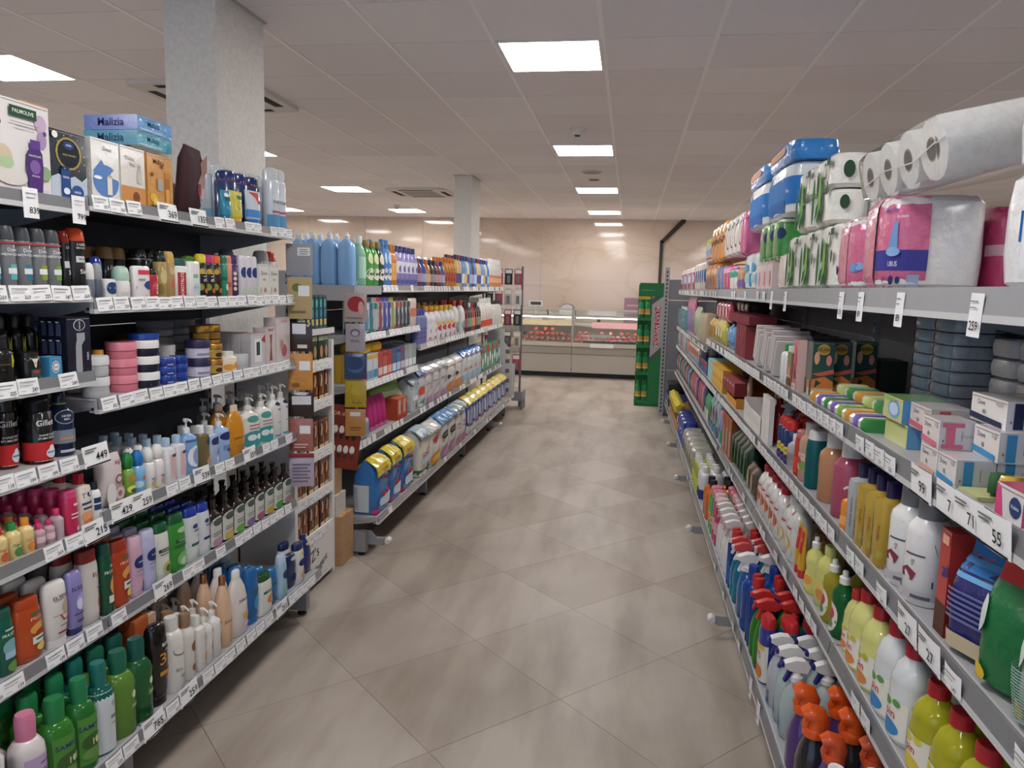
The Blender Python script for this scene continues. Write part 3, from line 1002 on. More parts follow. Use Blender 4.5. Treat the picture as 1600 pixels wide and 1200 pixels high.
# ------------------------------------------------------------------ shelving
GREY = '#a3a3a6/k'
DK = '#464a52/k'
LIPC = '#b4b4b6/k'
def tagmesh(kind, num, rr):
    m = MB()
    w, h = (.068, .040) if kind == 's' else (.105, .062) if kind == 'b' else (.05, .075)
    n = len(m.v)
    K = 4
    cv = rr.uniform(.001, .004)
    for i in range(K + 1):
        f = i / K * 2 - 1
        for z in (0, h):
            m.v.append((cv * (1 - f * f) + (.002 if z == 0 else 0), f * w / 2, z))
    for i in range(K):
        m.face((n + 2 * i, n + 2 * i + 2, n + 2 * i + 3, n + 2 * i + 1), '#efeff0/m')
    srf = BoxSurf(w, .0085, h)
    if kind == 'b':
        D = [('r', -.9, .68, -.2, .74, '#777777/m'), ('r', -.9, .8, 0, .86, '#777777/m'), ('r', -.95, .03, .95, .1, '#111111/m'), ('t', num, .32, .42, .52, '#0c0c0c/m')]
    elif kind == 's':
        D = [('r', -.9, .74, .6, .8, '#8a8a8a/m'), ('r', -.9, .54, .3, .59, '#a0a0a0/m'), ('r', -.9, .2, -.4, .24, '#a0a0a0/m'), ('t', num, .45, .24, .34, '#151515/m')]
    else:
        D = [('r', -.8, .8, .6, .83, '#8a8a8a/m'), ('r', -.8, .66, .4, .69, '#a0a0a0/m'), ('t', num, .25, .25, .3, '#151515/m')]
    decals(m, srf, D, h)
    return m.mesh('price_tag')
TAGC = {}
def get_tag(kind, num):
    if (kind, num) not in TAGC:
        TAGC[(kind, num)] = tagmesh(kind, num, random.Random(len(TAGC)))
    return TAGC[(kind, num)]
SMALL = ['249', '239', '225', '159', '139', '309', '199', '319', '147', '102', '118', '269']
def gondola(name, label, side, xb, xlb, y0, y1, bounds, shelves, back, top, post_z, feet, group=None):
    """side +1: shelves face +X. xb: X of the spine; shelves: (lip bottom z, lip X, y0, y1, lip height, small-tag density, [(y, kind, number)])."""
    g = empty(name, (xb, (y0 + y1) / 2, 0))
    tag(g, label, 'shelving', group)
    I = Matrix.Translation((-xb, -(y0 + y1) / 2, 0))
    def P(n, m, par=g):
        o = obj(n, MB().add(m, I) if par is g else m, par)
        return o
    for y in bounds:
        m = MB().box(xb - .03, y - .016, 0, xb + .03, y + .016, post_z, GREY)
        for k in range(int(post_z / .05)):
            m.box(xb + side * .0301, y - .006, .05 + k * .05, xb + side * .0305, y + .006, .075 + k * .05, '#222222/m')
        P('upright', m)
        m = MB().box(xb, y - .02, .02, xlb - side * .07, y + .02, .14, '#8f8f92/k')
        P('foot_beam', m)
        m = MB().loft([(1, 1, 0), (1, 1, .008), (.4, .4, .012), (.4, .4, .06)], .022, .022, '#1f1f20/p', 2, 12, xlb - side * .1, y)
        P('levelling_foot', m)
    for a, b in zip(bounds[:-1], bounds[1:]):
        z = .2
        while z < top - .02:
            z2 = min(z + .4, top)
            P('back_panel', MB().box(xb - .012, a + .017, z, xb + .012, b - .017, z2 - .004, back))
            z = z2
        P('plinth', MB().box(xb, a + .02, .03, xlb - side * .16, b - .02, .16, '#1c1b1b/k'))
    for y in feet:
        m = MB()
        m.box(xlb - side * .12, y - .012, .05, xlb + side * .02, y + .012, .09, '#97989b/k')
        m.prism([(xlb - side * .12, .045), (xlb - side * .12, .13), (xlb - side * .06, .13), (xlb - side * .03, .095), (xlb + side * .03, .095), (xlb + side * .03, .06)], 'y', y - .008, y + .008, '#97989b/k')
        o = P('bumper_arm', m)
        rl = MB().add(MB().loft([(.7, .7, -.025), (1, 1, -.018), (1, 1, .018), (.7, .7, .025)], .02, .02, '#d6d4d0/p', 2, 14), I @ Matrix.Translation((xlb + side * .045, y, .078)) @ Matrix.Rotation(PI / 2, 4, 'X'))
        obj('roller', rl, o)
    for (zl, xl, a, b, lh, dens, bigs) in shelves:
        zs = zl + lh - .005
        m = MB()
        m.box(xb, a + .004, zs - .022, xl - side * .012, b - .004, zs, GREY if zl < 1.7 or side < 0 else DK)
        m.box(xl - side * .014, a + .003, zl, xl - side * .004, b - .003, zs + .004, LIPC)
        m.box(xl - side * .012, a + .002, zl - .004, xl + side * .004, b - .002, zl + .009, '#c6c6c7/k')
        m.box(xl - side * .03, a + .004, zl - .002, xl - side * .012, b - .004, zl + .004, GREY)
        for y in (a + .012, b - .012):
            m.prism([(xb, zs - .12), (xb, zs - .01), (xl - side * .03, zs - .01), (xl - side * .03, zs - .03)], 'y', y - .002, y + .002, GREY)
        if dens < 0:
            dens = -dens
        sh = P('shelf', m)
        rail = MB()
        lean = side * .008
        rail.prism([(xl - side * .003, zl + .008), (xl + side * .0035, zl + .008), (xl + side * .0035 - lean * .6, zl + lh), (xl - side * .003 - lean * .6, zl + lh)], 'y', a + .004, b - .004, '#8d8e91/v' if lh < .05 else '#96979a/k')
        obj('tag_rail', MB().add(rail, I), sh)
        rr = random.Random(int(zl * 1000 + a * 100))
        def put(y, kind, num, dz=0):
            o = obj('price_tag', get_tag(kind, num), sh)
            o.location = (xl - xb + side * .0035, y - (y0 + y1) / 2, zl + dz)
            o.rotation_euler = (rr.uniform(-.03, .03), side * -.12 if kind != 'v' else 0, 0 if side > 0 else PI)
        for (y, kind, num) in bigs:
            put(y, kind, num, -.006 if kind == 'b' else -.03 if kind == 'v' else 0)
        y = a + .05
        while y < b - .04:
            if rr.random() < dens and not any(abs(y - q_[0]) < (.085 if q_[1] == 'b' else .06) for q_ in bigs):
                put(y, 's', SMALL[rr.randrange(len(SMALL))], rr.uniform(0, .004))
            y += rr.uniform(.066, .078) if dens > .7 else rr.uniform(.07, .1)
    return g
LU, LB = -1.51, -1.39
gondola('gondola_shelving', 'near left grey shelving of toiletries with dark back panels', 1, -1.97, LB, .55, 3.25, [.6, 1.93, 3.235],
        [(1.752, LU, .6, 1.93, .038, .35, [(1.720, 'v', '839'), (1.887, 'v', '799')]), (1.767, LU, 1.93, 3.235, .038, .85, [(2.299, 'b', '369'), (2.477, 'b', '1359')]),
         (1.512, LU, .6, 1.93, .038, .95, []), (1.478, LU, 1.93, 3.235, .04, .98, []),
         (1.274, LU, .6, 1.93, .038, .75, []), (1.187, LU, 1.93, 3.235, .04, .95, []),
         (1.042, LU, .6, 1.93, .038, .95, [(1.915, 'b', '449')]),
         (.82, LU, .6, 1.93, .038, .9, [(1.901, 'b', '215')]), (.848, LU, 1.93, 3.235, .04, .75, [(2.015, 'b', '429'), (2.113, 'b', '259'), (2.451, 'b', '539'), (2.801, 'b', '359')]),
         (.522, LU, .6, 1.93, .04, .85, []), (.522, LU, 1.93, 3.235, .04, .8, [(2.204, 'b', '269')]),
         (.192, LB, .6, 1.93, .04, .9, [(1.957, 'b', '765')]), (.192, LB, 1.93, 3.235, .04, .98, [(2.145, 'b', '259'), (2.820, 'b', '255')])],
        DK, 1.83, 1.86, [])
L2U = -1.52
gondola('gondola_shelving', 'far left grey shelving of laundry and dental goods', 1, -1.97, LB, 4.03, 9.03, [4.05, 5.36, 6.69, 8.02, 9.03],
        [(1.53, L2U, 4.5, 5.36, .04, .6, []), (1.53, L2U, 5.36, 6.69, .04, .6, []), (1.53, L2U, 6.69, 8.02, .04, .7, []), (1.53, L2U, 8.02, 9.03, .04, .7, []),
         (1.245, L2U, 4.05, 5.36, .04, .95, []), (.955, L2U, 4.05, 5.36, .04, .95, []),
         (1.10, L2U, 5.36, 6.69, .04, .7, []), (1.10, L2U, 6.69, 8.02, .04, .7, []), (1.10, L2U, 8.02, 9.03, .04, .7, []),
         (.615, L2U, 4.05, 5.36, .04, .6, []), (.615, L2U, 5.36, 6.69, .04, .6, []), (.615, L2U, 6.69, 8.02, .04, .6, []), (.615, L2U, 8.02, 9.03, .04, .6, []),
         (.19, LB, 4.05, 5.36, .04, .12, []), (.19, LB, 5.36, 6.69, .04, .15, []), (.19, LB, 6.69, 8.02, .04, .15, []), (.19, LB, 8.02, 9.03, .04, .1, [])],
        '#8a8b90/k', 1.62, 1.64, [4.1, 8.0])
RU, RB = .59, .485
gondola('gondola_shelving', 'long grey shelving of paper goods and cleaners on the right', -1, 1.07, RB, .74, 9.37, [.74, 2.08, 3.41, 4.75, 6.08, 7.41, 8.75, 9.37],
        [(1.5445, RU, .75, 2.08, .056, 0, [(1.394, 'v', '259'), (1.763, 'v', '89'), (2.048, 'v', '89')]),
         (1.5445, RU, 2.08, 3.41, .056, 0, [(2.229, 'v', '139'), (2.996, 'v', '31')]),
         (1.5445, RU, 3.41, 4.75, .056, .4, [(3.282, 'v', '119')]), (1.5445, RU, 4.75, 6.08, .056, .45, []), (1.5445, RU, 6.08, 7.41, .056, .6, []), (1.5445, RU, 7.41, 8.75, .056, .7, []), (1.5445, RU, 8.75, 9.37, .056, .8, []),
         (1.193, RU, .75, 2.08, .045, .75, [(1.543, 'b', '99'), (1.415, 'b', '7'), (1.327, 'b', '71'), (1.238, 'b', '55')]),
         (1.193, RU, 2.08, 3.41, .045, .95, []), (1.193, RU, 3.41, 4.75, .045, .8, []), (1.193, RU, 4.75, 5.88, .045, .75, []),
         (1.124, RU, 5.88, 7.41, .045, .7, []), (1.124, RU, 7.41, 8.75, .045, .8, []), (1.124, RU, 8.75, 9.37, .045, .8, []),
         (.90, RU, .75, 2.08, .045, .45, [(1.543, 'b', '27'), (1.430, 'b', '27')]), (.90, RU, 2.08, 3.41, .045, .98, []), (.90, RU, 3.41, 4.75, .045, .98, []), (.90, RU, 4.75, 6.08, .045, .98, []), (.90, RU, 6.08, 7.41, .045, .98, []), (.90, RU, 7.41, 8.75, .045, .98, []), (.90, RU, 8.75, 9.37, .045, .9, []),
         (.58, RU, .75, 2.08, .045, .3, []), (.58, RU, 2.08, 3.41, .045, .45, []), (.58, RU, 3.41, 4.75, .045, .4, []), (.58, RU, 4.75, 6.08, .045, .98, []), (.58, RU, 6.08, 7.41, .045, .98, []), (.58, RU, 7.41, 8.75, .045, .95, []), (.58, RU, 8.75, 9.37, .045, .9, []),
         (.2, RB, .75, 2.08, .045, .2, []), (.2, RB, 2.08, 3.41, .045, .12, [(2.58, 'v', '89'), (2.42, 'v', '99')]), (.2, RB, 3.41, 4.75, .045, .12, []), (.2, RB, 4.75, 6.08, .045, .1, []), (.2, RB, 6.08, 7.41, .045, .1, []), (.2, RB, 7.41, 8.75, .045, .1, []), (.2, RB, 8.75, 9.37, .045, 0, [])],
        '#77787c/k', 1.64, 1.66, [2.08, 3.41, 4.75, 6.08, 7.41, 8.75])
# end-of-aisle rack seen from behind, past the right shelving
t = empty('end_shelving', (1.05, 9.62, 0))
for x in (-.6, .6):
    m = MB().box(x - .03, -.03, 0, x + .03, .03, 1.87, GREY)
    for k in range(36):
        m.box(x - .008, -.031, .05 + k * .05, x + .008, -.0302, .075 + k * .05, '#1d1d1e/m')
    obj('upright', m, t)
for z0, z1 in ((.1, .58), (.59, 1.05), (1.06, 1.46), (1.47, 1.72)):
    obj('back_panel', MB().box(-.57, -.012, z0, .57, .012, z1, '#808288/k'), t)
obj('plinth', MB().box(-.6, .02, .02, .6, .4, .12, '#8e8f92/k'), t)
tag(t, 'grey back of the end shelving with slotted post, beside the water stand', 'shelving')

# ------------------------------------------------------------------ deli counter along the back
CW = '#b9b2a8/g'
t = empty('deli_counter', (-1.2, 13.75, 0))
tag(t, 'long glazed deli counter with pale front along the back wall', 'counter')
def TB_(n, x0, y0, z0, x1, y1, z1, m, par=None):
    o = MB().box(x0 + 1.2, y0 - 13.75, z0, x1 + 1.2, y1 - 13.75, z1, m)
    return obj(n, o, par or t)
CX0, CX1, CXM = -4.2, 1.4, -.982
for a, b in ((CX0, CXM - .004), (CXM + .004, CX1)):
    TB_('kick_plate', a, 13.38, 0, b, 14.2, .09, '#2b2c2f/k')
    TB_('front_panel', a, 13.3, .09, b, 13.34, .42, '#b4aca2/g')
    TB_('upper_panel', a, 13.28, .425, b, 13.34, .56, '#a49a90/g')
    TB_('bumper_ledge', a, 13.25, .56, b, 13.36, .62, '#c9c3b4/p')
    TB_('display_deck', a, 13.36, .56, b, 14.15, .625, '#d9d5cf/g')
    TB_('back_wall', a, 14.15, .1, b, 14.2, .9, '#c9c3bb/p')
    g = MB().box(a + 1.2, 13.36 - 13.75, .62, b + 1.2, 13.366 - 13.75, 1.2, '#e9f2f0/c')
    obj('front_glass', g, t)
    TB_('glass_rail', a, 13.35, 1.195, b, 13.375, 1.225, '#d8d4cc/s')
    TB_('top_shelf', a, 13.45, 1.075, b, 13.8, 1.095, '#e8eeee/c')
    TB_('shelf_edge', a, 13.44, 1.075, b, 13.455, 1.1, '#f0efe8/p')
    TB_('work_top', a, 13.8, .9, b, 14.2, .935, '#d8d3ca/g')
for x in (CX0, CXM, CX1):
    TB_('glass_post', x - .02, 13.34, .62, x + .02, 13.38, 1.25, '#bdbab5/s')
l1 = TB_('counter_lamp', CX0 + .05, 13.47, 1.055, CXM - .05, 13.51, 1.072, LAMPM)
l2 = TB_('counter_lamp', CXM + .05, 13.47, 1.055, CX1 - .05, 13.51, 1.072, LAMPM)
TB_('price_rail', CX0 + .02, 13.72, .9, CXM - .03, 13.75, .99, '#d9cfa8/p')
TB_('price_rail', -.66, 13.72, .87, CX1 - .05, 13.75, .98, '#eab9c4/p')
def paper(x0, z0, x1, z1, y, label):
    o = obj('counter_sign', MB().box(-(x1 - x0) / 2, -.001, 0, (x1 - x0) / 2, .001, z1 - z0, '#f2efec/m'), None, ((x0 + x1) / 2, y, z0))
    tag(o, label, 'sign')
paper(-.72, 1.115, -.22, 1.2, 13.343, 'white paper strip taped to the top rail of the deli glass')
paper(-.66, .55, -.25, .62, 13.243, 'white paper strip taped to the ledge of the deli counter')
paper(-.7, .72, -.3, .77, 13.4, 'white paper strip lying over the meat behind the deli glass')
# cured meats
def lump(seed, rx, ry, rz, m, seg=12):
    R_ = random.Random(seed)
    mb = MB()
    secs = []
    for i in range(7):
        a = PI * i / 6
        s_ = max(.12, math.sin(a)) * R_.uniform(.88, 1.1)
        secs.append((s_, s_ * R_.uniform(.9, 1.1), rz * (1 - math.cos(a)), R_.uniform(-.1, .1) * rx, R_.uniform(-.1, .1) * ry))
    return mb.loft(secs, rx, ry, m, 2, seg, 0, 0, rx * .04, R_)
sal = {}
def salami(i, px, Y, Z, r, c, face, where):
    k = (round(r, 3), c)
    if k not in sal:
        b = MB().add(MB().loft([(.55, .55, 0), (.92, .92, .015), (1, 1, .05), (1, 1, .2), (.6, .6, .25)], r, r, c, 2, 14), Matrix.Rotation(-PI / 2, 4, 'X'))
        f = MB().add(MB().loft([(.5, .5, -.002), (.56, .56, 0), (.56, .56, .004)], r, r, face, 2, 12), Matrix.Rotation(-PI / 2, 4, 'X'))
        sal[k] = [('casing', b.mesh('casing'), []), ('cut_face', f.mesh('cut_face'), [])]
    place(sal[k], 'salami', (px, Y, Z), (0, 0, rnd.uniform(-.15, .15)), 'round cured sausage, ' + where, 'sausage', 'sausages behind the deli glass')
rowX = [808, 819.5, 827.5, 836, 845, 854, 861, 870, 877.5, 887]
for k, px in enumerate(rowX):
    red = k in (1, 2, 0)
    salami(k, -.985 + (px - 893) * .01149, 13.5, .667, .04, ['#b0503f/g', '#8e4a38/g', '#9a5f4a/g'][k % 3 if k > 3 else 0], '#c26d55/m', '%s from the column side in the bottom row' % ORD[k])
rowX = [811, 825, 836, 843, 852, 860, 868, 875, 883]
for k, px in enumerate(rowX):
    salami(k, -.985 + (px - 893) * .01149, 13.58, .749, .04, ['#c2402f/g', '#a8503c/g', '#98604a/g', '#30282a/g'][3 if k == 0 else 0 if k < 5 else 2], '#d2765c/m', '%s from the column side in the middle row' % ORD[k])
for k, px in enumerate([808, 833, 848, 859]):
    salami(k, -.985 + (px - 893) * .01149, 13.66, .832, .04, ['#3a3336/g', '#b6452f/g', '#cf3f2c/g', '#cb4a34/g'][k], '#dd7a60/m', '%s from the column side in the top row' % ORD[k])
k = 0
for rw, (Y, Z, xs) in enumerate(((13.465, .627, [899, 905, 912, 918, 925, 932, 941, 950, 958, 966, 975, 983, 991]), (13.56, .69, [900, 908, 915, 922, 930, 947, 955, 963, 972, 980, 988]), (13.66, .75, [903, 913, 938, 952, 968, 978, 990]))):
    for j, px in enumerate(xs):
        c = ['#d66a6a/g', '#c8474a/g', '#e3a19a/g', '#b94a44/g', '#d97f86/g'][(k * 7 + j) % 5]
        o = obj('meat_cut', lump(100 + k, .038, .043, .03, c), None, (-.985 + (px - 893) * .01149, Y, Z), (0, 0, rnd.uniform(0, 3)))
        tag(o, 'pink cut of raw meat, %s from the glass post in the %s tier' % (ORD[j], ('front', 'middle', 'rear')[rw]), 'meat', 'meat cuts behind the deli glass')
        k += 1
tr = MB()
tr.box(-.75, -.022, 0, .75, .022, .035, '#252426/p')
o = obj('garnish_strip', tr, None, (-.05, 13.393, .626))
tag(o, 'dark plastic garnish strip along the front of the meat display', 'garnish strip')
# machines on the work top
def scale_machine(x, y, label):
    t = empty('shop_scale', (x, y, .9362))
    obj('base', MB().box(-.17, -.14, 0, .17, .16, .09, '#d9d6d2/p'), t)
    obj('weighing_plate', MB().box(-.18, -.15, .1, .18, .13, .115, '#cfcdc9/s').box(-.02, -.02, .09, .02, .02, .1, '#8a8886/k'), t)
    obj('column_post', MB().box(-.015, .12, .09, .015, .15, .33, '#c7c4c0/p'), t)
    obj('display_head', MB().box(-.13, .1, .3, .13, .16, .4, '#d9d6d2/p').box(-.1, .098, .32, .1, .1, .38, '#39413a/g'), t)
    tag(t, label, 'scale')
scale_machine(-1.75, 14.0, 'white shop scale with a display head on the deli work top')
t = empty('meat_slicer', (-1.2, 14.0, .9362))
obj('base', MB().box(-.25, -.16, 0, .2, .16, .07, '#c9c7c3/s'), t)
obj('carriage', MB().prism([(-.3, .08), (.05, .08), (.0, .16), (-.24, .2)], 'y', -.15, .1, '#bfbdb9/s'), t)
obj('blade', MB().add(MB().loft([(1, 1, -.004), (1, 1, .004)], .15, .15, '#dad9d6/s', 2, 28), Matrix.Translation((.06, -.06, .2)) @ Matrix.Rotation(PI / 2, 4, 'X')), t)
obj('blade_guard', MB().add(MB().loft([(1, 1, 0), (1, 1, .03), (.8, .8, .05)], .165, .165, '#8d8b88/s', 2, 28), Matrix.Translation((.06, .0, .2)) @ Matrix.Rotation(-PI / 2, 4, 'X')), t)
obj('handle', MB().tube([(-.28, -.1, .1), (-.3, -.12, .22), (-.28, -.12, .26)], .014, '#1d1d1f/p'), t)
tag(t, 'steel meat slicer with round blade on the deli work top', 'slicer')
t = empty('knife_block', (-.55, 13.95, .9362))
obj('block', MB().box(-.03, -.03, 0, .03, .03, .12, '#232325/p'), t)
obj('handles', MB().box(-.02, -.01, .12, -.008, .01, .17, '#111111/p').box(.008, -.01, .12, .02, .01, .16, '#111111/p'), t)
tag(t, 'small black knife holder on the deli work top', 'knife holder')
t = empty('menu_panel', (.15, 14.32, .0))
obj('board', MB().box(-.25, -.01, .93, .25, .01, 1.43, '#8d6f7c/m'), t)
obj('stripe', MB().box(-.25, -.012, 1.13, .25, -.01, 1.19, '#b48f9b/m').box(-.2, -.012, 1.27, .2, -.01, 1.31, '#b48f9b/m'), t)
obj('foot', MB().box(-.2, -.06, 0, .2, .08, .01, '#6a5560/p').box(-.02, -.01, .01, .02, .01, .94, '#6a5560/p'), t)
tag(t, 'mauve menu panel standing behind the deli counter by the water stand', 'sign')

# ------------------------------------------------------------------ mineral water stand
GRN = '#2f7d4f/m'
t = empty('water_stand', (.3, 10.35, 0))
tag(t, 'green and grey cardboard stand of mineral water with a red name panel', 'display stand')
side_ = MB()
side_.box(.0, -.012, .02, .165, .012, 1.6, '#b3b0b1/m')
obj('side_panel', side_, t)
sp = MB()
sp.prism([(-.012, .02), (.166, .02), (.166, .78), (-.012, .6)], 'y', -.0135, -.0122, '#2b7a4a/m')
sp.prism([(-.012, .6), (.166, .78), (.166, .84), (-.012, .66)], 'y', -.0136, -.0122, '#5b5d61/m')
sp.prism([(-.012, 1.38), (.166, 1.52), (.166, 1.6), (-.012, 1.46)], 'y', -.0136, -.0122, '#5b5d61/m')
sp.prism([(.045, .83), (.115, .83), (.115, .88), (.08, .86), (.045, .88)], 'y', -.0137, -.0122, '#b3232f/m')
sp.prism([(.045, 1.3), (.08, 1.33), (.115, 1.3), (.115, 1.36), (.045, 1.36)], 'y', -.0137, -.0122, '#b3232f/m')
sp.prism([(.05, .87), (.055, 1.32), (.11, 1.32), (.105, .87)], 'y', -.0137, -.0122, '#c33a44/m')
vs, fs = glyphs('КЊАЗ МИЛОШ', True)
n = len(sp.v)
for x_, y_ in vs:
    sp.v.append((.08 + y_ * .072, -.0142, 1.095 - x_ * .072))
for f in fs:
    sp.face(tuple(n + i for i in f), '#f3efe9/m')
obj('name_print', sp, t)
obj('back_panel', MB().box(-.18, .3, .02, .165, .315, 1.66, GRN), t)
obj('header_board', MB().box(-.17, -.02, 1.5, .16, -.01, 1.68, '#2a7648/m').box(-.15, -.0215, 1.58, .02, -.02, 1.585, '#8fc0a0/m'), t)
obj('base', MB().box(-.18, -.01, 0, .165, .3, .04, '#1f6b3e/m'), t)
for z in (.04, .43, .80, 1.17):
    obj('shelf', MB().box(-.18, -.008, z, .0, .3, z + .012, '#247a48/p').box(-.185, -.01, z, -.178, .3, z + .045, '#247a48/p').box(-.18, -.012, z, 0, -.008, z + .04, '#247a48/p'), t)
obj('pole', MB().box(-.008, -.006, .04, .006, .008, 1.5, '#1a2a20/k'), t)
obj('crown_card', MB().box(-.18, -.014, 1.46, -.02, -.011, 1.52, '#d7b93a/m').box(-.18, -.0145, 1.5, -.02, -.011, 1.53, '#b23b32/m'), t)
bp = proto('slim', .072, .072, .29, ['#3fa068/v', '#1f7a3f/p'], [('r', -1.6, .3, 1.6, .62, '#c79a4a/m'), ('r', -1.6, .34, 1.6, .38, '#e9dcb0/m')], False)
for s_, z in enumerate((.0532, .4432, .8132, 1.1832)):
    for k, (dx, dy) in enumerate(((-.135, .05), (-.055, .05), (-.135, .14), (-.055, .14))):
        place(bp, 'water_bottle', (.3 + dx, 10.35 + dy, z), (0, 0, -PI / 2), 'green mineral water bottle, %s on the %s shelf of the water stand' % (['front outer one', 'front inner one', 'rear outer one', 'rear inner one'][k], ['lowest', 'second', 'third', 'top'][s_]), 'bottle', 'mineral water bottles')

# ------------------------------------------------------------------ hair colour rack between the left racks
RKX, RK0, RK1 = -1.55, 3.3, 3.79
t = empty('hair_colour_rack', (RKX, 3.545, 0))
tag(t, 'tall white rack of brown hair colour boxes before the column', 'display rack')
W_ = '#d9d6d3/k'
hw = (RK1 - RK0) / 2
for y in (-hw, hw - .03):
    obj('side_post', MB().box(-.3, y, 0, 0, y + .03, 1.28, W_), t)
obj('back_board', MB().box(-.3, -hw, 0, -.29, hw, 1.28, W_), t)
LZ = [.285, .495, .705, .965, 1.165]
for z in LZ:
    s_ = obj('shelf', MB().box(-.29, -hw + .03, z - .02, 0, hw - .03, z, W_).box(-.004, -hw + .03, z - .035, .004, hw - .03, z + .02, '#ebe8e6/k'), t)
    for k in range(4):
        o = obj('price_tag', get_tag('s', SMALL[k * 2]), s_, (.005, -hw + .08 + k * .1, z - .028), (0, 0, 0))
kick = MB().box(-.004, -hw + .03, .03, .004, hw - .03, .25, '#e2dfdc/k')
srf = BoxSurf(hw * 2 - .06, .008, .25)
decals(kick, srf, [('t', "TZ's", -.25, .72, .34, '#2a2a2a/m', 12), ('t', 'Elegant', .2, .44, .24, '#3a3a3a/m', 14), ('r', -.5, .2, .6, .21, '#9a9a9a/m')], .25)
obj('kick_panel', kick, t)
bx = 0
for li, (z, h_) in enumerate(zip(LZ, (.165, .165, .165, .165, .15))):
    n_ = 6
    for k in range(n_):
        c = [['#6a3a22/g', '#7d4a2c/g', '#4d2a1c/g', '#8a5a38/g', '#5c3020/g', '#6f4228/g'][(k + li) % 6], '#3a2218/g']
        de = [('o', -.1, .68, .5, .2, '#c89678/m'), ('p', [(-.8, .1), (-.2, .75), (-.5, .9), (-.9, .5)], '#2e1710/m'), ('r', -.8, .06, .8, .2, '#d9c29a/m'), ('r', .2, .25, .75, .5, '#a8673d/m')]
        if li == 4:
            c = ['#27381f/g', '#1f2c19/g']; de = [('r', -.9, .78, .9, .92, '#a9b99a/m'), ('o', .1, .4, .5, .22, '#b58a66/m'), ('r', -.8, .05, .8, .15, '#cfc2a0/m')]
        wd = (hw * 2 - .07) / n_
        place(proto('box', wd * .93, .07, h_, c, de), 'hair_colour_box', (RKX - .046 - .004 * (k % 2), RK0 + .035 + wd * (k + .5), z + .0005), (0, 0, rnd.uniform(-.04, .04)),
              '%s boxed hair colour, %s from near end, %s shelf of white rack' % (['brown', 'dark green'][li == 4], ORD[k], ORD[li]), 'box', 'hair colour boxes')
# teal boxes above
for k in range(7):
    place(proto('box', .045, .05, .17, ['#27505a/g', '#2b3f48/g'], [('o', 0, .75, .55, .14, '#4aa3a0/m'), ('o', 0, .45, .55, .14, '#3a7f98/m'), ('r', -.6, .1, .6, .28, '#c8b45a/m')]), 'mascara_box', (RKX - .04, RK0 + .1 + k * .052, 1.345), (0, 0, 0),
          'slim teal carton of lash colour, %s of seven atop the white rack' % ORD[k], 'box', 'teal cartons on the rack top')
obj('top_tray', MB().box(-.3, -hw, 1.315, .004, hw, 1.33, W_).box(-.004, -hw, 1.33, .004, hw, 1.345, W_), t)
obj('tray_post', MB().box(-.29, -hw + .002, 1.28, -.26, -hw + .03, 1.32, W_).box(-.29, hw - .03, 1.28, -.26, hw - .002, 1.32, W_), t)
# hanging sheet mask packs
def strip(x, y, top, items, where):
    t = empty('clip_strip', (x, y, 0))
    obj('band', MB().box(-.006, .006, items[-1][1], .006, .008, top, '#d5d5d8/v'), t)
    obj('hook', MB().tube([(0, .007, top), (0, .007, top + .04), (0, .03, top + .05)], .003, '#bbbbbb/s', 6), t)
    tag(t, 'clear hanging clip strip %s' % where, 'clip strip')
    for (z1, z0, w_, c, de, lb) in items:
        p = proto('sachet', w_, .018, z1 - z0, [c], de)
        place(p, 'sheet_mask_sachet', (x, y - .007 + rnd.uniform(-.004, 0), z0), (0, 0, -PI / 2 + .25 + rnd.uniform(-.1, .1)), lb, 'sachet', 'sheet mask sachets')
pl = ('r', -.1, .55, .8, .8, '#e9e9ea/m')
strip(-1.492, 3.262, 1.76, [
    (1.75, 1.61, .12, '#9a9a9e/m', [('r', -.1, .62, .85, .88, '#e4e4e6/m')] + lines(.4, .66, .86, 3, .35, '#888888/m'), 'plain grey card, topmost on the strip by the near rack end'),
    (1.6, 1.41, .11, '#b5a174/m', [('o', -.2, .75, .4, .1, '#6d7a44/m'), pl, ('r', -.7, .15, .5, .2, '#7f6d47/m')], 'beige plant print sachet below the grey card'),
    (1.395, 1.26, .11, '#3a2c28/g', [('r', -.6, .6, .5, .95, '#dde0e6/m'), ('r', -.2, .12, .6, .24, '#d8d2cc/m')], 'dark brown sachet with white price stickers'),
    (1.25, 1.08, .11, '#c98b3e/f', [pl, ('r', -.7, .1, -.1, .2, '#8a5a26/m')], 'orange sachet hanging below the dark brown one'),
    (1.07, .955, .115, '#2f2320/g', [('r', -.7, .5, .8, .85, '#d8dbe0/m')], 'black brown sachet with wide white label'),
    (.945, .79, .11, '#a8665c/f', [pl, ('r', -.6, .2, .6, .24, '#e2b8b0/m'), ('r', -.6, .12, .4, .15, '#e2b8b0/m')], 'dusty pink sachet lower on the near strip'),
    (.78, .62, .115, '#b5a9b6/f', [('r', -1, .88, 1, 1, '#8d3340/m')] + lines(0, .15, .75, 6, .7, '#75697c/m'), 'lilac sachet at the bottom of the near strip')], 'at the end of the near left rack')
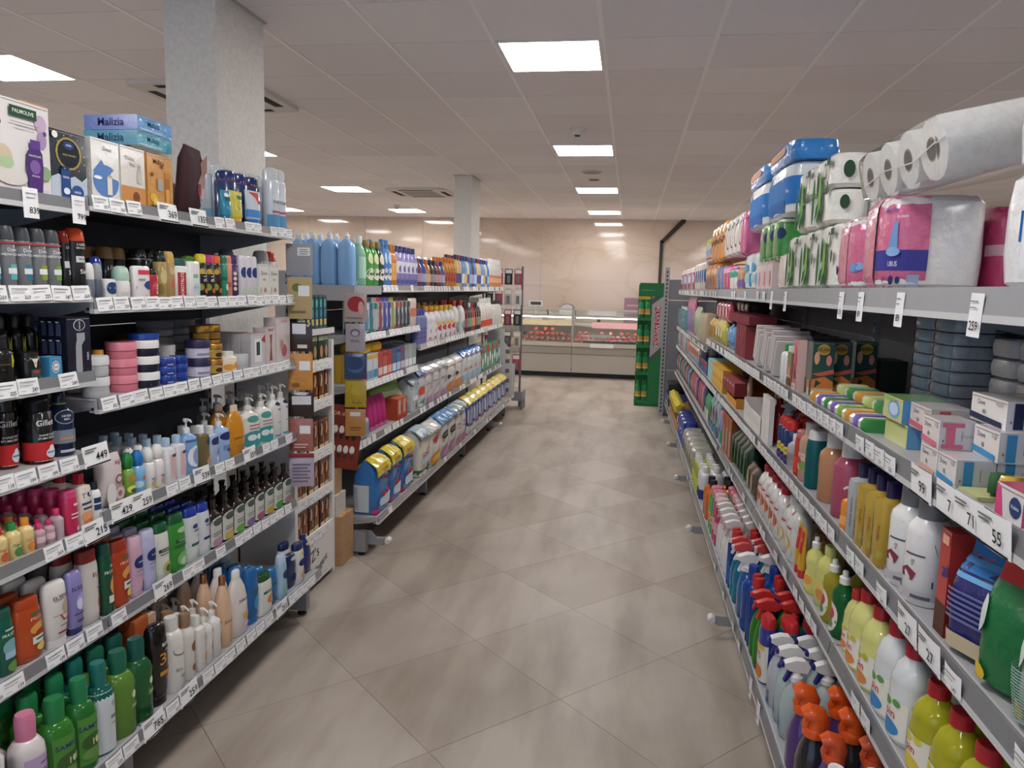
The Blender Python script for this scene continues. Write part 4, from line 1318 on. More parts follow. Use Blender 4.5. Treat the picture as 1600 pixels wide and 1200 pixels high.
strip(-1.5, 3.99, 1.54, [
    (1.525, 1.365, .125, '#b9a7a4/f', [('o', .05, .62, .75, .27, '#a3303c/m'), ('o', .5, .5, .25, .22, '#e0a8a0/m'), ('r', -.8, .12, .6, .16, '#7b6a6a/m')], 'sheet mask sachet with a red pomegranate picture'),
    (1.355, 1.2, .11, '#aaa3ab/f', [('o', 0, .68, .5, .14, '#6d6872/m'), ('o', 0, .66, .35, .09, '#b9b3bb/m'), ('t', 'PEARL', 0, .38, .12, '#5c5660/m')], 'silver sheet mask sachet with pearl print'),
    (1.19, 1.045, .125, '#2d4670/f', [('o', 0, .55, .8, .3, '#4a6a9a/m'), ('o', -.1, .62, .8, .26, '#2d4670/m')], 'blue sheet mask sachet with pale swirl'),
    (1.035, .885, .12, '#b59c2c/f', [('t', 'Quick', .1, .2, .14, '#5d4e12/m'), ('o', .1, .65, .5, .2, '#c2ab44/m')], 'mustard yellow sheet mask sachet'),
    (.875, .72, .115, '#bd8641/f', [('r', -.5, .3, .6, .34, '#77501f/m'), ('r', -.5, .22, .4, .25, '#77501f/m'), ('r', -.5, .75, .5, .9, '#e2ded8/m')], 'orange tan sheet mask sachet at strip bottom')], 'at the near end of the far left rack')
# hair shade chart leaning behind the boxes
t = empty('shade_chart', (-1.61, 3.955, .535))
t.rotation_euler = (-.12, .1, .12)
obj('board', MB().box(-.12, 0, 0, .12, .006, .36, '#7d2f22/m'), t)
pr_ = MB()
for r_ in range(2):
    for k in range(6):
        x = -.1 + k * .036
        for (z, c, s_) in ((.22 - r_ * .11, '#e9e2da/m', .016), (.185 - r_ * .11, ['#3a1a12/m', '#5a2a1a/m'][r_], .014)):
            nn = len(pr_.v)
            for i in range(12):
                a = 2 * PI * i / 12
                pr_.v.append((x + s_ * .9 * math.cos(a), -.001, z + s_ * 1.5 * math.sin(a)))
            pr_.face(tuple(range(nn, nn + 12)), c)
vs, fs = glyphs('COLOR time', True)
nn = len(pr_.v)
for x_, y_ in vs:
    pr_.v.append((-.03 + x_ * .03, -.001, .31 + y_ * .03))
for f in fs:
    pr_.face(tuple(nn + i for i in f), '#e7c7a0/m')
obj('swatch_print', pr_, t)
tag(t, 'reddish brown hair shade chart leaning above stacked cartons', 'chart')
def carton(x0, y0, z0, x1, y1, z1, m, label, rz=0):
    hx, hy = (x1 - x0) / 2, (y1 - y0) / 2
    t = empty('carton', ((x0 + x1) / 2, (y0 + y1) / 2, z0))
    t.rotation_euler = (0, 0, rz)
    h = z1 - z0
    obj('carton_body', MB().box(-hx, -hy, 0, hx, hy, h, m), t)
    obj('flap_seam', MB().box(-hx, -.0015, h - .0005, hx, .0015, h + .0008, '#6d5134/m').box(hx - .0002, -hy * .5, h * .35, hx + .0006, hy * .4, h * .36, '#7a5b3c/m'), t)
    obj('tape', MB().box(-hx * .9, -.02, h + .0002, hx * .9, .02, h + .001, '#c2a274/p'), t)
    tag(t, label, 'carton')
carton(-1.75, 3.84, 0, -1.53, 4.02, .285, CARD, 'large brown cardboard carton standing on the floor')
carton(-1.745, 3.845, .286, -1.565, 3.99, .40, '#c9c4bb/m', 'grey white carton stacked in the middle')
carton(-1.74, 3.845, .401, -1.58, 3.97, .53, CARD, 'small brown carton topmost of the floor stack')
# ------------------------------------------------------------------ wire end rack beyond the far left shelving
t = empty('wire_rack', (-1.62, 9.68, 0))
tag(t, 'wire end rack hung with kitchen tools beyond far left shelving', 'display rack')
for x in (-.3, .22):
    obj('upright', MB().box(x - .012, .1, 0, x + .012, .13, 1.85, '#6d6e70/k'), t)
grid_ = MB()
for k in range(19):
    grid_.box(-.3, .098, .25 + k * .085, .22, .102, .254 + k * .085, '#8d8e90/k')
for k in range(9):
    grid_.box(-.29 + k * .062, .094, .2, -.286 + k * .062, .098, 1.82, '#8d8e90/k')
obj('wire_grid', grid_, t)
obj('basket', MB().box(-.3, -.22, .12, .3, .1, .13, '#7b7c7e/k').box(-.3, -.225, .12, .3, -.22, .24, '#8a8b8d/k').box(.295, -.22, .12, .3, .1, .24, '#8a8b8d/k').box(-.3, -.2, 0, -.27, .1, .12, '#6d6e70/k').box(.27, -.2, 0, .3, .1, .12, '#6d6e70/k'), t)
k = 0
for zi, z in enumerate((1.62, 1.36, 1.1, .82, .52)):
    hk = MB()
    for xi in range(4):
        x = -.18 + xi * .125
        hk.tube([(x, .1, z + .19), (x, -.18, z + .2), (x, -.2, z + .215)], .003, '#a0a0a2/s', 6)
    obj('hook_bar', hk, t)
    for xi in range(4):
        c = [['#c9b03a/m', '#2b2b2d/m', '#b9b6b3/m', '#8e2f44/m', '#5a4a4a/m'], ['#b83a52/m', '#a8485a/m', '#d0cbc6/m', '#2d2c30/m', '#c9b9a6/m']][xi % 2][(zi + xi // 2) % 5]
        p = proto('sachet', .1, .02, .2, [c], [('r', -.8, .72, .8, .95, '#e7e4df/m'), ('r', -.4, .1, .4, .6, '#77777a/m')], True)
        place(p, 'hanging_pack', (-1.62 - .18 + xi * .125, 9.68 - .1, z - .012), (0, 0, -PI / 2 + .1), 'carded kitchen tool, %s hook of the %s rack tier from top' % (ORD[xi], ORD[zi]), 'card pack', 'carded tools on the end rack')
# stepped white cardboard dispenser at the end of the far left shelving
t = empty('end_dispenser', (-1.42, 9.12, .2))
m = MB().prism([(-.3, 0), (.02, 0), (.02, .42), (-.03, .5), (-.03, .62), (-.09, .7), (-.09, .86), (-.3, .9)], 'y', -.006, .006, '#c7c4c2/m')
obj('side_card', m, t)
hl = MB()
for z in (.08, .2, .32, .44, .56, .68):
    hl.box(-.07, -.0068, z, -.02, -.006, z + .05, '#6c6a6c/m')
obj('slot_holes', hl, t)
hl = MB().box(-.3, .006, 0, -.29, .2, .9, '#c7c4c2/m').box(-.3, .19, 0, .02, .2, .42, '#c7c4c2/m').box(-.3, .006, 0, .02, .2, .01, '#c7c4c2/m')
obj('tray_back', hl, t)
tag(t, 'pale stepped cardboard dispenser with slotted side at the rack end', 'dispenser')

# ------------------------------------------------------------------ products: near left rack
def lab(c, v0=.18, v1=.68, u=.75):
    return [('r', -u, v0, u, v1, c)]
WH = '#eceae6'
# gift boxes on the top shelf
R('LN.n1', 1.605, 1.818, 1, 0.223, 'box', 'gift_box', 'box', 'tall white lavender gift box with purple bottle picture', ['#dedad8/g'],
  [('r', -.85, .0, .9, .06, '#cfc5c4/m'), ('o', -.75, .82, .14, .1, '#8d7796/m'), ('o', -.85, .65, .12, .1, '#77628a/m'), ('o', .7, .8, .2, .1, '#bfa6bf/m'), ('o', .72, .62, .16, .1, '#a58ab2/m'), ('o', .82, .7, .06, .03, '#5d4a72/m'), ('o', -.6, .72, .06, .03, '#5d4a72/m'),
   ('o', -.55, .35, .3, .14, '#cbbb9f/m'), ('o', -.3, .16, .5, .1, '#d8d0cc/m'), ('o', -.45, .3, .22, .07, '#a9c29a/m'), ('o', .75, .25, .2, .08, '#8aa57c/m'), ('r', -.3, .82, .55, .93, '#1d4a33/m'), ('t', 'PALMOLIVE', .12, .875, .06, '#e9e6df/m'), ('r', -.3, .75, .6, .76, '#9b9496/m'), ('r', -.15, .71, .5, .72, '#9b9496/m'),
   ('p', [(.2, .02), (.62, .02), (.68, .3), (.66, .46), (.6, .5), (.6, .58), (.28, .58), (.28, .5), (.17, .46), (.13, .3)], '#4b2a72/m'), ('r', .28, .5, .6, .6, '#5d3a86/m'), ('o', .4, .3, .17, .08, '#7e5a9c/m'), ('t', 'PALMOLIVE', .4, .42, .035, '#d9e2d0/m'), ('t', 'Aroma', .4, .2, .04, '#e2c8e6/m')], d=.1)
R('LN.n1', 1.820, 1.960, 1, 0.179, 'box', 'gift_box', 'box', 'dark navy gift box with gold ring and blue bottles', ['#1c2634/g'],
  [('r', -1, .0, 1, .3, '#b9c3d0/m'), ('p', [(-1, .3), (-.6, .36), (-.2, .3), (.3, .36), (.7, .3), (1, .38), (1, .25), (-1, .25)], '#b9c3d0/m'), ('o', .0, .68, .72, .24, '#a58d4c/m'), ('o', 0, .68, .62, .21, '#141c28/m'), ('o', 0, .8, .3, .06, '#23406f/m'), ('t', 'NIVEA', 0, .8, .04, '#e4e8f0/m'), ('t', 'cozy moment', .0, .66, .05, '#b8a468/m'), ('o', -.75, .92, .16, .05, '#e8e4da/m'),
   ('r', -.5, .02, .0, .44, '#22477f/m'), ('r', -.44, .42, -.06, .48, '#1a3768/m'), ('t', 'NIVEA', -.25, .32, .045, '#dfe6f2/m'), ('o', -.25, .12, .18, .05, '#dfe6f2/m'), ('o', .35, .12, .36, .11, '#2a4f8d/m'), ('t', 'NIVEA', .35, .12, .05, '#e6ecf5/m')] + [('o', .8 * math.cos(a), .68 + .27 * math.sin(a), .03, .01, '#c2aa62/m') for a in (0, .5, 1, 1.5, 2, 2.6, 3.1, 3.7, 4.2, 5.2, 5.8)], d=.09)
R('LN.n1', 1.975, 2.079, 1, .255, 'box', 'gift_box', 'box', 'peach topped gift box standing behind the navy one', ['#cf9f80/g', None, '#d9a988/m'], [('r', -.8, .8, .8, .9, '#f0dccc/m')], d=.09, inset=.1)
R('LN.s1', 1.963, 2.086, 1, 0.171, 'box', 'gift_box', 'box', 'white gift box with blue swirl and small bottle', ['#dedcd8/f'],
  [('o', .0, .32, .95, .27, '#5b83bd/m'), ('p', [(-.95, .45), (-.3, .66), (.1, .5), (-.4, .42)], '#5b83bd/m'), ('p', [(.3, .45), (.9, .62), (.9, .36), (.5, .38)], '#dedcd8/m'), ('o', -.6, .36, .3, .03, '#f2f2f2/m'), ('r', .05, .1, .4, .4, '#e8e0d2/m'), ('r', .12, .38, .33, .43, '#cbb68f/m'), ('t', 'Dove', .1, .85, .1, '#55585e/m')], d=.09)
R('LN.s1', 2.089, 2.207, 1, 0.172, 'box', 'gift_box', 'box', 'cream and orange gift box with candle picture', ['#dbd6cf/f'],
  [('r', -1, .02, 1, .32, '#c98c4f/m'), ('o', .2, .14, .3, .1, '#7d4a26/m'), ('t', 'Dolce', -.3, .8, .1, '#8d8884/m'), ('t', 'Vita', -.1, .7, .1, '#8d8884/m'), ('r', .3, .4, .7, .62, '#c9c2b8/m'), ('r', .4, .6, .6, .72, '#b8b0a6/m')], d=.09)
R('LN.s1', 2.214, 2.353, 1, 0.171, 'box', 'gift_box', 'box', 'golden orange gift box with vanilla flower picture', ['#c98e44/f'],
  [('t', 'Malizia', -.1, .87, .13, '#3f2a16/m'), ('r', .3, .1, .75, .62, '#a8692c/m'), ('r', .3, .6, .75, .7, '#b9823e/m'), ('r', .38, .14, .68, .4, '#d9a055/m'), ('o', -.6, .2, .28, .08, '#e0b23a/m'), ('o', -.45, .12, .2, .07, '#e8c860/m'), ('o', .1, .8, .1, .04, '#7b4a22/m'), ('o', -.7, .62, .1, .04, '#7b4a22/m'), ('r', -.3, .35, .1, .56, '#a8a49c/m'), ('r', -.9, .02, .9, .06, '#5f3a1a/m')], d=.09)
for k, (c, c2, nm) in enumerate((('#4f9cb8/f', '#5aa6be/f', 'teal blue flat gift box lying on the boxed sets, lower of two'), ('#6c7fc4/f', '#5d9ad0/f', 'lilac blue flat gift box lying topmost above the boxed sets'))):
    p = proto('box', .185, .19, .047, [c2, c, c2], [('t', 'Malizia', -.1, .55, .5, '#1f3a55/m'), ('t', 'Malizia', -2, .5, .75, '#2a3768/m'), ('r', -.9, .1, .4, .18, '#cfe4ee/m')])
    place(p, 'flat_gift_box', (-1.69, 2.37 + k * .004, 2.006 + k * .049), (0, 0, .0), nm, 'box', 'flat gift boxes')
o = obj('carton_riser', MB().box(-.06, -.09, 0, .06, .09, .2045, '#8d6f56/m'), None, (-1.81, 2.37, 1.801)); occupy(([-1.87, 2.28, 1.8], [-1.75, 2.46, 2.0])); tag(o, 'brown carton behind the boxed sets carrying the flat gift boxes', 'carton')
R('LN.s1', 2.445, 2.612, 1, 0.248, 'sachet', 'gift_bag', 'bag', 'dark maroon gift bag with pink beauty card', ['#3d1f26/m'], [('p', [(.0, .5), (.7, .85), (1.1, .5), (.5, .2)], '#a8908c/m'), ('p', [(.1, .8), (.8, .95), (1, .7), (.4, .6)], '#a07a70/m'), ('r', .0, .35, .35, .5, '#8d2f3c/m'), ('r', .45, .3, .8, .45, '#d8b0a8/m')], d=.06, inset=.05, rot=(0, .1, .2))
R('LN.s1', 2.364, 2.579, 1, .15, 'bag', 'cloth_pouch', 'pouch', 'cream cloth pouch with pink floral card in front', ['#cfc2b2/m', '#c9b8aa/m'], [('p', [(.1, .1), (.95, .3), (.9, .75), (.2, .6)], '#c99a90/m'), ('o', .5, .45, .2, .14, '#4a2a24/m'), ('o', .7, .3, .18, .1, '#d8a58c/m')], d=.11, rot=(0, .06, .15))
R('LN.s1', 2.579, 2.676, 1, 0.138, 'tube', 'cream_tube', 'tube', 'beige cream tube standing on pink cap', ['#b9a184/p', '#c98a96/g'], [('o', 0, .55, .25, .1, '#d9c6ac/m')], d=.045)
R('LN.s1', 2.685, 2.741, 1, 0.117, 'tube', 'cream_tube', 'tube', 'teal blue hair removal tube', ['#2c86a4/g', '#2f6f94/g'], [('o', 0, .8, .3, .1, '#dfe6ea/m'), ('r', -.3, .6, .5, .75, '#1d4a5c/m')], d=.04)
R('LN.s1', 2.751, 2.825, 1, 0.123, 'tube', 'cream_tube', 'tube', 'lemon yellow cream tube with orange cap', ['#cfc657/g', '#d8a52c/g'], [('r', .0, .7, .6, .85, '#4f6a55/m'), ('p', [(-.2, .4), (.2, .62), (.5, .6), (.1, .3)], '#8a8a3a/m')], d=.04)
R('LN.s1', 2.881, 2.978, 1, 0.142, 'tube', 'cream_tube', 'tube', 'white to blue hair removal tube with red mark', ['#c9d2dc/g', '#2f6fb4/g'], [('r', -1, .0, 1, .35, '#4a8ac8/m'), ('p', [(-.4, .95), (.4, .95), (.6, .6), (.3, .55), (.1, .75)], '#c8402c/m')], d=.045)
R('LN.s1', 2.811, 3.085, 3, 0.212, 'can', 'spray_can', 'can', 'spray can with navy cap and red collar', ['#2d4672/g', '#24316e/g', '#8d2f40/p'], [('p', [(-.2, .8), (.5, .85), (.6, .6), (.2, .55)], '#c8472f/m'), ('r', -.5, .2, .7, .5, '#45669c/m')], inset=.055)
R('LN.s1', 3.003, 3.078, 1, 0.152, 'round', 'spray_can', 'can', 'pale blue body spray with round navy logo', ['#b4c4d6/g', '#dfe4e9/v'], [('o', .0, .62, .5, .1, '#1f3a78/m'), ('r', -.6, .05, .6, .35, '#8fb2cf/m')], inset=.01)
R('LN.s1', 3.064, 3.217, 2, 0.262, 'can', 'spray_can', 'can', 'white foam can with clear cap and red mark', ['#d5dbe2/g', '#e3e8ea/v'], [('p', [(-.2, .85), (.6, .9), (.7, .66), (.35, .6)], '#d24a30/m'), ('t', 'Vidal', .1, .56, .1, '#3a3f4a/m'), ('r', -.7, .02, .7, .3, '#5f9ac2/m'), ('r', -.3, .34, .5, .38, '#c0506a/m')])
R('LN.s1', 2.780, 3.491, 7, .245, 'can', 'spray_can', 'can', 'pale spray can with ribbed clear cap at rear', ['#b9c4d2/g', '#dfe4e6/v'], [('r', -.7, .05, .7, .3, '#7fa8c6/m')], inset=.13, w=.05)
# deodorants
dv = []
for c1, c2 in (('#2d6aa0/m', '#4f8fc0/m'), ('#3f9aa0/m', '#62b4b4/m'), ('#3f9fb8/m', '#2d7896/m'), ('#b4c437/m', '#8aa02c/m'), ('#86bd4e/m', '#6aa23c/m')):
    dv.append((['#75777a/g', '#3c3f43/p'], [('p', [(-.85, .1), (.75, .2), (.85, .62), (-.75, .5)], c1), ('r', .05, .18, .75, .5, c2), ('r', -.1, .3, .7, .42, '#e1e6e6/m'), ('t', 'Dove', .25, .8, .1, '#d9dadb/m'), ('t', 'MEN+CARE', .2, .7, .075, '#d9dadb/m'), ('r', -.6, .93, .7, .97, '#b34a4a/m')]))
R('LN.n2', 1.597, 1.847, 5, 0.155, 'dome', 'deodorant_can', 'can', 'grey deodorant can with coloured band and charcoal cap', ['#75777a/g', '#3c3f43/p'], None, var=dv, rows=2, gap=.9)
R('LN.n2', 1.849, 1.883, 1, 0.155, 'waistcan', 'deodorant_can', 'can', 'slim black deodorant can with dark red cap', ['#1c1c1e/g', '#7d2a24/v'], [('r', -.2, .45, .8, .6, '#b9b9ba/m'), ('t', 'LO', .2, .9, .08, '#cfcfd0/m'), ('t', '5', .3, .35, .14, '#dcdcdc/m')], d=.05)
R('LN.n2', 1.886, 1.946, 1, 0.166, 'waistcan', 'deodorant_can', 'can', 'black deodorant can with clear orange red cap', ['#232325/g', '#d2542c/v'], [('r', -.15, .55, .85, .68, '#c9c9ca/m'), ('t', "L'ORÉAL", .3, .92, .07, '#d5d5d6/m'), ('t', 'MEN EXPERT', .3, .85, .05, '#d5d5d6/m'), ('t', '48H DRY', .35, .62, .06, '#222222/m'), ('t', '5in1', .35, .35, .13, '#e4e4e4/m')], d=.052)
R('LN.s2', 1.944, 2.011, 2, .105, 'rollon', 'roll_on', 'roll-on', 'small roll on with white dome cap', ['#6d7486/g', '#dedddb/p'], [('o', .3, .4, .3, .2, '#1f3a78/m')], var=[(['#6d7486/g', '#dedddb/p'], None), (['#565c6c/g', '#8f8f92/p'], None)], inset=.006)
R('LN.s2', 1.987, 2.036, 1, .06, 'stick', 'roll_on', 'roll-on', 'short white stick with round blue logo', ['#d9d6d0/g', '#d9d6d0/g'], [('o', 0, .55, .5, .3, '#1d3a70/m')])
R('LN.s2', 2.031, 2.074, 1, .125, 'rollon', 'roll_on', 'roll-on', 'deep blue roll on bottle', ['#2f48a0/g', '#2a3f94/g'], [('r', -.4, .1, .6, .45, '#dfe3ee/m'), ('o', .2, .3, .3, .12, '#1f3a88/m')])
R('LN.s2', 2.077, 2.134, 1, .1, 'rollon', 'roll_on', 'roll-on', 'white roll on with pale mint cap', ['#dcdad4/g', '#a9c6b6/p'], [('r', -.3, .2, .5, .4, '#c9c5bf/m')])
R('LN.s2', 2.143, 2.219, 1, 0.102, 'stick', 'deodorant_stick', 'deodorant', 'white and pink flat deodorant stick', ['#e6dfe0/g', '#e4e0df/g'], [('r', -.3, .74, 1, .88, '#cf3f56/m'), ('o', .35, .42, .35, .14, '#20407f/m'), ('p', [(-.8, .0), (-.5, .4), (.2, .05)], '#d99ab0/m'), ('r', -.3, .55, .05, .62, '#999999/m')], d=.03)
R('LN.s2', 2.226, 2.270, 1, 0.096, 'can', 'deodorant_can', 'can', 'red deodorant can with lettering up the side', ['#a82c35/g', '#1f1f21/g'], [('t', 'Malizia', .3, .4, .16, '#e9d9c9/m', 90)], d=.045)
R('LN.s2', 2.273, 2.362, 2, 0.156, 'dome', 'deodorant_can', 'can', 'gold marbled deodorant can', ['#a0894f/g', '#22241f/g'], None, var=[(['#a58f58/g', '#22241f/g'], [('o', .1, .6, .4, .2, '#c9b684/m'), ('o', -.3, .25, .3, .15, '#7d6a38/m')]), (['#a98a5c/g', '#c29a4c/p'], [('o', .2, .4, .3, .14, '#b56a4a/m'), ('o', .1, .75, .3, .1, '#c9ae7c/m')])])
R('LN.s2', 2.366, 2.435, 1, 0.137, 'can', 'deodorant_can', 'can', 'white talc deodorant can with dark green cap', ['#dfe0dc/g', '#24524a/p'], [('r', -.3, .08, .35, .8, '#a9343a/m'), ('t', 'BOROTALCO', .02, .44, .13, '#f0ece6/m', 90), ('r', -1, 0, 1, .04, '#24524a/m')], d=.05)
R('LN.s2', 2.438, 2.507, 1, 0.127, 'stick', 'deodorant_stick', 'deodorant', 'white stick deodorant with faint leaf print', ['#e2e4e2/g', '#e6e6e3/g'], [('o', .0, .6, .2, .06, '#8fb5a0/m'), ('r', -.1, .2, .5, .4, '#b5cede/m'), ('t', 'pro', .0, .3, .1, '#c05a70/m')], d=.035)
R('LN.s2', 2.531, 2.589, 1, 0.150, 'can', 'deodorant_can', 'can', 'white can with bright lime cap at rear', ['#d9e0d6/g', '#72b43c/g'], None, inset=.06)
bu = [('t', 'B.U.', .2, .6, .18, '#e6e4dc/m', 90), ('o', -.3, .3, .3, .1, '#8a9a3a/m'), ('o', .3, .2, .3, .08, '#b0622c/m'), ('o', -.2, .75, .3, .08, '#c2a23a/m')]
R('LN.s2', 2.511, 2.658, 3, 0.157, 'can', 'deodorant_can', 'can', 'black jungle print body spray', ['#26241f/g', '#d8c23a/g'], bu, var=[(['#26241f/g', '#d8c23a/g'], bu), (['#2a1f28/g', '#b8357a/g'], bu), (['#3a2218/g', '#e0642c/g'], bu[1:])])
R('LN.s2', 2.663, 2.729, 2, 0.159, 'can', 'deodorant_can', 'can', 'green and coral striped spray can', ['#2f8a6c/g', '#2c7a60/g'], None, var=[(['#2f8a6c/g', '#2c7a60/g'], [('r', -.8, .5, .8, .6, '#1d5e4a/m'), ('o', .3, .3, .3, .1, '#d9e2dc/m')]), (['#d88a76/g', '#d9876f/g'], [('r', -.8, .3, .8, .45, '#b85a4a/m')])])
R('LN.s2', 2.734, 2.783, 1, 0.162, 'can', 'deodorant_can', 'can', 'purple leopard spotted spray can', ['#4a2f68/g', '#3f2a66/g'], [('o', u_, v_, .18, .06, '#d9cfc4/m') for u_ in (-.6, -.1, .4, .8) for v_ in (.25, .4, .55, .7)], d=.05)
R('LN.s2', 2.788, 2.923, 3, 0.162, 'stick', 'deodorant_stick', 'deodorant', 'lilac white stick with round navy logo', ['#d9d2dc/g', '#dfdae0/g'], [('o', .1, .6, .55, .13, '#1d3a74/m'), ('o', .2, .15, .4, .1, '#b9cfae/m')], d=.035)
R('LN.s2', 2.929, 3.108, 1, 0.134, 'box', 'soap_box', 'box', 'white boxed stick set with gold lettering', ['#e2dfda/g'], [('t', 'Dove', .0, .72, .18, '#6f6a64/m'), ('o', .2, .2, .25, .08, '#b58a6a/m'), ('r', -.3, .5, .3, .56, '#a9a49c/m'), ('o', -.6, .2, .2, .1, '#b9c7a8/m')], d=.05)
R('LN.s2', 2.167, 2.286, 2, .162, 'dome', 'deodorant_can', 'can', 'black can with bronze cap in the rear line', ['#1d1d1f/g', '#8a6a3c/p'], [('t', 'Q', .2, .8, .1, '#c9c9c9/m')], inset=.12, rows=2)
R('LN.s2', 2.252, 2.437, 3, .165, 'dome', 'deodorant_can', 'can', 'black can with black dome cap in rear line', ['#1b1b1d/g', '#202023/g', '#b9b9bb/s'], [('t', 'Q', .2, .8, .1, '#c9c9c9/m')], inset=.08, rows=2)
R('LN.s2', 2.791, 3.113, 4, .168, 'dome', 'deodorant_can', 'can', 'violet can with dark red dome cap', ['#5a3a5e/g', '#6d1f24/g'], None, inset=.12)
R('LN.s2', 3.035, 3.264, 3, 0.198, 'dome', 'deodorant_can', 'can', 'pale can behind the boxed stick set', ['#d9d6d4/g', '#8a8a8d/p'], None, inset=.07, var=[(['#6d7fb0/g', '#77787b/p'], None), (['#cfcdd0/g', '#b9b7b6/p'], None), (['#d9d6d4/g', '#c8402f/g'], None)])
# men's care
R('LN.n3', 1.608, 1.691, 1, 0.112, 'wide', 'shower_gel_bottle', 'bottle', 'broad black gel bottle with yellow hexagon label', ['#141416/g', '#1b1b1d/p'], [('p', [(-.6, .62), (-.5, .42), (0, .34), (.5, .42), (.6, .62), (.5, .82), (0, .9), (-.5, .82)], '#1a1a1a/m'), ('p', [(-.55, .62), (-.45, .45), (0, .38), (.45, .45), (.55, .62), (.45, .79), (0, .86), (-.45, .79)], '#b8b02c/m'), ('t', 'BRION', 0, .65, .12, '#20200f/m'), ('r', -.3, .52, .3, .55, '#55521f/m')], d=.07, inset=.01)
R('LN.n3', 1.721, 1.862, 3, .165, 'wide', 'shower_gel_bottle', 'bottle', 'broad black gel bottle in the rear line', ['#141416/g', '#19191b/p'], [('p', [(-.55, .62), (-.45, .45), (0, .38), (.45, .45), (.55, .62), (.45, .79), (0, .86), (-.45, .79)], '#b8b02c/m')], d=.07, inset=.09, rows=2)
R('LN.n3', 1.699, 1.757, 1, 0.074, 'shampoo', 'shower_gel_bottle', 'bottle', 'black bottle printed with a white shirt front', ['#1b1917/g', '#1b1917/g'], [('p', [(-.3, .95), (0, .5), (.3, .95), (.1, .9), (-.1, .9)], '#d9d4c6/m'), ('r', -.25, .15, .3, .45, '#3a4a45/m'), ('o', .0, .35, .15, .06, '#a8403a/m')], d=.05)
R('LN.n3', 1.770, 1.816, 1, 0.055, 'box', 'small_carton', 'box', 'small sky blue carton with round emblem', ['#3d8cb8/m'], [('o', 0, .5, .62, .3, '#e4e9ec/m'), ('o', 0, .5, .52, .25, '#2d3f4c/m'), ('o', 0, .5, .45, .2, '#e4e9ec/m'), ('t', 'bath', 0, .5, .16, '#b04a3a/m')], d=.04)
R('LN.n3', 1.893, 1.972, 1, .034, 'tin', 'cream_tin', 'tin', 'navy cream tin stacked at the rear', ['#202c4e/g', '#25345c/g'], [('t', 'NIVEA', 0, .3, .4, '#9fb0d0/m')], stack=4, inset=.1, w=.09)
R('LN.n3', 1.872, 1.968, 1, 0.158, 'box', 'display_carton', 'box', 'tall navy display carton with silver stripe and tubes', ['#1d2233/g', '#1a1f2c/g'],
  [('p', [(-.25, .0), (.15, .0), (.2, .08), (.2, .5), (.5, .6), (.5, .72), (-.2, .72), (-.2, .6), (-.3, .5), (-.35, .1)], '#9a9da2/m'), ('o', .05, .86, .5, .1, '#e1e4ea/m'), ('o', .05, .86, .45, .09, '#141a30/m'), ('t', 'NIVEA', .05, .86, .05, '#eceef2/m', -90), ('t', 'MEN', .65, .3, .07, '#c9ccd2/m', -90)] + [('r', -2.75 + k * .55, .04 + j * .32, -2.4 + k * .55, .26 + j * .32, '#38425e/m') for k in range(3) for j in range(3)] + [('o', -2.58 + k * .55, .28 + j * .32, .14, .012, '#c9ccd2/m') for k in range(3) for j in range(3)], d=.085)
R('LN.n4', 1.535, 1.610, 1, 0.174, 'dome', 'shaving_gel_can', 'can', 'white topped can with orange and blue print', ['#b8552c/g', '#d9d9d6/p'], [('r', -1, .6, 1, .9, '#e2b23c/m'), ('r', -1, .42, 1, .62, '#2c3a7a/m'), ('r', .1, .05, .9, .3, '#d9cfc6/m')])
gd = [('r', -1.6, .0, 1.6, .42, '#c42a2c/m'), ('t', 'Gillette', .25, .78, .15, '#e3e3e3/m'), ('t', 'SHAVE FOAM', .2, .55, .055, '#dcdcdc/m'), ('t', 'SPUMA DE RAS', .2, .49, .055, '#dcdcdc/m'), ('o', .35, .2, .3, .1, '#dfe0e2/m'), ('o', .35, .28, .15, .07, '#dfe0e2/m'), ('r', .1, .2, .6, .23, '#5a8ac0/m'), ('r', -.4, .06, .5, .07, '#f0c0bc/m')]
R('LN.n4', 1.730, 1.807, 1, 0.178, 'can', 'shaving_foam_can', 'can', 'black and red shaving foam can standing in front', ['#161618/g', '#232427/v'], gd, inset=.01)
R('LN.n4', 1.665, 1.785, 2, .2, 'can', 'shaving_foam_can', 'can', 'black and red shaving foam can', ['#161618/g', '#1a1a1c/g'], gd, inset=.05, rows=2)
R('LN.n4', 1.824, 1.899, 1, 0.182, 'round', 'shaving_gel_can', 'can', 'navy shaving gel can with green collar', ['#1d2a48/g', '#1a2440/g', '#7da53c/p'], [('o', .05, .74, .55, .13, '#c9d2e0/m'), ('o', .05, .74, .5, .118, '#1d2a48/m'), ('t', 'NIVEA', .05, .76, .06, '#dfe5ee/m'), ('t', 'MEN', .05, .7, .05, '#dfe5ee/m'), ('r', -.6, .25, .6, .5, '#7d8796/m'), ('r', -.3, .32, .4, .36, '#c08a5a/m'), ('r', -.3, .08, .4, .13, '#b9c2d0/m')], inset=.02)
R('LN.n4', 1.906, 1.978, 1, 0.185, 'round', 'shaving_gel_can', 'can', 'black shaving gel can with green collar', ['#1e2022/g', '#191a1c/g', '#7da53c/p'], [('o', .3, .74, .5, .13, '#b9bcc0/m'), ('o', .3, .74, .45, .118, '#1e2022/m'), ('t', 'NIVEA', .3, .74, .055, '#dcdee0/m'), ('t', 'deep', .3, .48, .07, '#dcdee0/m')], inset=.02)
R('LN.n4', 1.829, 2.060, 3, .19, 'round', 'shaving_gel_can', 'can', 'dark shaving gel can in the rear line', ['#1d2a48/g', '#1a2440/g', '#6d9034/p'], None, inset=.1)
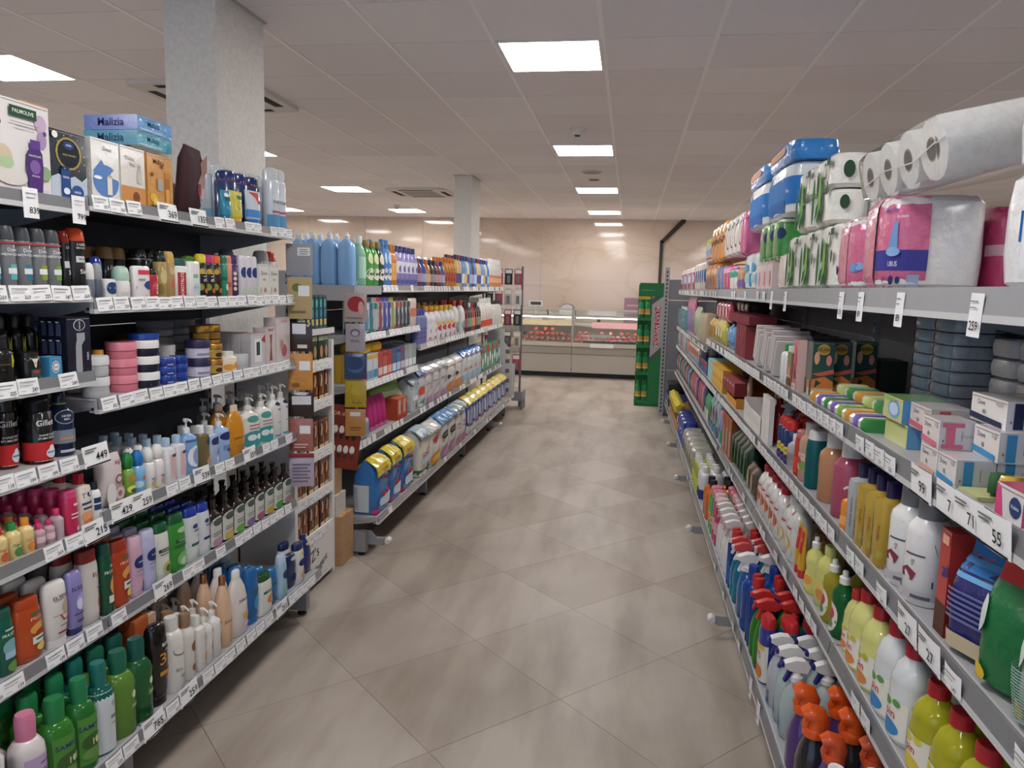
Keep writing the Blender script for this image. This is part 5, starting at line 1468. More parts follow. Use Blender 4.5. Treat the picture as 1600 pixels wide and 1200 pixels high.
# nail polish remover shelf
yb = [(['#e0c98a/g', c], [('t', 'nail', .15, .5, .2, c2), ('o', .25, .25, .35, .16, c2)]) for c, c2 in (('#c03034/p', '#c8603a/m'), ('#2f8a48/p', '#4a8a4a/m'), ('#e0902c/p', '#d98a3a/m'))]
R('LN.n5', 1.532, 1.570, 1, .09, 'square', 'lotion_bottle', 'bottle', 'white flat bottle at the shelf end', ['#e2e0dc/g', '#d9d7d3/p'], [('r', -.5, .3, .6, .34, '#b03040/m')], d=.04)
R('LN.n5', 1.572, 1.700, 3, 0.095, 'round', 'nail_remover_bottle', 'bottle', 'small cream yellow bottle with bright cap', ['#e0c98a/g', '#c03034/p'], None, var=yb, rows=3, gap=.98)
R('LN.n5', 1.702, 1.770, 2, 0.066, 'round', 'nail_remover_bottle', 'bottle', 'small clear pink bottle with hot pink cap', ['#d9b6bd/v', '#cf3a70/p'], [('r', -.5, .3, .6, .6, '#e2c6cb/m')], rows=6, gap=.9)
R('LN.n5', 1.770, 1.809, 1, 0.086, 'round', 'nail_remover_bottle', 'bottle', 'clear rose bottle with hot pink cap', ['#cfb9c0/v', '#cf3a70/p'], None, rows=6, d=.045)
R('LN.n5', 1.799, 1.848, 1, 0.127, 'shampoo', 'nail_remover_bottle', 'bottle', 'deep pink label bottle with tall pink cap', ['#c22f58/g', '#d04578/p'], [('r', .0, .78, .6, .84, '#f2dde2/m'), ('r', -.2, .55, .5, .58, '#f2dde2/m'), ('r', -.2, .45, .4, .48, '#f2dde2/m'), ('o', .3, .15, .2, .07, '#f2c8d2/m')], rows=6, d=.045)
R('LN.n5', 1.836, 1.887, 1, 0.162, 'square', 'lotion_bottle', 'bottle', 'white floral bottle with red cap', ['#e6dcd0/g', '#c02c34/p'], [('t', 'TÜ', -.0, .75, .16, '#202c66/m'), ('r', -.4, .55, .7, .6, '#333f7a/m'), ('o', .2, .2, .5, .16, '#d9824a/m'), ('o', -.1, .3, .4, .1, '#e0a070/m'), ('r', -.3, .45, .5, .49, '#333333/m')], rows=5, d=.055)
R('LN.n5', 1.892, 1.966, 2, 0.126, 'slim', 'lotion_bottle', 'bottle', 'slim white bottle with navy cap and squares', ['#e4e4e2/g', '#1f2438/p'], [('r', -.3, .62, .5, .78, '#22365e/m'), ('r', -.3, .42, .5, .58, '#22365e/m'), ('t', '..', .0, .25, .1, '#333333/m')], rows=3)
R('LN.n5', 1.820, 1.888, 1, .2, 'box', 'display_carton', 'box', 'dark grey carton at the rear of remover shelf', ['#33363c/m'], None, inset=.25, d=.1)
# creams
R('LN.s3', 2.027, 2.082, 1, .135, 'wide', 'lotion_bottle', 'bottle', 'short white bottle with orange cap', ['#dedbd8/g', '#dd9a30/p'], [('r', .1, .3, .7, .5, '#b89aa0/m')], inset=.05)
R('LN.s3', 1.949, 2.032, 1, .062, 'jar', 'cream_jar', 'jar', 'grey white translucent cream jar', ['#c9c9cb/v', '#d2d2d2/p'], [('r', -.6, .25, .6, .6, '#aeb2b4/m')], stack=2, inset=-.0)
R('LN.s3', 2.023, 2.097, 1, .058, 'jar', 'cream_jar', 'jar', 'cream jar with yellow lid', ['#e0d8cc/g', '#e0a42c/p'], [('r', -.6, .2, .7, .7, '#ece6dc/m'), ('t', 'i', .35, .5, .4, '#333333/m')], stack=2)
R('LN.s3', 2.085, 2.18, 1, .052, 'tin', 'cream_tin', 'tin', 'salmon pink cream tub', ['#d97b8c/g', '#dc8494/g'], [('r', -1.5, .88, 1.5, .97, '#7d2f40/m')], stack=3, inset=.01)
R('LN.s3', 2.183, 2.281, 1, .052, 'tin', 'cream_tin', 'tin', 'white cream tub with dark band and blue lid', ['#1f2438/g', '#e8e6e2/g'], None, stack=3)
R('LN.s3', 2.183, 2.285, 1, .02, 'tin', 'cream_tin', 'tin', 'flat blue tin capping the banded tubs', ['#24439a/g', '#24479c/g'], None, lift=.157)
R('LN.s3', 2.285, 2.365, 1, .03, 'tin', 'cream_tin', 'tin', 'flat royal blue cream tin', ['#203a92/g', '#24439a/g'], [('t', 'NIVEA', 0, .5, .5, '#dfe5f2/m')], stack=3)
R('LN.s3', 2.381, 2.443, 1, .03, 'tin', 'cream_tin', 'tin', 'small flat blue cream tin', ['#203a92/g', '#24439a/g'], None, stack=3, inset=.01)
R('LN.s3', 2.421, 2.506, 1, .06, 'jar', 'cream_jar', 'jar', 'plain white jar behind the blue tins', ['#dedcd8/g', '#e4e2de/p'], None, stack=2, inset=.09)
R('LN.s3', 2.377, 2.492, 1, .075, 'jar', 'cream_jar', 'jar', 'white body cream jar with blue line', ['#e2e0dc/g', '#e6e4e0/p'], [('r', -.5, .4, .6, .55, '#6aa0c4/m')], stack=2, inset=.0)
R('LN.s3', 2.492, 2.586, 1, .068, 'jar', 'cream_jar', 'jar', 'lavender jar with dark violet lid', ['#c9c4d6/g', '#2a2448/p'], [('r', -.4, .3, .5, .5, '#8a84a0/m')], stack=2)
R('LN.s3', 2.586, 2.664, 1, .058, 'jar', 'cream_jar', 'jar', 'dark jar with gold lid and gold label', ['#4a3a28/g', '#b98a3c/s'], [('r', -.8, .15, .9, .85, '#b9913f/m'), ('o', .1, .5, .3, .25, '#3a2a18/m'), ('r', -1.4, .9, 1.4, .98, '#d9c8a0/m')], stack=2)
R('LN.s3', 2.633, 2.790, 2, .06, 'jar', 'cream_jar', 'jar', 'large gold lidded jar behind', ['#4f3d28/g', '#b98a3c/s'], [('r', -.8, .15, .9, .85, '#b9913f/m')], stack=3, inset=.08)
R('LN.s3', 2.673, 2.755, 1, .08, 'wide', 'cream_jar', 'jar', 'short bottle with orange fruit print', ['#e3d8c6/g', '#e4e2de/p'], [('o', -.2, .3, .4, .2, '#e09a3a/m'), ('o', .4, .4, .25, .2, '#e09a3a/m')], d=.05)
R('LN.s3', 2.760, 2.848, 1, .062, 'jar', 'cream_jar', 'jar', 'clear white jar beside the carton row', ['#d6d8da/v', '#dcdee0/v'], [('r', -.4, .3, .5, .55, '#a8acb0/m')], d=.055)
R('LN.s3', 2.481, 2.615, 1, .072, 'jar', 'cream_jar', 'jar', 'big gold mask jar at the shelf rear', ['#5a4426/g', '#a97f36/s'], [('r', -.8, .15, .9, .85, '#8a6c34/m'), ('r', -1.5, .88, 1.5, .98, '#c9bc9a/m'), ('r', -1.5, .05, 1.5, .14, '#c9bc9a/m')], inset=.25, stack=2)
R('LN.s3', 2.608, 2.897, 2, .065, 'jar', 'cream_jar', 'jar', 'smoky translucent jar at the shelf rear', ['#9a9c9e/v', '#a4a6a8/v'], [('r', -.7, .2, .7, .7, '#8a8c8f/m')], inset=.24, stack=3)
R('LN.s3', 2.848, 2.974, 1, 0.138, 'box', 'hair_removal_carton', 'box', 'white carton in deep row with pink top', ['#cfcdd0/g', '#b9b8bb/g', '#b98a90/m'], [('r', -.5, .15, .5, .85, '#e3e1e0/m'), ('r', -.25, .35, .25, .75, '#2f4a4c/m'), ('p', [(.4, .8), (1, .95), (1, .7)], '#a82c40/m'), ('r', -2.9, .1, -1.1, .8, '#a9a8ac/m')] , rows=9, d=.042, group='deep row of white cartons')
R('LN.s3', 2.980, 3.068, 1, 0.159, 'box', 'hair_removal_carton', 'box', 'pinkish carton with red dancing figure', ['#d2c8c6/g', '#cfc2c2/g'], [('p', [(-.3, .1), (.3, .1), (.15, .5), (.3, .8), (-.2, .8), (-.05, .5)], '#8d4a3c/m'), ('r', -.6, .9, .6, .95, '#b06a70/m')], d=.06)
R('LN.s3', 3.074, 3.213, 1, 0.197, 'box', 'hair_removal_carton', 'box', 'white pink leaf print carton by rack end', ['#d9cfcd/g', '#d2c6c6/g'], [('o', .1, .25, .4, .14, '#b4606a/m'), ('o', -.2, .4, .2, .1, '#b98a7a/m'), ('t', 'beauty', -.5, .4, .1, '#b0808a/m', 90), ('r', -.4, .9, .6, .95, '#c9a0a4/m')], d=.06)
# lotions
R('LN.s4', 1.967, 2.069, 1, 0.159, 'sachet', 'bottle_card', 'card pack', 'baby bottle on a pale rounded card', ['#cfc3c2/m'], [('t', 'nip', .35, .85, .15, '#a82c5a/m'), ('o', .4, .5, .35, .1, '#8a6a5c/m'), ('o', .4, .5, .2, .05, '#cfc3c2/m'), ('o', .4, .22, .5, .16, '#b58a8c/m'), ('o', .4, .22, .38, .12, '#cfc3c2/m'), ('o', .4, .22, .2, .06, '#a8706c/m'), ('o', -.4, .25, .45, .22, '#dcd8d6/m')], d=.045, inset=.01)
R('LN.s4', 2.046, 2.092, 1, 0.147, 'ballcap', 'kids_gel_bottle', 'bottle', 'green kids gel bottle with cartoon swirls', ['#76a03a/g', '#1f7a34/g'], [('o', .1, .7, .4, .1, '#b08a3a/m'), ('o', .1, .35, .5, .12, '#d9dc5a/m'), ('o', .2, .3, .3, .07, '#1f5a6a/m')], d=.045)
R('LN.s4', 2.092, 2.143, 1, 0.145, 'ballcap', 'kids_gel_bottle', 'bottle', 'sky blue kids gel bottle with blue cap', ['#7fb0d8/g', '#1f6fb8/g'], [('o', .3, .6, .2, .07, '#c06a5a/m'), ('o', -.2, .4, .4, .12, '#b9d6ee/m')], d=.045)
R('LN.s4', 2.146, 2.244, 2, 0.144, 'ballcap', 'roll_on', 'roll-on', 'white baby bottle with ball shaped cap', ['#dedbd8/g', '#e0deda/p'], [('o', .3, .25, .3, .14, '#b99a8a/m'), ('r', .0, .4, .6, .46, '#8a7aa0/m'), ('o', -.4, .15, .3, .1, '#d2d8a0/m')], rows=2)
R('LN.s4', 2.244, 2.362, 2, 0.155, 'square', 'body_lotion_bottle', 'bottle', 'white square lotion bottle with pale blue cap', ['#dfdee0/g', '#a8c0d6/p'], [('r', -.1, .12, .75, .78, '#d9b6b4/m'), ('r', .0, .7, .6, .78, '#2d2c66/m'), ('o', .3, .4, .3, .1, '#c9c0d2/m')], rows=5, d=.05)
R('LN.s4', 2.362, 2.438, 1, 0.215, 'pump', 'pump_bottle', 'bottle', 'light blue pump bottle with white pump', ['#7da4cf/g', '#dfe0e0/p'], [('r', -.3, .78, .7, .84, '#44618c/m'), ('o', .3, .42, .5, .26, '#dfe8f2/m'), ('o', .45, .42, .4, .22, '#7da4cf/m'), ('r', .1, .4, .6, .44, '#c08a80/m')], d=.055)
R('LN.s4', 2.442, 2.517, 1, 0.162, 'square', 'body_lotion_bottle', 'bottle', 'olive brown baby oil bottle with white cap', ['#86764e/t', '#dfddd8/p'], [('o', .4, .75, .4, .11, '#232a68/m'), ('o', .4, .2, .4, .16, '#c08a64/m')], d=.05, rows=2)
R('LN.s4', 2.522, 2.593, 1, 0.148, 'square', 'body_lotion_bottle', 'bottle', 'pale blue milk bottle with white and green cap', ['#a9bedb/g', '#dfe0da/p'], [('o', .1, .75, .45, .12, '#232a68/m'), ('r', .1, .3, .6, .5, '#6d86b4/m')], d=.05, rows=2)
R('LN.s4', 2.593, 2.682, 1, 0.197, 'pump', 'pump_bottle', 'bottle', 'pale blue pump bottle with round navy logo', ['#9cb8de/g', '#dfe0da/p'], [('o', .3, .7, .45, .12, '#232a68/m'), ('r', .0, .3, .6, .45, '#6d86b4/m'), ('o', .4, .3, .2, .06, '#3a4a88/m')], d=.055, rows=2)
R('LN.s4', 2.687, 2.808, 1, 0.201, 'oval', 'shampoo_bottle', 'bottle', 'amber baby shampoo bottle with cream cap', ['#d08a24/g', '#ddc6b0/p'], [('p', [(-.5, .2), (.6, .2), (.65, .5), (.0, .85), (-.55, .5)], '#d99a34/m'), ('t', "Johnson's", .05, .4, .09, '#5f4a1c/m'), ('r', -.2, .2, .4, .22, '#8a6a2c/m')], d=.05, rows=2)
pd = [('o', .1, .78, .3, .09, '#4a9a90/m'), ('r', -.1, .6, .6, .63, '#b05a60/m'), ('o', .15, .25, .7, .22, '#3a9496/m'), ('o', .0, .3, .2, .08, '#dfe6e6/m'), ('o', .4, .3, .2, .08, '#dfe6e6/m'), ('r', -.1, .52, .5, .55, '#888888/m')]
R('LN.s4', 2.808, 3.038, 2, 0.229, 'pump', 'pump_bottle', 'bottle', 'white pump bottle with teal panda print', ['#e2dfd9/g', '#dcd9d2/p'], pd, d=.06, rows=2)
R('LN.s4', 3.044, 3.196, 1, 0.252, 'pump', 'pump_bottle', 'bottle', 'tall white pump bottle with navy oval', ['#dedddb/g', '#d8d6d2/p'], [('o', .3, .88, .35, .05, '#1f2a4a/m'), ('r', .1, .72, .6, .76, '#777777/m'), ('r', .1, .4, .5, .43, '#999999/m'), ('r', -.1, .06, .5, .1, '#4a90b8/m')], d=.055, rows=2)
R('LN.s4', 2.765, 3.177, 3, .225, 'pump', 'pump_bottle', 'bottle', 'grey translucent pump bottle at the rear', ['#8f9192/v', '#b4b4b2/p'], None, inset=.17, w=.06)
# shampoos on the long shelf
fr_g = [('t', 'FRUCTIS', .2, .72, .07, '#dfe6da/m'), ('r', -.1, .8, .5, .83, '#c9d6c4/m'), ('o', .2, .5, .5, .14, '#7fb0b8/m'), ('r', -.2, .3, .7, .42, '#a9c4d6/m'), ('o', .25, .14, .35, .1, '#6a9a4a/m')]
fr_o = [('t', 'FRUCTIS', .3, .78, .07, '#e9d2b8/m'), ('r', .0, .85, .6, .9, '#3a6a3c/m'), ('o', .35, .58, .4, .12, '#d9a04a/m'), ('o', .4, .5, .3, .06, '#a8301f/m'), ('r', .0, .3, .8, .44, '#dfe2da/m'), ('r', .1, .36, .8, .4, '#3a6a4a/m'), ('o', .4, .22, .3, .08, '#e0c06a/m')]
el_w = [('t', 'ELSEVE', .15, .72, .09, '#2a2a2e/m'), ('r', -.2, .67, .7, .68, '#b06a6a/m'), ('o', .3, .53, .2, .12, '#b9a890/m'), ('p', [(.0, .42), (.7, .4), (.55, .3), (.15, .3)], '#a83a2c/m'), ('r', -.3, .42, .8, .43, '#8a6a5a/m'), ('r', .0, .22, .6, .24, '#777777/m'), ('r', -.1, .1, .7, .13, '#8d2f3a/m')]
el_v = [('t', 'ELSEVE', .15, .7, .09, '#2c2650/m'), ('o', .3, .45, .45, .16, '#a8a4d8/m'), ('o', .1, .42, .2, .1, '#d9d9ee/m'), ('r', -.3, .24, .6, .26, '#3a3468/m'), ('r', -.1, .1, .5, .14, '#4a4478/m')]
R('LN.s5', 1.524, 1.568, 1, .19, 'shampoo', 'shampoo_bottle', 'bottle', 'coral shampoo bottle at the frame edge', ['#c96a48/g', '#c45a3a/p'], fr_o, d=.04, inset=.01)
R('LN.s5', 1.570, 1.625, 1, 0.176, 'shampoo', 'shampoo_bottle', 'bottle', 'teal green fruit shampoo bottle', ['#1d5f50/g', '#1a5446/p'], fr_g, d=.04, inset=.01, rows=4)
R('LN.s5', 1.629, 1.719, 1, 0.172, 'shampoo', 'shampoo_bottle', 'bottle', 'broad burnt orange fruit shampoo bottle', ['#b84a20/g', '#a8401c/p'], fr_o, d=.045, inset=.01, rows=4)
R('LN.s5', 1.698, 1.778, 1, 0.185, 'tottle', 'conditioner_bottle', 'bottle', 'white conditioner bottle with red bowl print', ['#dcd8d3/g', '#dedad6/p'], el_w, d=.045, inset=.0, rows=3)
R('LN.s5', 1.766, 1.854, 1, 0.187, 'tottle', 'conditioner_bottle', 'bottle', 'lilac conditioner bottle with silver print', ['#8b84bc/g', '#3a3468/p'], el_v, d=.045, inset=.0)
R('LN.s5', 1.841, 1.918, 1, 0.222, 'shampoo', 'shampoo_bottle', 'bottle', 'white shampoo bottle with dark red cap', ['#d6cfc8/g', '#8d2c26/p'], [('t', 'ELSEVE', .5, .78, .09, '#3a3a3e/m'), ('r', .2, .72, .9, .73, '#b06a6a/m'), ('o', .6, .3, .3, .12, '#a83a2c/m'), ('r', .3, .1, .8, .13, '#8d2f3a/m'), ('r', .2, .55, .7, .57, '#777777/m')], d=.045, inset=.01, rows=2)
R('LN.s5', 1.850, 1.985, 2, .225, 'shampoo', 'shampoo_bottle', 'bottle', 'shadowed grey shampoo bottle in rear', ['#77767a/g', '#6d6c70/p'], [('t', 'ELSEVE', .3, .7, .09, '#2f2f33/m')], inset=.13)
R('LN.s5', 1.907, 1.975, 1, 0.221, 'shampoo', 'shampoo_bottle', 'bottle', 'dark green shampoo bottle with peach print', ['#1b5038/g', '#1a4c40/p'], [('t', 'FRUCTIS', .3, .72, .07, '#dfe6da/m'), ('r', .1, .8, .6, .84, '#b9cab4/m'), ('o', .4, .48, .4, .16, '#d99a5a/m'), ('r', -.1, .2, .6, .32, '#dfe2d2/m'), ('o', .5, .08, .25, .08, '#6aa83a/m')], d=.045, rows=3)
R('LN.s5', 1.978, 2.056, 1, 0.211, 'shampoo', 'shampoo_bottle', 'bottle', 'red orange shampoo bottle with white label', ['#b4421f/g', '#96301f/p'], fr_o, d=.045, rows=3)
nv = lambda c: [('o', .25, .68, .55, .13, '#1f2f6a/m'), ('t', 'NIVEA', .25, .68, .05, '#e3e8f2/m'), ('r', -.1, .5, .6, .53, '#8a84a8/m'), ('p', [(.1, .1), (.4, .3), (.6, .25), (.5, .05)], c), ('r', -.1, .42, .5, .44, '#a49ab8/m')]
R('LN.s5', 2.059, 2.123, 1, 0.198, 'shampoo', 'shower_gel_bottle', 'bottle', 'pale pink shower gel with round navy logo', ['#cfa9bc/g', '#d4b0c2/g'], nv('#5a5fae/m'), d=.045, rows=5)
R('LN.s5', 2.123, 2.191, 1, 0.199, 'shampoo', 'shower_gel_bottle', 'bottle', 'pale lilac shower gel with navy logo', ['#b9b9d8/g', '#c2c2de/g'], nv('#9ab89a/m'), d=.045, rows=5)
pm = [('p', [(-.5, .12), (.7, .12), (.75, .75), (-.45, .85)], '#8d9a5a/m'), ('r', -.4, .6, .7, .67, '#2c4a2c/m'), ('t', 'PALMOLIVE', .15, .635, .04, '#e3e6da/m'), ('o', .2, .25, .35, .14, '#b9b878/m'), ('o', .2, .24, .2, .08, '#55662c/m'), ('r', -.3, .55, .6, .57, '#4a5a34/m')]
R('LN.s5', 2.191, 2.266, 1, 0.200, 'shampoo', 'shower_gel_bottle', 'bottle', 'white shower gel with olive fruit panel', ['#dedfd6/g', '#1f5a38/g'], pm, d=.05, rows=4)
R('LN.s5', 2.269, 2.361, 1, 0.206, 'shampoo', 'shower_gel_bottle', 'bottle', 'bright green shower gel bottle', ['#3c9038/g', '#1f5a38/g'], [('r', -.2, .6, .7, .67, '#1f5a38/m'), ('t', 'PALMOLIVE', .25, .635, .04, '#e3e6da/m'), ('o', .2, .85, .3, .06, '#a9d09a/m'), ('r', -.3, .5, .7, .56, '#2a6c34/m'), ('o', .3, .25, .45, .16, '#7ab876/m'), ('o', .2, .2, .2, .08, '#b9dcb4/m')], d=.05, rows=4)
hs = lambda c: [('o', .1, .78, .18, .05, '#2a3f88/m'), ('r', .0, .66, .6, .7, '#6a7088/m'), ('r', -.2, .36, .8, .42, c), ('o', .3, .15, .2, .06, '#9ab0c0/m'), ('r', .1, .55, .5, .58, '#9aa0b0/m')]
R('LN.s5', 2.365, 2.446, 1, 0.202, 'shampoo', 'shampoo_bottle', 'bottle', 'white shampoo with blue cap and green stripe', ['#d5dad9/g', '#1f3a9a/g'], hs('#3a6a58/m'), d=.05, rows=4)
R('LN.s5', 2.446, 2.519, 1, 0.198, 'shampoo', 'shampoo_bottle', 'bottle', 'white shampoo with blue cap and navy stripe', ['#d5d8dd/g', '#1f3a9a/g'], hs('#23356e/m'), d=.05, rows=4)
fv = []
for c in ('#b98aa8', '#c9b04a', '#6aa84a', '#8a6aa0', '#a05a78', '#c9a83a', '#4a9a3a', '#b08a90'):
    fv.append((['#201712/g', '#15100d/g'], [('r', -.7, .06, .75, .62, '#c9cbc2/m'), ('o', .02, .62, .72, .14, '#c9cbc2/m'), ('o', .0, .64, .4, .09, '#4f5a52/m'), ('o', .0, .15, .5, .1, c + '/m'), ('r', -.4, .38, .5, .4, '#77786f/m'), ('r', -.4, .32, .4, .34, '#77786f/m')]))
R('LN.s5', 2.519, 3.207, 8, 0.188, 'flask', 'herbal_shampoo_flask', 'bottle', 'dark brown flask with white arched label', ['#201712/g', '#15100d/g'], None, var=fv, rows=3, d=.05)
# bottom shelf
sg = [('r', -.3, .1, .9, .8, '#4f8a34/m'), ('p', [(-.3, .8), (.9, .8), (.9, .68), (.3, .74), (-.3, .64)], '#8ab84a/m'), ('t', 'ŠAMPON', .3, .64, .095, '#23286a/m'), ('o', .3, .42, .5, .12, '#3a5c28/m'), ('r', .2, .36, .7, .46, '#cfd9a0/m'), ('o', .2, .25, .4, .08, '#6a8f4a/m')]
R('LN.b', 1.343, 1.501, 1, .215, 'herbal', 'shampoo_bottle', 'bottle', 'dark green shampoo with white cap, nearest camera', ['#1d5a34/t', '#d9d9d6/p'], [('r', -.5, .2, .9, .55, '#1a4a2c/m'), ('t', 'BRANAL', .3, .45, .1, '#e3e6df/m')], d=.075, inset=.015)
sp_ = [('r', -.3, .1, .9, .78, '#b9a0c2/m'), ('t', 'ŠAMPON', .35, .55, .1, '#23286a/m'), ('r', .2, .66, .7, .68, '#55507a/m'), ('o', .3, .3, .4, .12, '#d9a0b0/m')]
R('LN.b', 1.448, 1.561, 1, .225, 'herbal', 'shampoo_bottle', 'bottle', 'milky shampoo with pink cap in second line', ['#cfc6c6/v', '#c9708f/p'], sp_, d=.075, inset=.1)
R('LN.b', 1.503, 1.591, 1, 0.262, 'herbal', 'shampoo_bottle', 'bottle', 'milky white shampoo with pink cap', ['#d9d0d0/g', '#cf7a98/p'], sp_, d=.075, inset=.015)
R('LN.b', 1.594, 1.689, 1, 0.250, 'herbal', 'shampoo_bottle', 'bottle', 'green herbal shampoo bottle with green cap', ['#3f8a34/t', '#1f7a44/p'], sg, d=.075, inset=.015, rows=3)
R('LN.b', 1.680, 1.766, 1, 0.261, 'herbal', 'shampoo_bottle', 'bottle', 'emerald shampoo bottle with nettle label', ['#2f7f38/t', '#1f7a4a/p'], sg, d=.07, inset=.01, rows=3)
R('LN.b', 1.758, 1.840, 1, 0.269, 'herbal', 'shampoo_bottle', 'bottle', 'teal shampoo bottle with plain white label', ['#186a60/t', '#1a6a62/p'], [('r', -1, .03, .95, .92, '#c9cdd0/m'), ('o', .4, .72, .12, .05, '#9aa8a4/m'), ('r', .2, .5, .7, .55, '#6a7c7c/m'), ('r', .2, .42, .6, .44, '#8a9a9a/m')], d=.07, inset=.01, rows=3)
gh = [('o', .45, .62, .15, .06, '#cfe0b4/m'), ('r', .2, .4, .8, .5, '#5a8a3a/m'), ('t', 'Jabuka', .5, .45, .06, '#e0e8cc/m'), ('t', 'H', .6, .8, .14, '#3a6a34/m')]
R('LN.b', 1.834, 1.930, 1, 0.262, 'herbal', 'shampoo_bottle', 'bottle', 'olive green see through shampoo bottle', ['#6d9a3c/t', '#19634a/p'], gh, d=.07, inset=.01, rows=3)
R('LN.b', 1.918, 2.012, 1, 0.261, 'herbal', 'shampoo_bottle', 'bottle', 'deep green shampoo bottle with dark cap', ['#2a6a3c/t', '#16544a/p'], gh, d=.07, inset=.01, rows=3)
R('LN.b', 2.039, 2.108, 1, .3, 'box', 'shampoo_carton', 'box', 'tall orange carton at the bottom shelf rear', ['#b85a24/m', '#a84e20/m'], [('t', 'amalfi', .2, .5, .1, '#e8c8a8/m'), ('r', -.4, .3, .6, .33, '#7d3a18/m')], d=.06, inset=.1)
R('LN.b', 2.108, 2.149, 1, .26, 'box', 'shampoo_carton', 'box', 'pale peach carton beside the orange one', ['#c9a488/m'], None, d=.06, inset=.1)
R('LN.b', 2.012, 2.093, 1, 0.307, 'tottle', 'shampoo_bottle', 'bottle', 'tall black bottle with big orange number', ['#161414/g', '#181616/g'], [('t', 'amalfi', .4, .72, .09, '#d9d9d9/m'), ('t', '3', .0, .52, .22, '#d98a24/m'), ('r', -.2, .3, .7, .36, '#c98a2c/m'), ('r', .1, .63, .6, .66, '#9a9a9a/m')], d=.06, inset=.01)
R('LN.b', 2.097, 2.180, 1, 0.251, 'slim', 'hair_balm_bottle', 'bottle', 'white balm bottle with wavy line print', ['#d8d4ce/g', '#d6d3cd/p'], [('o', .3, .68, .5, .1, '#8a8886/m'), ('o', .3, .7, .45, .09, '#d8d4ce/m'), ('t', 'fire', .1, .36, .08, '#77746f/m'), ('r', .2, .2, .6, .26, '#9a9894/m')], d=.065, inset=.01, rows=2)
R('LN.b', 2.180, 2.245, 1, 0.231, 'wide', 'body_milk_bottle', 'bottle', 'white body milk with brown cap', ['#d9d4cc/g', '#8a6f52/p'], [('p', [(-.1, .1), (.8, .1), (.85, .55), (.5, .8), (.1, .7)], '#c29a58/m'), ('o', .4, .62, .3, .1, '#7a5a34/m'), ('o', .3, .22, .2, .07, '#8a6228/m')], d=.06, inset=.01, rows=2)
R('LN.b', 2.245, 2.301, 1, 0.196, 'square', 'body_milk_bottle', 'bottle', 'white square pump milk with navy mark', ['#dcd9d4/g', '#dedbd6/p'], [('o', .5, .7, .3, .08, '#2a3048/m'), ('r', .1, .5, .7, .53, '#a08a78/m'), ('o', .4, .25, .3, .1, '#c9a04a/m')], d=.06, inset=.01, rows=2)
pb = [('o', .6, .38, .3, .14, '#4a3424/m'), ('o', .8, .42, .25, .1, '#c9cfa0/m'), ('r', .7, .1, 1.0, .3, '#6fae5c/m'), ('r', .3, .75, .8, .79, '#6a6a6a/m')]
R('LN.b', 2.301, 2.412, 2, 0.211, 'pump', 'pump_bottle', 'bottle', 'white pump soap with avocado picture', ['#dcd8d2/g', '#dcd9d4/p'], pb, d=.07, inset=.01, rows=4)
R('LN.b', 2.403, 2.475, 1, 0.272, 'oval', 'body_milk_bottle', 'bottle', 'peach body wash with copper cap', ['#d9b494/g', '#b87a4c/s'], [('t', "Johnson's", .2, .42, .07, '#4a3a34/m'), ('o', .4, .2, .4, .12, '#d99a5a/m')], d=.06, inset=.01, rows=5)
R('LN.b', 2.475, 2.596, 1, 0.253, 'oval', 'body_milk_bottle', 'bottle', 'milky white body wash with white cap', ['#ded5d0/g', '#e2dfdb/p'], [('t', "Johnson's", .2, .62, .08, '#3a4470/m'), ('o', .3, .32, .3, .07, '#d9aa5a/m'), ('r', -.1, .36, .5, .38, '#c9a89a/m'), ('r', .0, .15, .5, .2, '#d9c0b8/m')], d=.06, inset=.01, rows=3)
R('LN.b', 2.596, 2.673, 1, 0.227, 'tottle', 'shower_gel_bottle', 'bottle', 'bright blue clear shower gel', ['#2a74b8/t', '#2a68a8/p'], [('r', -.2, .5, .8, .56, '#2a5a4a/m'), ('o', .3, .3, .4, .16, '#4a94cc/m')], d=.05, inset=.01, rows=5)
R('LN.b', 2.664, 2.762, 1, 0.168, 'shampoo', 'shower_gel_bottle', 'bottle', 'white shower gel with dark green cap', ['#dfe0da/g', '#24562c/g'], [('r', -.3, .62, .7, .7, '#2c6a34/m'), ('t', 'PALMOLIVE', .2, .66, .045, '#e6eadf/m'), ('o', .3, .42, .35, .14, '#d98a4a/m'), ('o', .5, .36, .25, .08, '#e0b878/m')], d=.045, inset=.005)
R('LN.b', 2.792, 2.862, 1, 0.156, 'tottle', 'shower_gel_bottle', 'bottle', 'sea blue gel behind the green capped one', ['#2f7cbc/t', '#2a68a8/p'], [('r', -.2, .5, .8, .56, '#2a5a4a/m')], d=.05, inset=.02, rows=4)
R('LN.b', 2.831, 2.903, 1, 0.190, 'shampoo', 'shower_gel_bottle', 'bottle', 'ice blue shower gel with navy logo', ['#9dbfd8/g', '#c2d4e4/g'], [('o', .3, .66, .5, .13, '#1f3468/m'), ('r', -.1, .1, .8, .35, '#8fc0b8/m')], d=.042, inset=.005, rows=7)
R('LN.b', 2.909, 3.004, 1, 0.167, 'tottle', 'shower_gel_bottle', 'bottle', 'navy blue men shower gel', ['#1d2c58/g', '#c9d2dc/p'], [('o', .2, .86, .3, .06, '#c2ccc6/m'), ('t', 'men', .2, .5, .1, '#8a9ac0/m', 90), ('o', .3, .25, .4, .1, '#5a7098/m'), ('o', .2, .28, .4, .1, '#1d2c58/m')], d=.045, inset=.005)
R('LN.b', 3.004, 3.085, 1, 0.188, 'shampoo', 'body_milk_bottle', 'bottle', 'white body milk with navy cap and logo', ['#dcdcde/g', '#23305c/g'], [('r', .0, .84, .6, .92, '#d9b23a/m'), ('o', .25, .62, .5, .11, '#1f2f60/m'), ('o', .3, .25, .35, .14, '#d9a070/m')], d=.045, inset=.005, rows=2)
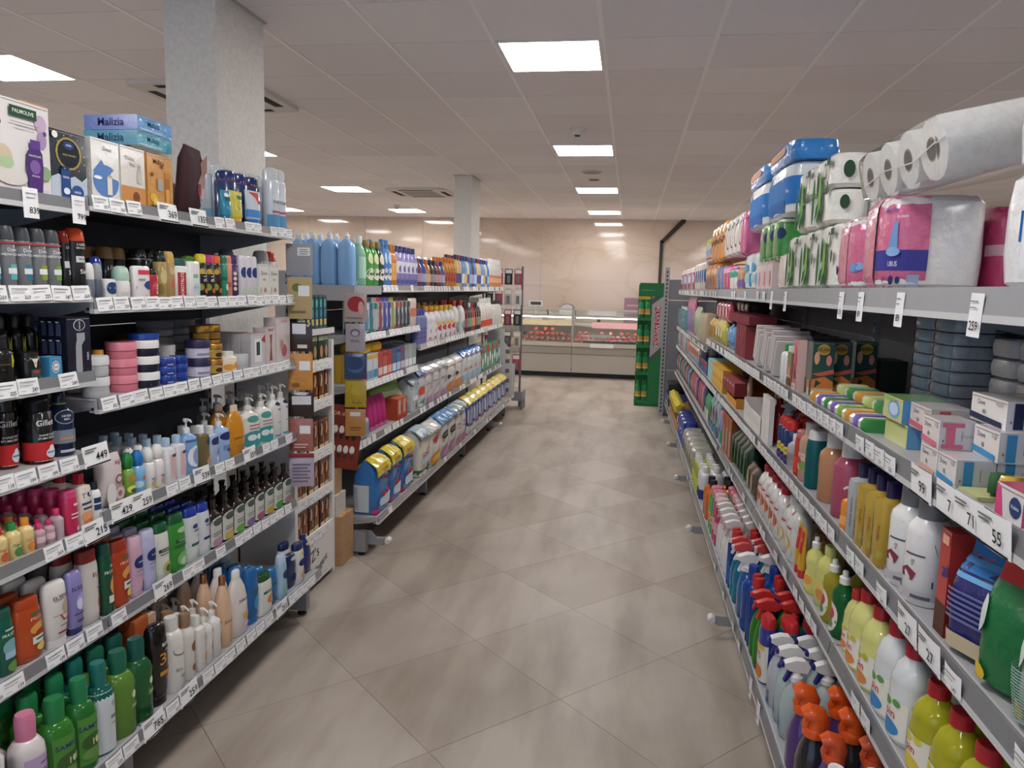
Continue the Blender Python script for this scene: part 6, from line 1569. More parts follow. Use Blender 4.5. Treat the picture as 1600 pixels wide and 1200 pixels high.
R('LN.b', 3.140, 3.240, 1, 0.181, 'oval', 'body_milk_bottle', 'bottle', 'large navy body milk by the rack end', ['#1f2f6c/g', '#1c2a60/g'], [('r', -.1, .82, .5, .88, '#d9b23a/m')], d=.06, inset=.03)
# ------------------------------------------------------------------ products: far left rack
for k, x in enumerate((-1.895, -1.81, -1.71, -1.607)):
    p = proto('jug', .098, .085, .3, ['#86b2e2/g', '#dfe6ea/p'], [('o', -1, .4, .25, .2, '#9cc2ea/m')])
    place(p, 'softener_jug', (x, 4.13, 1.566), (0, 0, -PI / 2), 'large sky blue softener bottle, %s from the spine at the rack end' % ORD[k], 'bottle', 'large blue softener bottles')
    if k < 3:
        place(p, 'softener_jug', (x, 4.235, 1.566), (0, 0, -PI / 2), 'large sky blue softener bottle in second line, %s from the spine' % ORD[k], 'bottle', 'large blue softener bottles')
obj('end_board', MB().box(-.4, -.03, 1.515, .43, .42, 1.5655, '#9c9ca0/k').box(-.4, -.034, 1.48, .43, -.03, 1.5655, '#a8a8ab/k'), [o for o in COL.objects if o.get('label') == 'far left grey shelving of laundry and dental goods'][0], (.03, -2.5, 0))
R('L2.top', 4.19, 4.27, 1, .285, 'handlejug', 'softener_bottle', 'bottle', 'mint green softener bottle', ['#8fc2a8/g', '#cfe0d6/p'], lab('#b9dcc6/m'), d=.09)
sl = lambda c: [('o', .1, .3, .7, .16, '#dedcd2/m'), ('t', 'Silan', .1, .3, .1, '#2f3a34/m'), ('o', .0, .7, .4, .14, c)]
R('L2.top', 4.29, 4.5, 2, .27, 'milk', 'softener_bottle', 'bottle', 'green softener bottle with gold cap', ['#4f9a4c/g', '#8a7440/p'], sl('#d9dcae/m'), d=.08, rows=2)
R('L2.top', 4.5, 4.6, 1, .27, 'milk', 'softener_bottle', 'bottle', 'dark green softener bottle with brown cap', ['#2f4a3c/g', '#7d6a3c/p'], sl('#d8d2c0/m'), d=.08, rows=2)
R('L2.top', 4.565, 4.720, 1, 0.293, 'milk', 'softener_bottle', 'bottle', 'blue and white softener bottle', ['#5a8ac8/g', '#3f7ab4/g'], sl('#bcd2e8/m'), d=.08, rows=2)
R('L2.top', 4.720, 4.829, 1, 0.269, 'slim', 'softener_bottle', 'bottle', 'amber orange softener bottle', ['#c07a34/g', '#b0702c/p'], lab('#d9a860/m'), d=.07, rows=2)
R('L2.top', 4.829, 5.333, 4, 0.270, 'milk', 'softener_bottle', 'bottle', 'lavender white bottle with navy cap', ['#8a82bc/g', '#26336e/g'], [('r', -.9, .38, .9, .72, '#cfd0de/m'), ('r', -.9, .0, .9, .2, '#5a5a9c/m'), ('o', .1, .5, .3, .1, '#6a6a94/m')], rows=3, d=.075)
vv = [([a + '/g', b + '/p'], [('r', -.8, .2, .8, .55, c + '/m')]) for a, b, c in (('#6a3a5c', '#7a3a4a', '#b08aa0'), ('#3a5a9a', '#3a4a7a', '#a0b4d4'), ('#c87a4a', '#b0603a', '#e0b890'), ('#3a3238', '#2a2428', '#a09a9a'), ('#4a3a40', '#2a2428', '#b0a8a4'), ('#8a3a50', '#a04a5a', '#d0a0a8'), ('#4f6fb0', '#2c3a78', '#b4c4e0'))]
R('L2.top', 5.350, 6.162, 7, 0.206, 'milk', 'softener_bottle', 'bottle', 'coloured softener bottle with tinted label', ['#6a3a5c/g', '#7a3a4a/p'], None, var=vv, rows=2, d=.07)
R('L2.top', 5.834, 6.662, 3, .24, 'pillow', 'wipes_pack', 'pack', 'grey film pack behind coloured softeners', ['#9aa39e/f'], None, inset=.16, d=.08)
R('L2.top', 6.184, 6.588, 3, 0.250, 'milk', 'softener_bottle', 'bottle', 'golden orange softener bottle', ['#d08a2c/g', '#c9702c/p'], [('o', .0, .4, .6, .2, '#b0423a/m')], rows=2, d=.07)
vv = [([a + '/g', b + '/p'], [('r', -.8, .15, .8, .5, c + '/m')]) for a, b, c in (('#d9c27a', '#26264a', '#5a5a8a'), ('#c9b6a0', '#8a2a3a', '#4a5a94'), ('#6a94cc', '#26336e', '#dfe3ea'), ('#7aa0d0', '#2c3a78', '#d9c27a'), ('#dfd8b0', '#26264a', '#7a5a9a'), ('#3f7ac0', '#3a6ab0', '#9ac0e4'), ('#4a4a74', '#5a3a5a', '#a8a8c8'), ('#5a8ac8', '#3f6ab4', '#c9d6ea'))]
R('L2.top', 6.588, 8.172, 8, 0.290, 'milk', 'softener_bottle', 'bottle', 'mixed softener bottle with dark cap', ['#6a3a5c/g', '#7a3a4a/p'], None, var=vv, rows=2, d=.07)
R('L2.top', 8.172, 8.968, 4, 0.322, 'milk', 'softener_bottle', 'bottle', 'clear bottle with orange lower label', ['#dcd9d6/g', '#e6e4e2/p'], [('r', -.9, .05, .9, .5, '#d98a5a/m'), ('o', .0, .3, .5, .1, '#e8c09a/m')], rows=2, d=.07)
# toothbrushes
tv = []
for c, b in (('#3fa34a', '#2f6fb8'), ('#4aa0c0', '#dfe6ea'), ('#3a8a94', '#2c7a9a'), ('#dfe0da', '#4ab08a'), ('#c03a4a', '#b04a5a'), ('#4a4ab0', '#6a6ac8'), ('#5a5aa8', '#3f3f98'), ('#b8b84a', '#d9d06a'), ('#4a3434', '#c0402c'), ('#3a3436', '#b8442c'), ('#2c2c2e', '#3a3a3c'), ('#28282a', '#4a4a4c')):
    tv.append(([ '#cfd6d8/m', c + '/g', b + '/p'], [('r', -1, .0, 1, .16, b + '/m'), ('r', -1, .88, 1, 1, c + '/m')]))
R('L2.a2', 4.122, 5.130, 12, 0.213, 'brush', 'toothbrush_pack', 'toothbrush', 'carded toothbrush', ['#cfd6d8/m', '#3fa34a/g'], None, var=tv, rows=3, d=.035, join=False)
R('L2.a2', 5.130, 5.325, 1, 0.202, 'pillow', 'floss_pack', 'pack', 'pink white dental pack at shelf end', ['#d9c9c4/f'], [('o', 0, .5, .6, .16, '#c87a5a/m')], d=.05, rows=2)
# toothpaste
tp = [([a + '/g', b + '/g'], [('r', -.9, .1, .9, .4, c + '/m'), ('r', -.9, .82, .9, .95, b + '/m')]) for a, b, c in (('#d9cfc9', '#c9a02c', '#c8503a'), ('#c9d6e2', '#c9a02c', '#6a94b8'), ('#cfd9e0', '#c9a02c', '#4a84b0'), ('#b04a44', '#a83a3a', '#d9b8b0'), ('#c05a54', '#8d2f34', '#dfd0cc'), ('#c2403c', '#a83a3a', '#d9a8a0'), ('#4a6a9c', '#3a5a94', '#c9d6e4'), ('#5a7ab0', '#2c3f74', '#b8c8dc'), ('#6a5a90', '#a83a4a', '#c9b8d0'), ('#a9b4b8', '#8a9498', '#dfe4e4'), ('#b4bcc0', '#9aa4a8', '#e2e6e6'), ('#a0aab0', '#8a9498', '#d9dede'))]
R('L2.a3', 4.174, 5.300, 12, .165, 'box', 'toothpaste_box', 'box', 'upright toothpaste carton', ['#d9cfc9/g'], None, var=tp, rows=4, d=.04, join=False)
R('L2.a3', 4.229, 4.630, 2, .055, 'soap', 'toothpaste_box', 'box', 'yellow carton lying over the toothpaste', ['#c9a02c/m'], None, lift=.167, d=.16, inset=.02)
# softener sachets, pads
R('L2.a4', 4.420, 4.787, 4, 0.209, 'sachet', 'colour_catcher_pack', 'pack', 'hot pink laundry sheet pack', ['#b52373/m'], [('r', -.8, .05, .8, .12, '#d95a9a/m')], d=.045, rot=(0, -.12, 0), join=False, inset=.04)
R('L2.a4', 4.187, 4.464, 2, .12, 'pillow', 'wipes_pack', 'pack', 'clear silver pack in front of pink ones', ['#b4bcc4/f'], [('o', 0, .5, .6, .3, '#7a90ac/m')], d=.06, inset=.005)
R('L2.a4', 4.639, 5.083, 1, .15, 'box', 'starch_carton', 'box', 'orange red striped carton', ['#c2603a/m', '#b0482c/m'], [('r', -.6, .3, -.4, .9, '#d9d0cc/m'), ('r', -.3, .3, -.1, .9, '#c9bcb8/m'), ('r', 0, .3, .2, .9, '#d9d0cc/m'), ('o', .6, .5, .3, .2, '#a83020/m'), ('r', -1, .0, 1, .2, '#a8342c/m')], d=.1)
R('L2.a4', 4.831, 5.185, 1, .34, 'bag', 'powder_bag', 'bag', 'light green powder bag leaning back', ['#8fb86a/f', '#a8c888/f'], [('o', .1, .5, .6, .2, '#c9dcae/m'), ('o', .3, .3, .3, .1, '#c05a3a/m')], d=.14, inset=.05, join=False)
for k, (a, b, c, ds, tx) in enumerate(((630, 650, '#c9ced2', 'silver white powder bag with green mark', ''), (648, 664, '#4a68a4', 'blue topped powder bag', ''), (662, 680, '#d0d3d6', 'pale grey powder bag', ''), (678, 698, '#c9c6c8', 'grey white powder bag with red mark', ''), (697, 714, '#dedcdc', 'white powder bag with face prints', ''))):
    pass
R('L2.a4', 5.022, 5.345, 1, .31, 'detbag', 'powder_bag', 'bag', 'silver white powder bag with green mark', ['#bcc3c8/f', '#8fa0ac/f', ''], [('o', .3, .2, .3, .1, '#4a9a4a/m'), ('r', -.4, .4, .5, .55, '#dfe2e4/m')], d=.15, join=False)
R('L2.a4', 5.311, 5.558, 1, .31, 'detbag', 'powder_bag', 'bag', 'blue topped powder bag with red dot', ['#c9cfd8/f', '#3a58a0/f', ''], [('o', .0, .5, .4, .12, '#c8452f/m'), ('o', .3, .15, .3, .1, '#5aa04a/m')], d=.15, join=False)
R('L2.a4', 5.558, 6.260, 2, .31, 'detbag', 'powder_bag', 'bag', 'grey white powder bag with triangle print', ['#cfcfd2/f', '#b4b6ba/f', ''], [('p', [(-.3, .3), (.5, .3), (.1, .55)], '#b84a4a/m'), ('o', .2, .12, .4, .1, '#c08ab0/m'), ('r', -.4, .6, .4, .63, '#888888/m')], d=.15)
R('L2.a4', 6.260, 6.864, 2, .3, 'detbag', 'powder_bag', 'bag', 'white powder bag with orange lower print', ['#d9d6d4/f', '#dcdadb/f', ''], [('o', .1, .2, .6, .16, '#c9824a/m'), ('o', -.2, .55, .2, .08, '#3a3436/m'), ('r', .1, .5, .6, .58, '#b83a3a/m')], d=.15)
R('L2.a4', 6.864, 7.795, 3, .32, 'detbag', 'powder_bag', 'bag', 'blue folded powder bag with red lettering', ['#cfd6dc/f', '#3f78c0/f', ''], [('t', 'Savex', .0, .5, .16, '#c8342c/m', 20), ('r', -.6, .1, .6, .3, '#8fb0c8/m')], d=.15)
R('L2.a4', 7.795, 9.095, 4, .3, 'box', 'powder_carton', 'box', 'teal and red powder carton', ['#4f8a90/g', '#3a747c/g'], [('r', -.9, .7, .9, .95, '#b8443a/m'), ('o', 0, .35, .6, .2, '#cfd9d6/m')], d=.14, var=[(['#4f8a90/g', '#3a747c/g'], [('r', -.9, .7, .9, .95, '#b8443a/m'), ('o', 0, .35, .6, .2, '#cfd9d6/m')]), (['#3f9a5c/g', '#2f6a9a/g'], [('o', 0, .5, .6, .2, '#dfe6e2/m')])])
# laundry liquids
dj = [('r', -.8, .08, .8, .6, '#dedde0/m'), ('p', [(-.7, .2), (.6, .3), (.7, .5), (-.5, .55)], '#6fb4b8/m'), ('o', .3, .36, .35, .1, '#c0303c/m'), ('r', -.3, .06, .6, .16, '#c26a8a/m')]
R('L2.b2', 5.364, 5.614, 1, 0.263, 'slim', 'stain_remover_bottle', 'bottle', 'clear violet bottle with ribbed body', ['#8a8fc0/v', '#3a4a94/p'], [('r', -.6, .2, .6, .25, '#5a5aa0/m'), ('r', -.6, .35, .6, .4, '#5a5aa0/m'), ('r', -.6, .5, .6, .55, '#5a5aa0/m')], d=.07, join=False)
R('L2.b2', 5.632, 5.928, 1, 0.276, 'handlejug', 'laundry_bottle', 'bottle', 'white laundry bottle with amber red cap', ['#dedee0/g', '#d08a24/p', '#b8303a/p'], dj, d=.1, rows=2, join=False)
R('L2.b2', 5.949, 6.567, 2, 0.275, 'handlejug', 'laundry_bottle', 'bottle', 'white laundry jug with yellow cap', ['#e0dfe0/g', '#d2a22c/p'], [('r', -.8, .08, .8, .6, '#dedde0/m'), ('r', -.6, .5, .7, .62, '#d9b03a/m'), ('o', .0, .4, .5, .1, '#c0303c/m'), ('o', .2, .12, .4, .1, '#a05a8c/m')], d=.1, rows=2)
R('L2.b2', 6.567, 6.994, 2, 0.308, 'handlejug', 'laundry_bottle', 'bottle', 'white laundry jug with red cap', ['#e2e1e0/g', '#b8242c/p'], [('o', .0, .3, .5, .16, '#7a9a8a/m'), ('r', -.3, .1, .5, .2, '#4a4a4c/m')], d=.1, rows=2)
vv = [([a + '/g', b + '/p'], [('r', -.8, .2, .8, .55, c + '/m')]) for a, b, c in (('#6d2434', '#4a1a28', '#a05a6a'), ('#3a3638', '#2a2628', '#7a9a7a'), ('#4a5048', '#d9d9d6', '#8a9a84'), ('#b0303c', '#9a2432', '#d9a04a'))]
R('L2.b2', 6.994, 7.746, 4, 0.277, 'milk', 'laundry_bottle', 'bottle', 'dark laundry bottle with coloured label', ['#6d2434/g', '#4a1a28/p'], None, var=vv, rows=2, d=.08)
R('L2.b2', 7.746, 8.420, 3, 0.318, 'milk', 'bleach_bottle', 'bottle', 'white bleach bottle with red lower label', ['#e4e0dc/g', '#dedad6/p'], [('r', -.8, .05, .8, .3, '#c8503c/m'), ('o', .2, .45, .3, .1, '#d98a6a/m')], rows=2, d=.09)
R('L2.b2', 8.461, 9.028, 2, 0.282, 'milk', 'bleach_bottle', 'bottle', 'white bottle with green stripe by endcap', ['#e0e0da/g', '#2a2c2a/p'], [('p', [(-.6, .1), (.2, .1), (.6, .6), (.2, .7)], '#5a9a5c/m')], rows=2, d=.09)
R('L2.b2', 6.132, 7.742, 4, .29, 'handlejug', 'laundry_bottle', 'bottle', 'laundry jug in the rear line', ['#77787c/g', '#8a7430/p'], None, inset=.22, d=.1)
# bottom powder bags
md = [('r', -1.9, .05, -.98, .62, '#c9ced4/m')] + [('r', -1.85, .1 + .045 * k, -1.08, .118 + .045 * k, '#7a8494/m') for k in range(11)] + [('o', .2, .25, .5, .12, '#cfe4f2/m'), ('p', [(-.3, .28), (.8, .42), (.9, .62), (.2, .6)], '#dfe6f0/m'), ('t', 'MERIX', .25, .46, .15, '#c8242c/m', 24), ('o', .6, .12, .3, .08, '#c9a04a/m'), ('o', -.6, .06, .3, .07, '#c23a78/m'), ('p', [(-.9, .72), (.2, .66), (.5, .72), (-.2, .76)], '#c9609a/m')]
for a, b, t_, nm, lb in ((4.09, 4.33, .335, 'VOLIM', 'first'), (4.36, 4.55, .345, 'VOLIM', 'second'), (4.6, 4.83, .35, 'MEGA', 'third')):
    R('L2.b', a, b, 1, t_, 'detbag', 'powder_bag', 'bag', 'large blue powder bag with yellow folded top, ' + lb + ' from near end', ['#2f74b8/f', '#dcc62c/f', nm], md, d=.15, inset=.01, group='large blue powder bags', cap=0)
R('L2.b', 4.551, 4.723, 1, 0.339, 'detbag', 'powder_bag', 'bag', 'blue powder bag with red round emblem', ['#2a4f98/f', '#6aa4cc/f', ''], [('o', .1, .6, .5, .12, '#c82c34/m'), ('o', .3, .2, .5, .14, '#dfe0e8/m'), ('o', .3, .2, .4, .11, '#b82c3c/m')], d=.18)
rb = [('r', -1, .0, 1, .18, '#2a6a3c/m'), ('p', [(-1, .18), (1, .18), (1, .3), (.2, .26), (-1, .34)], '#c9c84a/m'), ('p', [(-1, .3), (.2, .24), (1, .28), (1, .2), (-1, .2)], '#4a9a44/m'), ('t', 'Rubel', .1, .58, .17, '#c0242c/m', 30), ('o', .1, .38, .5, .08, '#b9ccdc/m')]
R('L2.b', 4.723, 5.228, 2, 0.404, 'detbag', 'powder_bag', 'bag', 'cream powder bag with red script and green base', ['#d9d6c6/f', '#a8bcc6/f', ''], rb, d=.18)
R('L2.b', 5.246, 5.550, 1, 0.336, 'detbag', 'powder_bag', 'bag', 'white powder bag with orange flower', ['#dcd8d0/f', '#d8d4d2/f', ''], [('o', .1, .22, .6, .16, '#d9962c/m'), ('o', .1, .22, .25, .07, '#e8c86a/m'), ('p', [(.0, .6), (.6, .7), (.5, .82), (-.2, .74)], '#b8343c/m')], d=.17)
R('L2.b', 5.550, 6.073, 2, 0.459, 'detbag', 'powder_bag', 'bag', 'white powder bag with blue flap and bear face', ['#d6d3d2/f', '#3f86c4/f', ''], [('o', .1, .62, .35, .09, '#2c2a2c/m'), ('o', .1, .62, .2, .05, '#6a6668/m'), ('p', [(-.2, .45), (.6, .45), (.2, .6)], '#b83a3a/m'), ('o', .2, .14, .5, .12, '#c28ab4/m'), ('r', -.4, .3, .4, .32, '#777777/m')], d=.17)
R('L2.b', 6.073, 6.476, 1, 0.463, 'detbag', 'powder_bag', 'bag', 'pale powder bag with tall red letters', ['#d2d0ce/f', '#8a9aa0/f', ''], [('t', 'Lily', .1, .58, .2, '#b83a3a/m', 70), ('o', .2, .14, .5, .12, '#c27a94/m')], d=.17)
R('L2.b', 6.530, 8.664, 5, 0.518, 'detbag', 'powder_bag', 'bag', 'striped blue powder bag with yellow folded top', ['#3058a8/f', '#d9c42c/f', ''], [('r', -.7, .0, 1, .3, '#cfd6d2/m'), ('t', 'Savex', .1, .32, .17, '#c8242c/m', 22), ('r', -.5, .4, -.3, .8, '#dfe4ec/m'), ('r', .5, .4, .65, .8, '#4a9a6c/m')], d=.17)
# ------------------------------------------------------------------ products: right rack, top shelf
fvq = [([a + '/f'], [('o', 0, .5, .5, .2, b + '/m'), ('r', -.8, .8, .8, .92, c + '/m')]) for a, b, c in (('#a83a44', '#d9c9c4', '#dfdad6'), ('#b4c4dc', '#5a84b8', '#dfe4ea'), ('#c2456c', '#dcc0cc', '#e0d0d6'))]
R('R.top', 9.259, 7.487, 3, 0.216, 'pillow', 'pad_pack', 'pack', 'small soft hygiene pack at the far end', ['#a83a44/f'], None, var=fvq, rows=2, d=.1)
R('R.top', 7.413, 6.397, 2, 0.234, 'pillow', 'pad_pack', 'pack', 'white pad pack with red and blue ovals', ['#dcd6d0/f'], [('o', -.4, .45, .25, .2, '#b8433f/m'), ('o', .4, .5, .3, .24, '#3f6aa8/m')], rows=2, d=.12)
R('R.top', 6.343, 5.629, 1, 0.190, 'pillow', 'pad_pack', 'pack', 'orange and grey pad pack', ['#d27f34/f'], [('o', -.3, .3, .5, .24, '#6d6a70/m'), ('o', .4, .7, .4, .12, '#e8c8a0/m')], d=.14, rows=2)
R('R.top', 5.587, 5.165, 1, 0.162, 'pillow', 'pad_pack', 'pack', 'steel blue pad pack', ['#4f77b4/f'], [('p', [(-.5, .2), (.5, .2), (.6, .8), (-.2, .7)], '#8aa8d0/m')], d=.14, rows=2)
R('R.top', 5.165, 4.835, 1, 0.151, 'pillow', 'pad_pack', 'pack', 'rose pink pad pack', ['#c43f74/f'], [('r', -.6, .7, .6, .9, '#e8a8c0/m')], d=.14, rows=2)
R('R.top', 4.835, 4.517, 1, 0.140, 'pillow', 'pad_pack', 'pack', 'white pad pack with green badge', ['#e0d8da/f'], [('o', 0, .65, .5, .14, '#3f9a8c/m'), ('r', -.7, .85, .7, .95, '#a84a7c/m')], d=.14, rows=2)
R('R.top', 4.490, 4.240, 1, 0.116, 'pillow', 'pad_pack', 'pack', 'tan and purple pad pack', ['#b98a5c/f'], [('o', .3, .3, .5, .2, '#7a5aa0/m')], d=.14, rows=2)
R('R.top', 4.216, 3.796, 1, 0.184, 'pillow', 'nappy_pack', 'pack', 'white and turquoise nappy pack', ['#d3e2e6/f'], [('o', -.2, .6, .4, .14, '#4f94b8/m'), ('r', .3, .0, 1, .45, '#3a9ac8/m'), ('o', .0, .3, .3, .1, '#9fc4c8/m')], d=.16)
R('R.top', 3.796, 3.393, 2, .12, 'box', 'tissue_box', 'box', 'pale pink tissue carton under the green pack', ['#d9c4c2/m'], [('o', .3, .4, .3, .3, '#c06a7c/m'), ('r', -.6, .2, .2, .7, '#c9b2b0/m')], d=.16)
R('R.top', 3.796, 3.305, 1, .17, 'pillow', 'tissue_pack', 'pack', 'green tissue pack with white edge', ['#3f8f3f/f'], [('r', -1, .0, 1, .08, '#e2e4dc/m'), ('r', -1, .92, 1, 1, '#e2e4dc/m'), ('o', .5, .65, .28, .14, '#1f3a60/m'), ('r', -.2, .1, -.17, .9, '#a8d09a/m')], d=.17, lift=.125)
R('R.top', 3.305, 3.106, 1, 0.146, 'pillow', 'tissue_pack', 'pack', 'cream white tissue pack beside the leaf packs', ['#dcd4cc/f'], None, d=.2)
# second tier
R('R.top', 8.419, 6.036, 2, .2, 'pillow', 'pad_pack', 'pack', 'white pad pack with yellow star border, upper tier', ['#dedbd2/f'], [('r', -1, .75, 1, .98, '#d9cc3a/m'), ('r', -1, .3, 1, .55, '#a9b6c4/m'), ('r', -1, .02, 1, .2, '#b83048/m')], d=.18, lift=.21)
R('R.top', 6.036, 5.201, 1, .26, 'pillow', 'pad_pack', 'pack', 'bright orange pack with black lettering, upper tier', ['#dc8f34/f'], [('t', 'SEVEN', -.1, .5, .2, '#23232a/m', 20), ('r', -.9, .7, -.2, .95, '#e0d060/m')], d=.18, lift=.2)
R('R.top', 5.201, 4.464, 1, .235, 'pillow', 'pad_pack', 'pack', 'white pack with upright navy oval, upper tier', ['#dfd8d2/f'], [('o', .4, .5, .2, .3, '#20284a/m'), ('o', .4, .5, .13, .24, '#dfd8d2/m'), ('o', -.2, .8, .25, .08, '#7a9a8a/m')], d=.18, lift=.205)
R('R.top', 4.490, 4.240, 1, .24, 'pillow', 'pad_pack', 'pack', 'magenta pack with violet top, upper tier', ['#c25a8a/f'], [('r', -1, .8, 1, 1, '#5a2a6a/m')], d=.18, lift=.19)
R('R.top', 4.240, 3.157, 2, .21, 'pillow', 'nappy_pack', 'pack', 'broad blue and white nappy pack, upper tier', ['#dfe4e8/f'], [('r', -.8, .2, .9, .72, '#2a78c4/m'), ('r', -.8, .72, -.1, .95, '#8abade/m'), ('t', 'Prima', .4, .45, .1, '#dfe8f2/m'), ('r', -.2, .05, .3, .3, '#2a68b4/m')], d=.2, lift=.3, cap=0)
R('R.top', 4.288, 3.157, 2, .085, 'pillow', 'nappy_pack', 'pack', 'crumpled bright blue pack lying topmost', ['#2a80cc/f'], [('o', .0, .6, .2, .2, '#d9a080/m')], d=.2, lift=.512, cap=0)
R('R.top', 3.248, 3.109, 1, .36, 'pillow', 'pad_pack', 'pack', 'tall pink and white pack before leaf rolls', ['#d8a6bc/f'], [('o', 0, .8, .5, .1, '#c23a74/m'), ('r', -.8, .3, .8, .5, '#d9d0d4/m'), ('r', -.8, .1, .8, .2, '#c85a84/m')], d=.16, lift=.19, inset=.02)
# leaf toilet paper
lf = [('o', -.75, .4, .16, .35, '#2f6a34/m'), ('o', -.1, .4, .18, .38, '#7ab04c/m'), ('o', -.3, .62, .12, .2, '#1f4a2a/m'), ('p', [(-.5, .1), (-.25, .16), (-.1, .36), (-.35, .3)], '#1f5a2c/m'), ('p', [(.1, .12), (.35, .2), (.45, .36), (.2, .3)], '#1f5a2c/m'), ('p', [(-.2, .06), (.02, .1), (.1, .26), (-.12, .2)], '#2a6a34/m'), ('o', .42, .76, .13, .12, '#24472c/m'), ('o', .42, .76, .09, .08, '#d9dccf/m'), ('o', .8, .5, .1, .1, '#2f5a38/m'), ('r', .62, .82, .95, .92, '#24472c/m'),
      ('o', -2.6, .5, .18, .38, '#7ab04c/m'), ('o', -2.2, .4, .12, .3, '#2f6a34/m'), ('p', [(-2.1, .1), (-1.9, .2), (-1.6, .36), (-1.9, .3)], '#1f5a2c/m'), ('o', -1.4, .75, .14, .12, '#24472c/m'), ('o', 2.6, .5, .18, .38, '#7ab04c/m'), ('o', 2.2, .4, .12, .3, '#2f6a34/m'), ('p', [(1.9, .1), (2.1, .2), (2.4, .36), (2.1, .3)], '#1f5a2c/m'), ('o', 1.4, .75, .14, .12, '#24472c/m'), ('o', 1.35, .3, .12, .1, '#24472c/m')]
R('R.top', 3.081, 2.385, 3, .2, 'rolls', 'toilet_paper_pack', 'paper pack', 'white toilet paper pack with green leaf print, lower tier', ['#e2e1da/f', 2, 1], lf, d=.2)
R('R.top', 2.986, 2.490, 2, .22, 'rolls', 'toilet_paper_pack', 'paper pack', 'white toilet paper pack with leaf print, upper tier', ['#e2e1da/f', 2, 2], lf, d=.24, lift=.204)
R('R.top', 3.295, 3.119, 1, .2, 'rolls', 'toilet_paper_pack', 'paper pack', 'leaf print pack set back above pink packs', ['#e0ded6/f', 2, 2], lf, d=.2, lift=.205, inset=.2)
# pink packs
mg = [('r', 1.0, .0, 2.2, 1, '#cf6a8f/m'), ('t', 'Mega Soft', 2.0, .4, .13, '#2a2f78/m', -90), ('o', 1.35, .3, .25, .08, '#6a94c8/m'), ('r', -1, .02, 1, .98, '#cf6a8f/m'), ('r', -1, .0, -.85, 1, '#39347c/m'), ('o', .3, .3, .5, .1, '#6a94c8/m'), ('r', -.05, .0, .05, .95, '#2d2c74/m')]
def pack(kind, name, x0, y0, w_, d_, h_, z, cols, design, label, cat, group=None, rot=(0, 0, 0)):
    """block whose printed front faces the camera end of the aisle (-Y): x0..x0+w_, near face at y0, depth d_"""
    p = proto(kind, w_, d_, h_, cols, design)
    place(p, name, (x0 + w_ / 2, y0 + d_ / 2, z), (rot[0], rot[1], -PI / 2 + rot[2]), label, cat, group)
pink = '#cb678c/f'
bow = lambda u, v: [('o', u - .12, v, .12, .06, '#6f98cc/m'), ('o', u + .1, v + .02, .12, .06, '#86aad8/m'), ('r', u - .04, v - .06, u + .06, v + .05, '#5a84c0/m')]
pack('pillow', 'paper_towel_pack', .605, 2.2, .2, .2, .198, 1.597, ['#dedad8/f'], [('r', -.95, .02, .55, .98, pink), ('r', -.3, .02, -.25, .98, '#2d2c74/m'), ('t', 'Mega Soft', .25, .35, .15, '#262b74/m', -90), ('r', -1.9, .02, -.95, .98, pink), ('r', -1.9, .02, -1.78, .98, '#39347c/m')] + bow(-.55, .3) + bow(-.05, .3) + bow(-1.4, .28),
     'pink and white paper pack with blue bow print, beside the leaf packs', 'paper pack')
pack('pillow', 'paper_towel_pack', .605, 1.93, .225, .22, .225, 1.597, ['#dfdcda/f'], [('r', -.98, .01, -.02, .99, pink), ('r', -.98, .2, -.02, .42, '#3a3a8c/m'), ('t', 'UBUS', -.5, .27, .075, '#e3e1ec/m'), ('t', 'Mega Soft', -.62, .84, .07, '#4a5aa0/m'), ('t', 'Exclusive', -.35, .77, .05, '#e9dde4/m'), ('t', '0', -.72, .1, .09, '#2a2c6a/m'), ('o', -.5, .1, .06, .05, '#2a2c6a/m'), ('o', -.35, .1, .05, .04, '#2a2c6a/m'), ('r', -.2, .03, -.06, .16, '#a8b4d4/m'), ('p', [(-.62, .42), (-.5, .72), (-.42, .72), (-.4, .42)], '#6f98cc/m'), ('o', -.5, .4, .16, .05, '#86aad8/m'), ('r', -1.9, .01, -.98, .99, pink)],
     'pink wrapped pack with navy band and white paper side', 'paper pack')
pack('pillow', 'paper_towel_pack', .84, 1.92, .2, .22, .2, 1.597, ['#c2386a/f'], [('r', -.9, .42, .9, .55, '#d9a8b8/m')], 'hot pink pack behind the navy banded one', 'paper pack')
pack('pillow', 'paper_towel_pack', .79, 2.22, .22, .2, .22, 1.597, ['#c2386a/f'], None, 'hot pink pack set back under the long rolls', 'paper pack')
# long paper rolls lying across, in one film pack
t = empty('kitchen_roll_pack', (.63, 1.93, 1.83))
t.rotation_euler = (0, -.2, 0)
for k, y in enumerate((-.2, -.067, .067, .2)):
    m = MB()
    T = Matrix.Translation((0, y, .06)) @ Matrix.Rotation(PI / 2, 4, 'Y')
    m.add(MB().loft([(.96, .96, 0), (1, 1, .006), (1, 1, .29), (.96, .96, .3)], .064, .064, PAPER, 2, 26), T)
    o = obj('roll', m, t)
    h_ = MB().add(MB().loft([(1, 1, -.0015), (1, 1, .004)], .022, .022, '#4c4540/m', 2, 16), T)
    h_.add(MB().loft([(1.18, 1.18, -.0008), (1.18, 1.18, .003)], .022, .022, '#a08a70/m', 2, 16), T)
    obj('core', h_, o)
fm = MB().loft([(.9, .95, -.02), (1.02, 1.02, .0), (1.03, 1.03, .3), (.9, .95, .32)], .066, .268, '#f4f6f7/c', 7, 36)
obj('film_wrap', MB().add(fm, Matrix.Translation((0, 0, .06)) @ Matrix.Rotation(PI / 2, 4, 'Y')), t)
sm = MB()
sm.tube([(-.004, -.26, .075), (-.006, -.1, .05), (-.006, .1, .06), (-.004, .26, .04)], .0018, '#ffffff/g', 6)
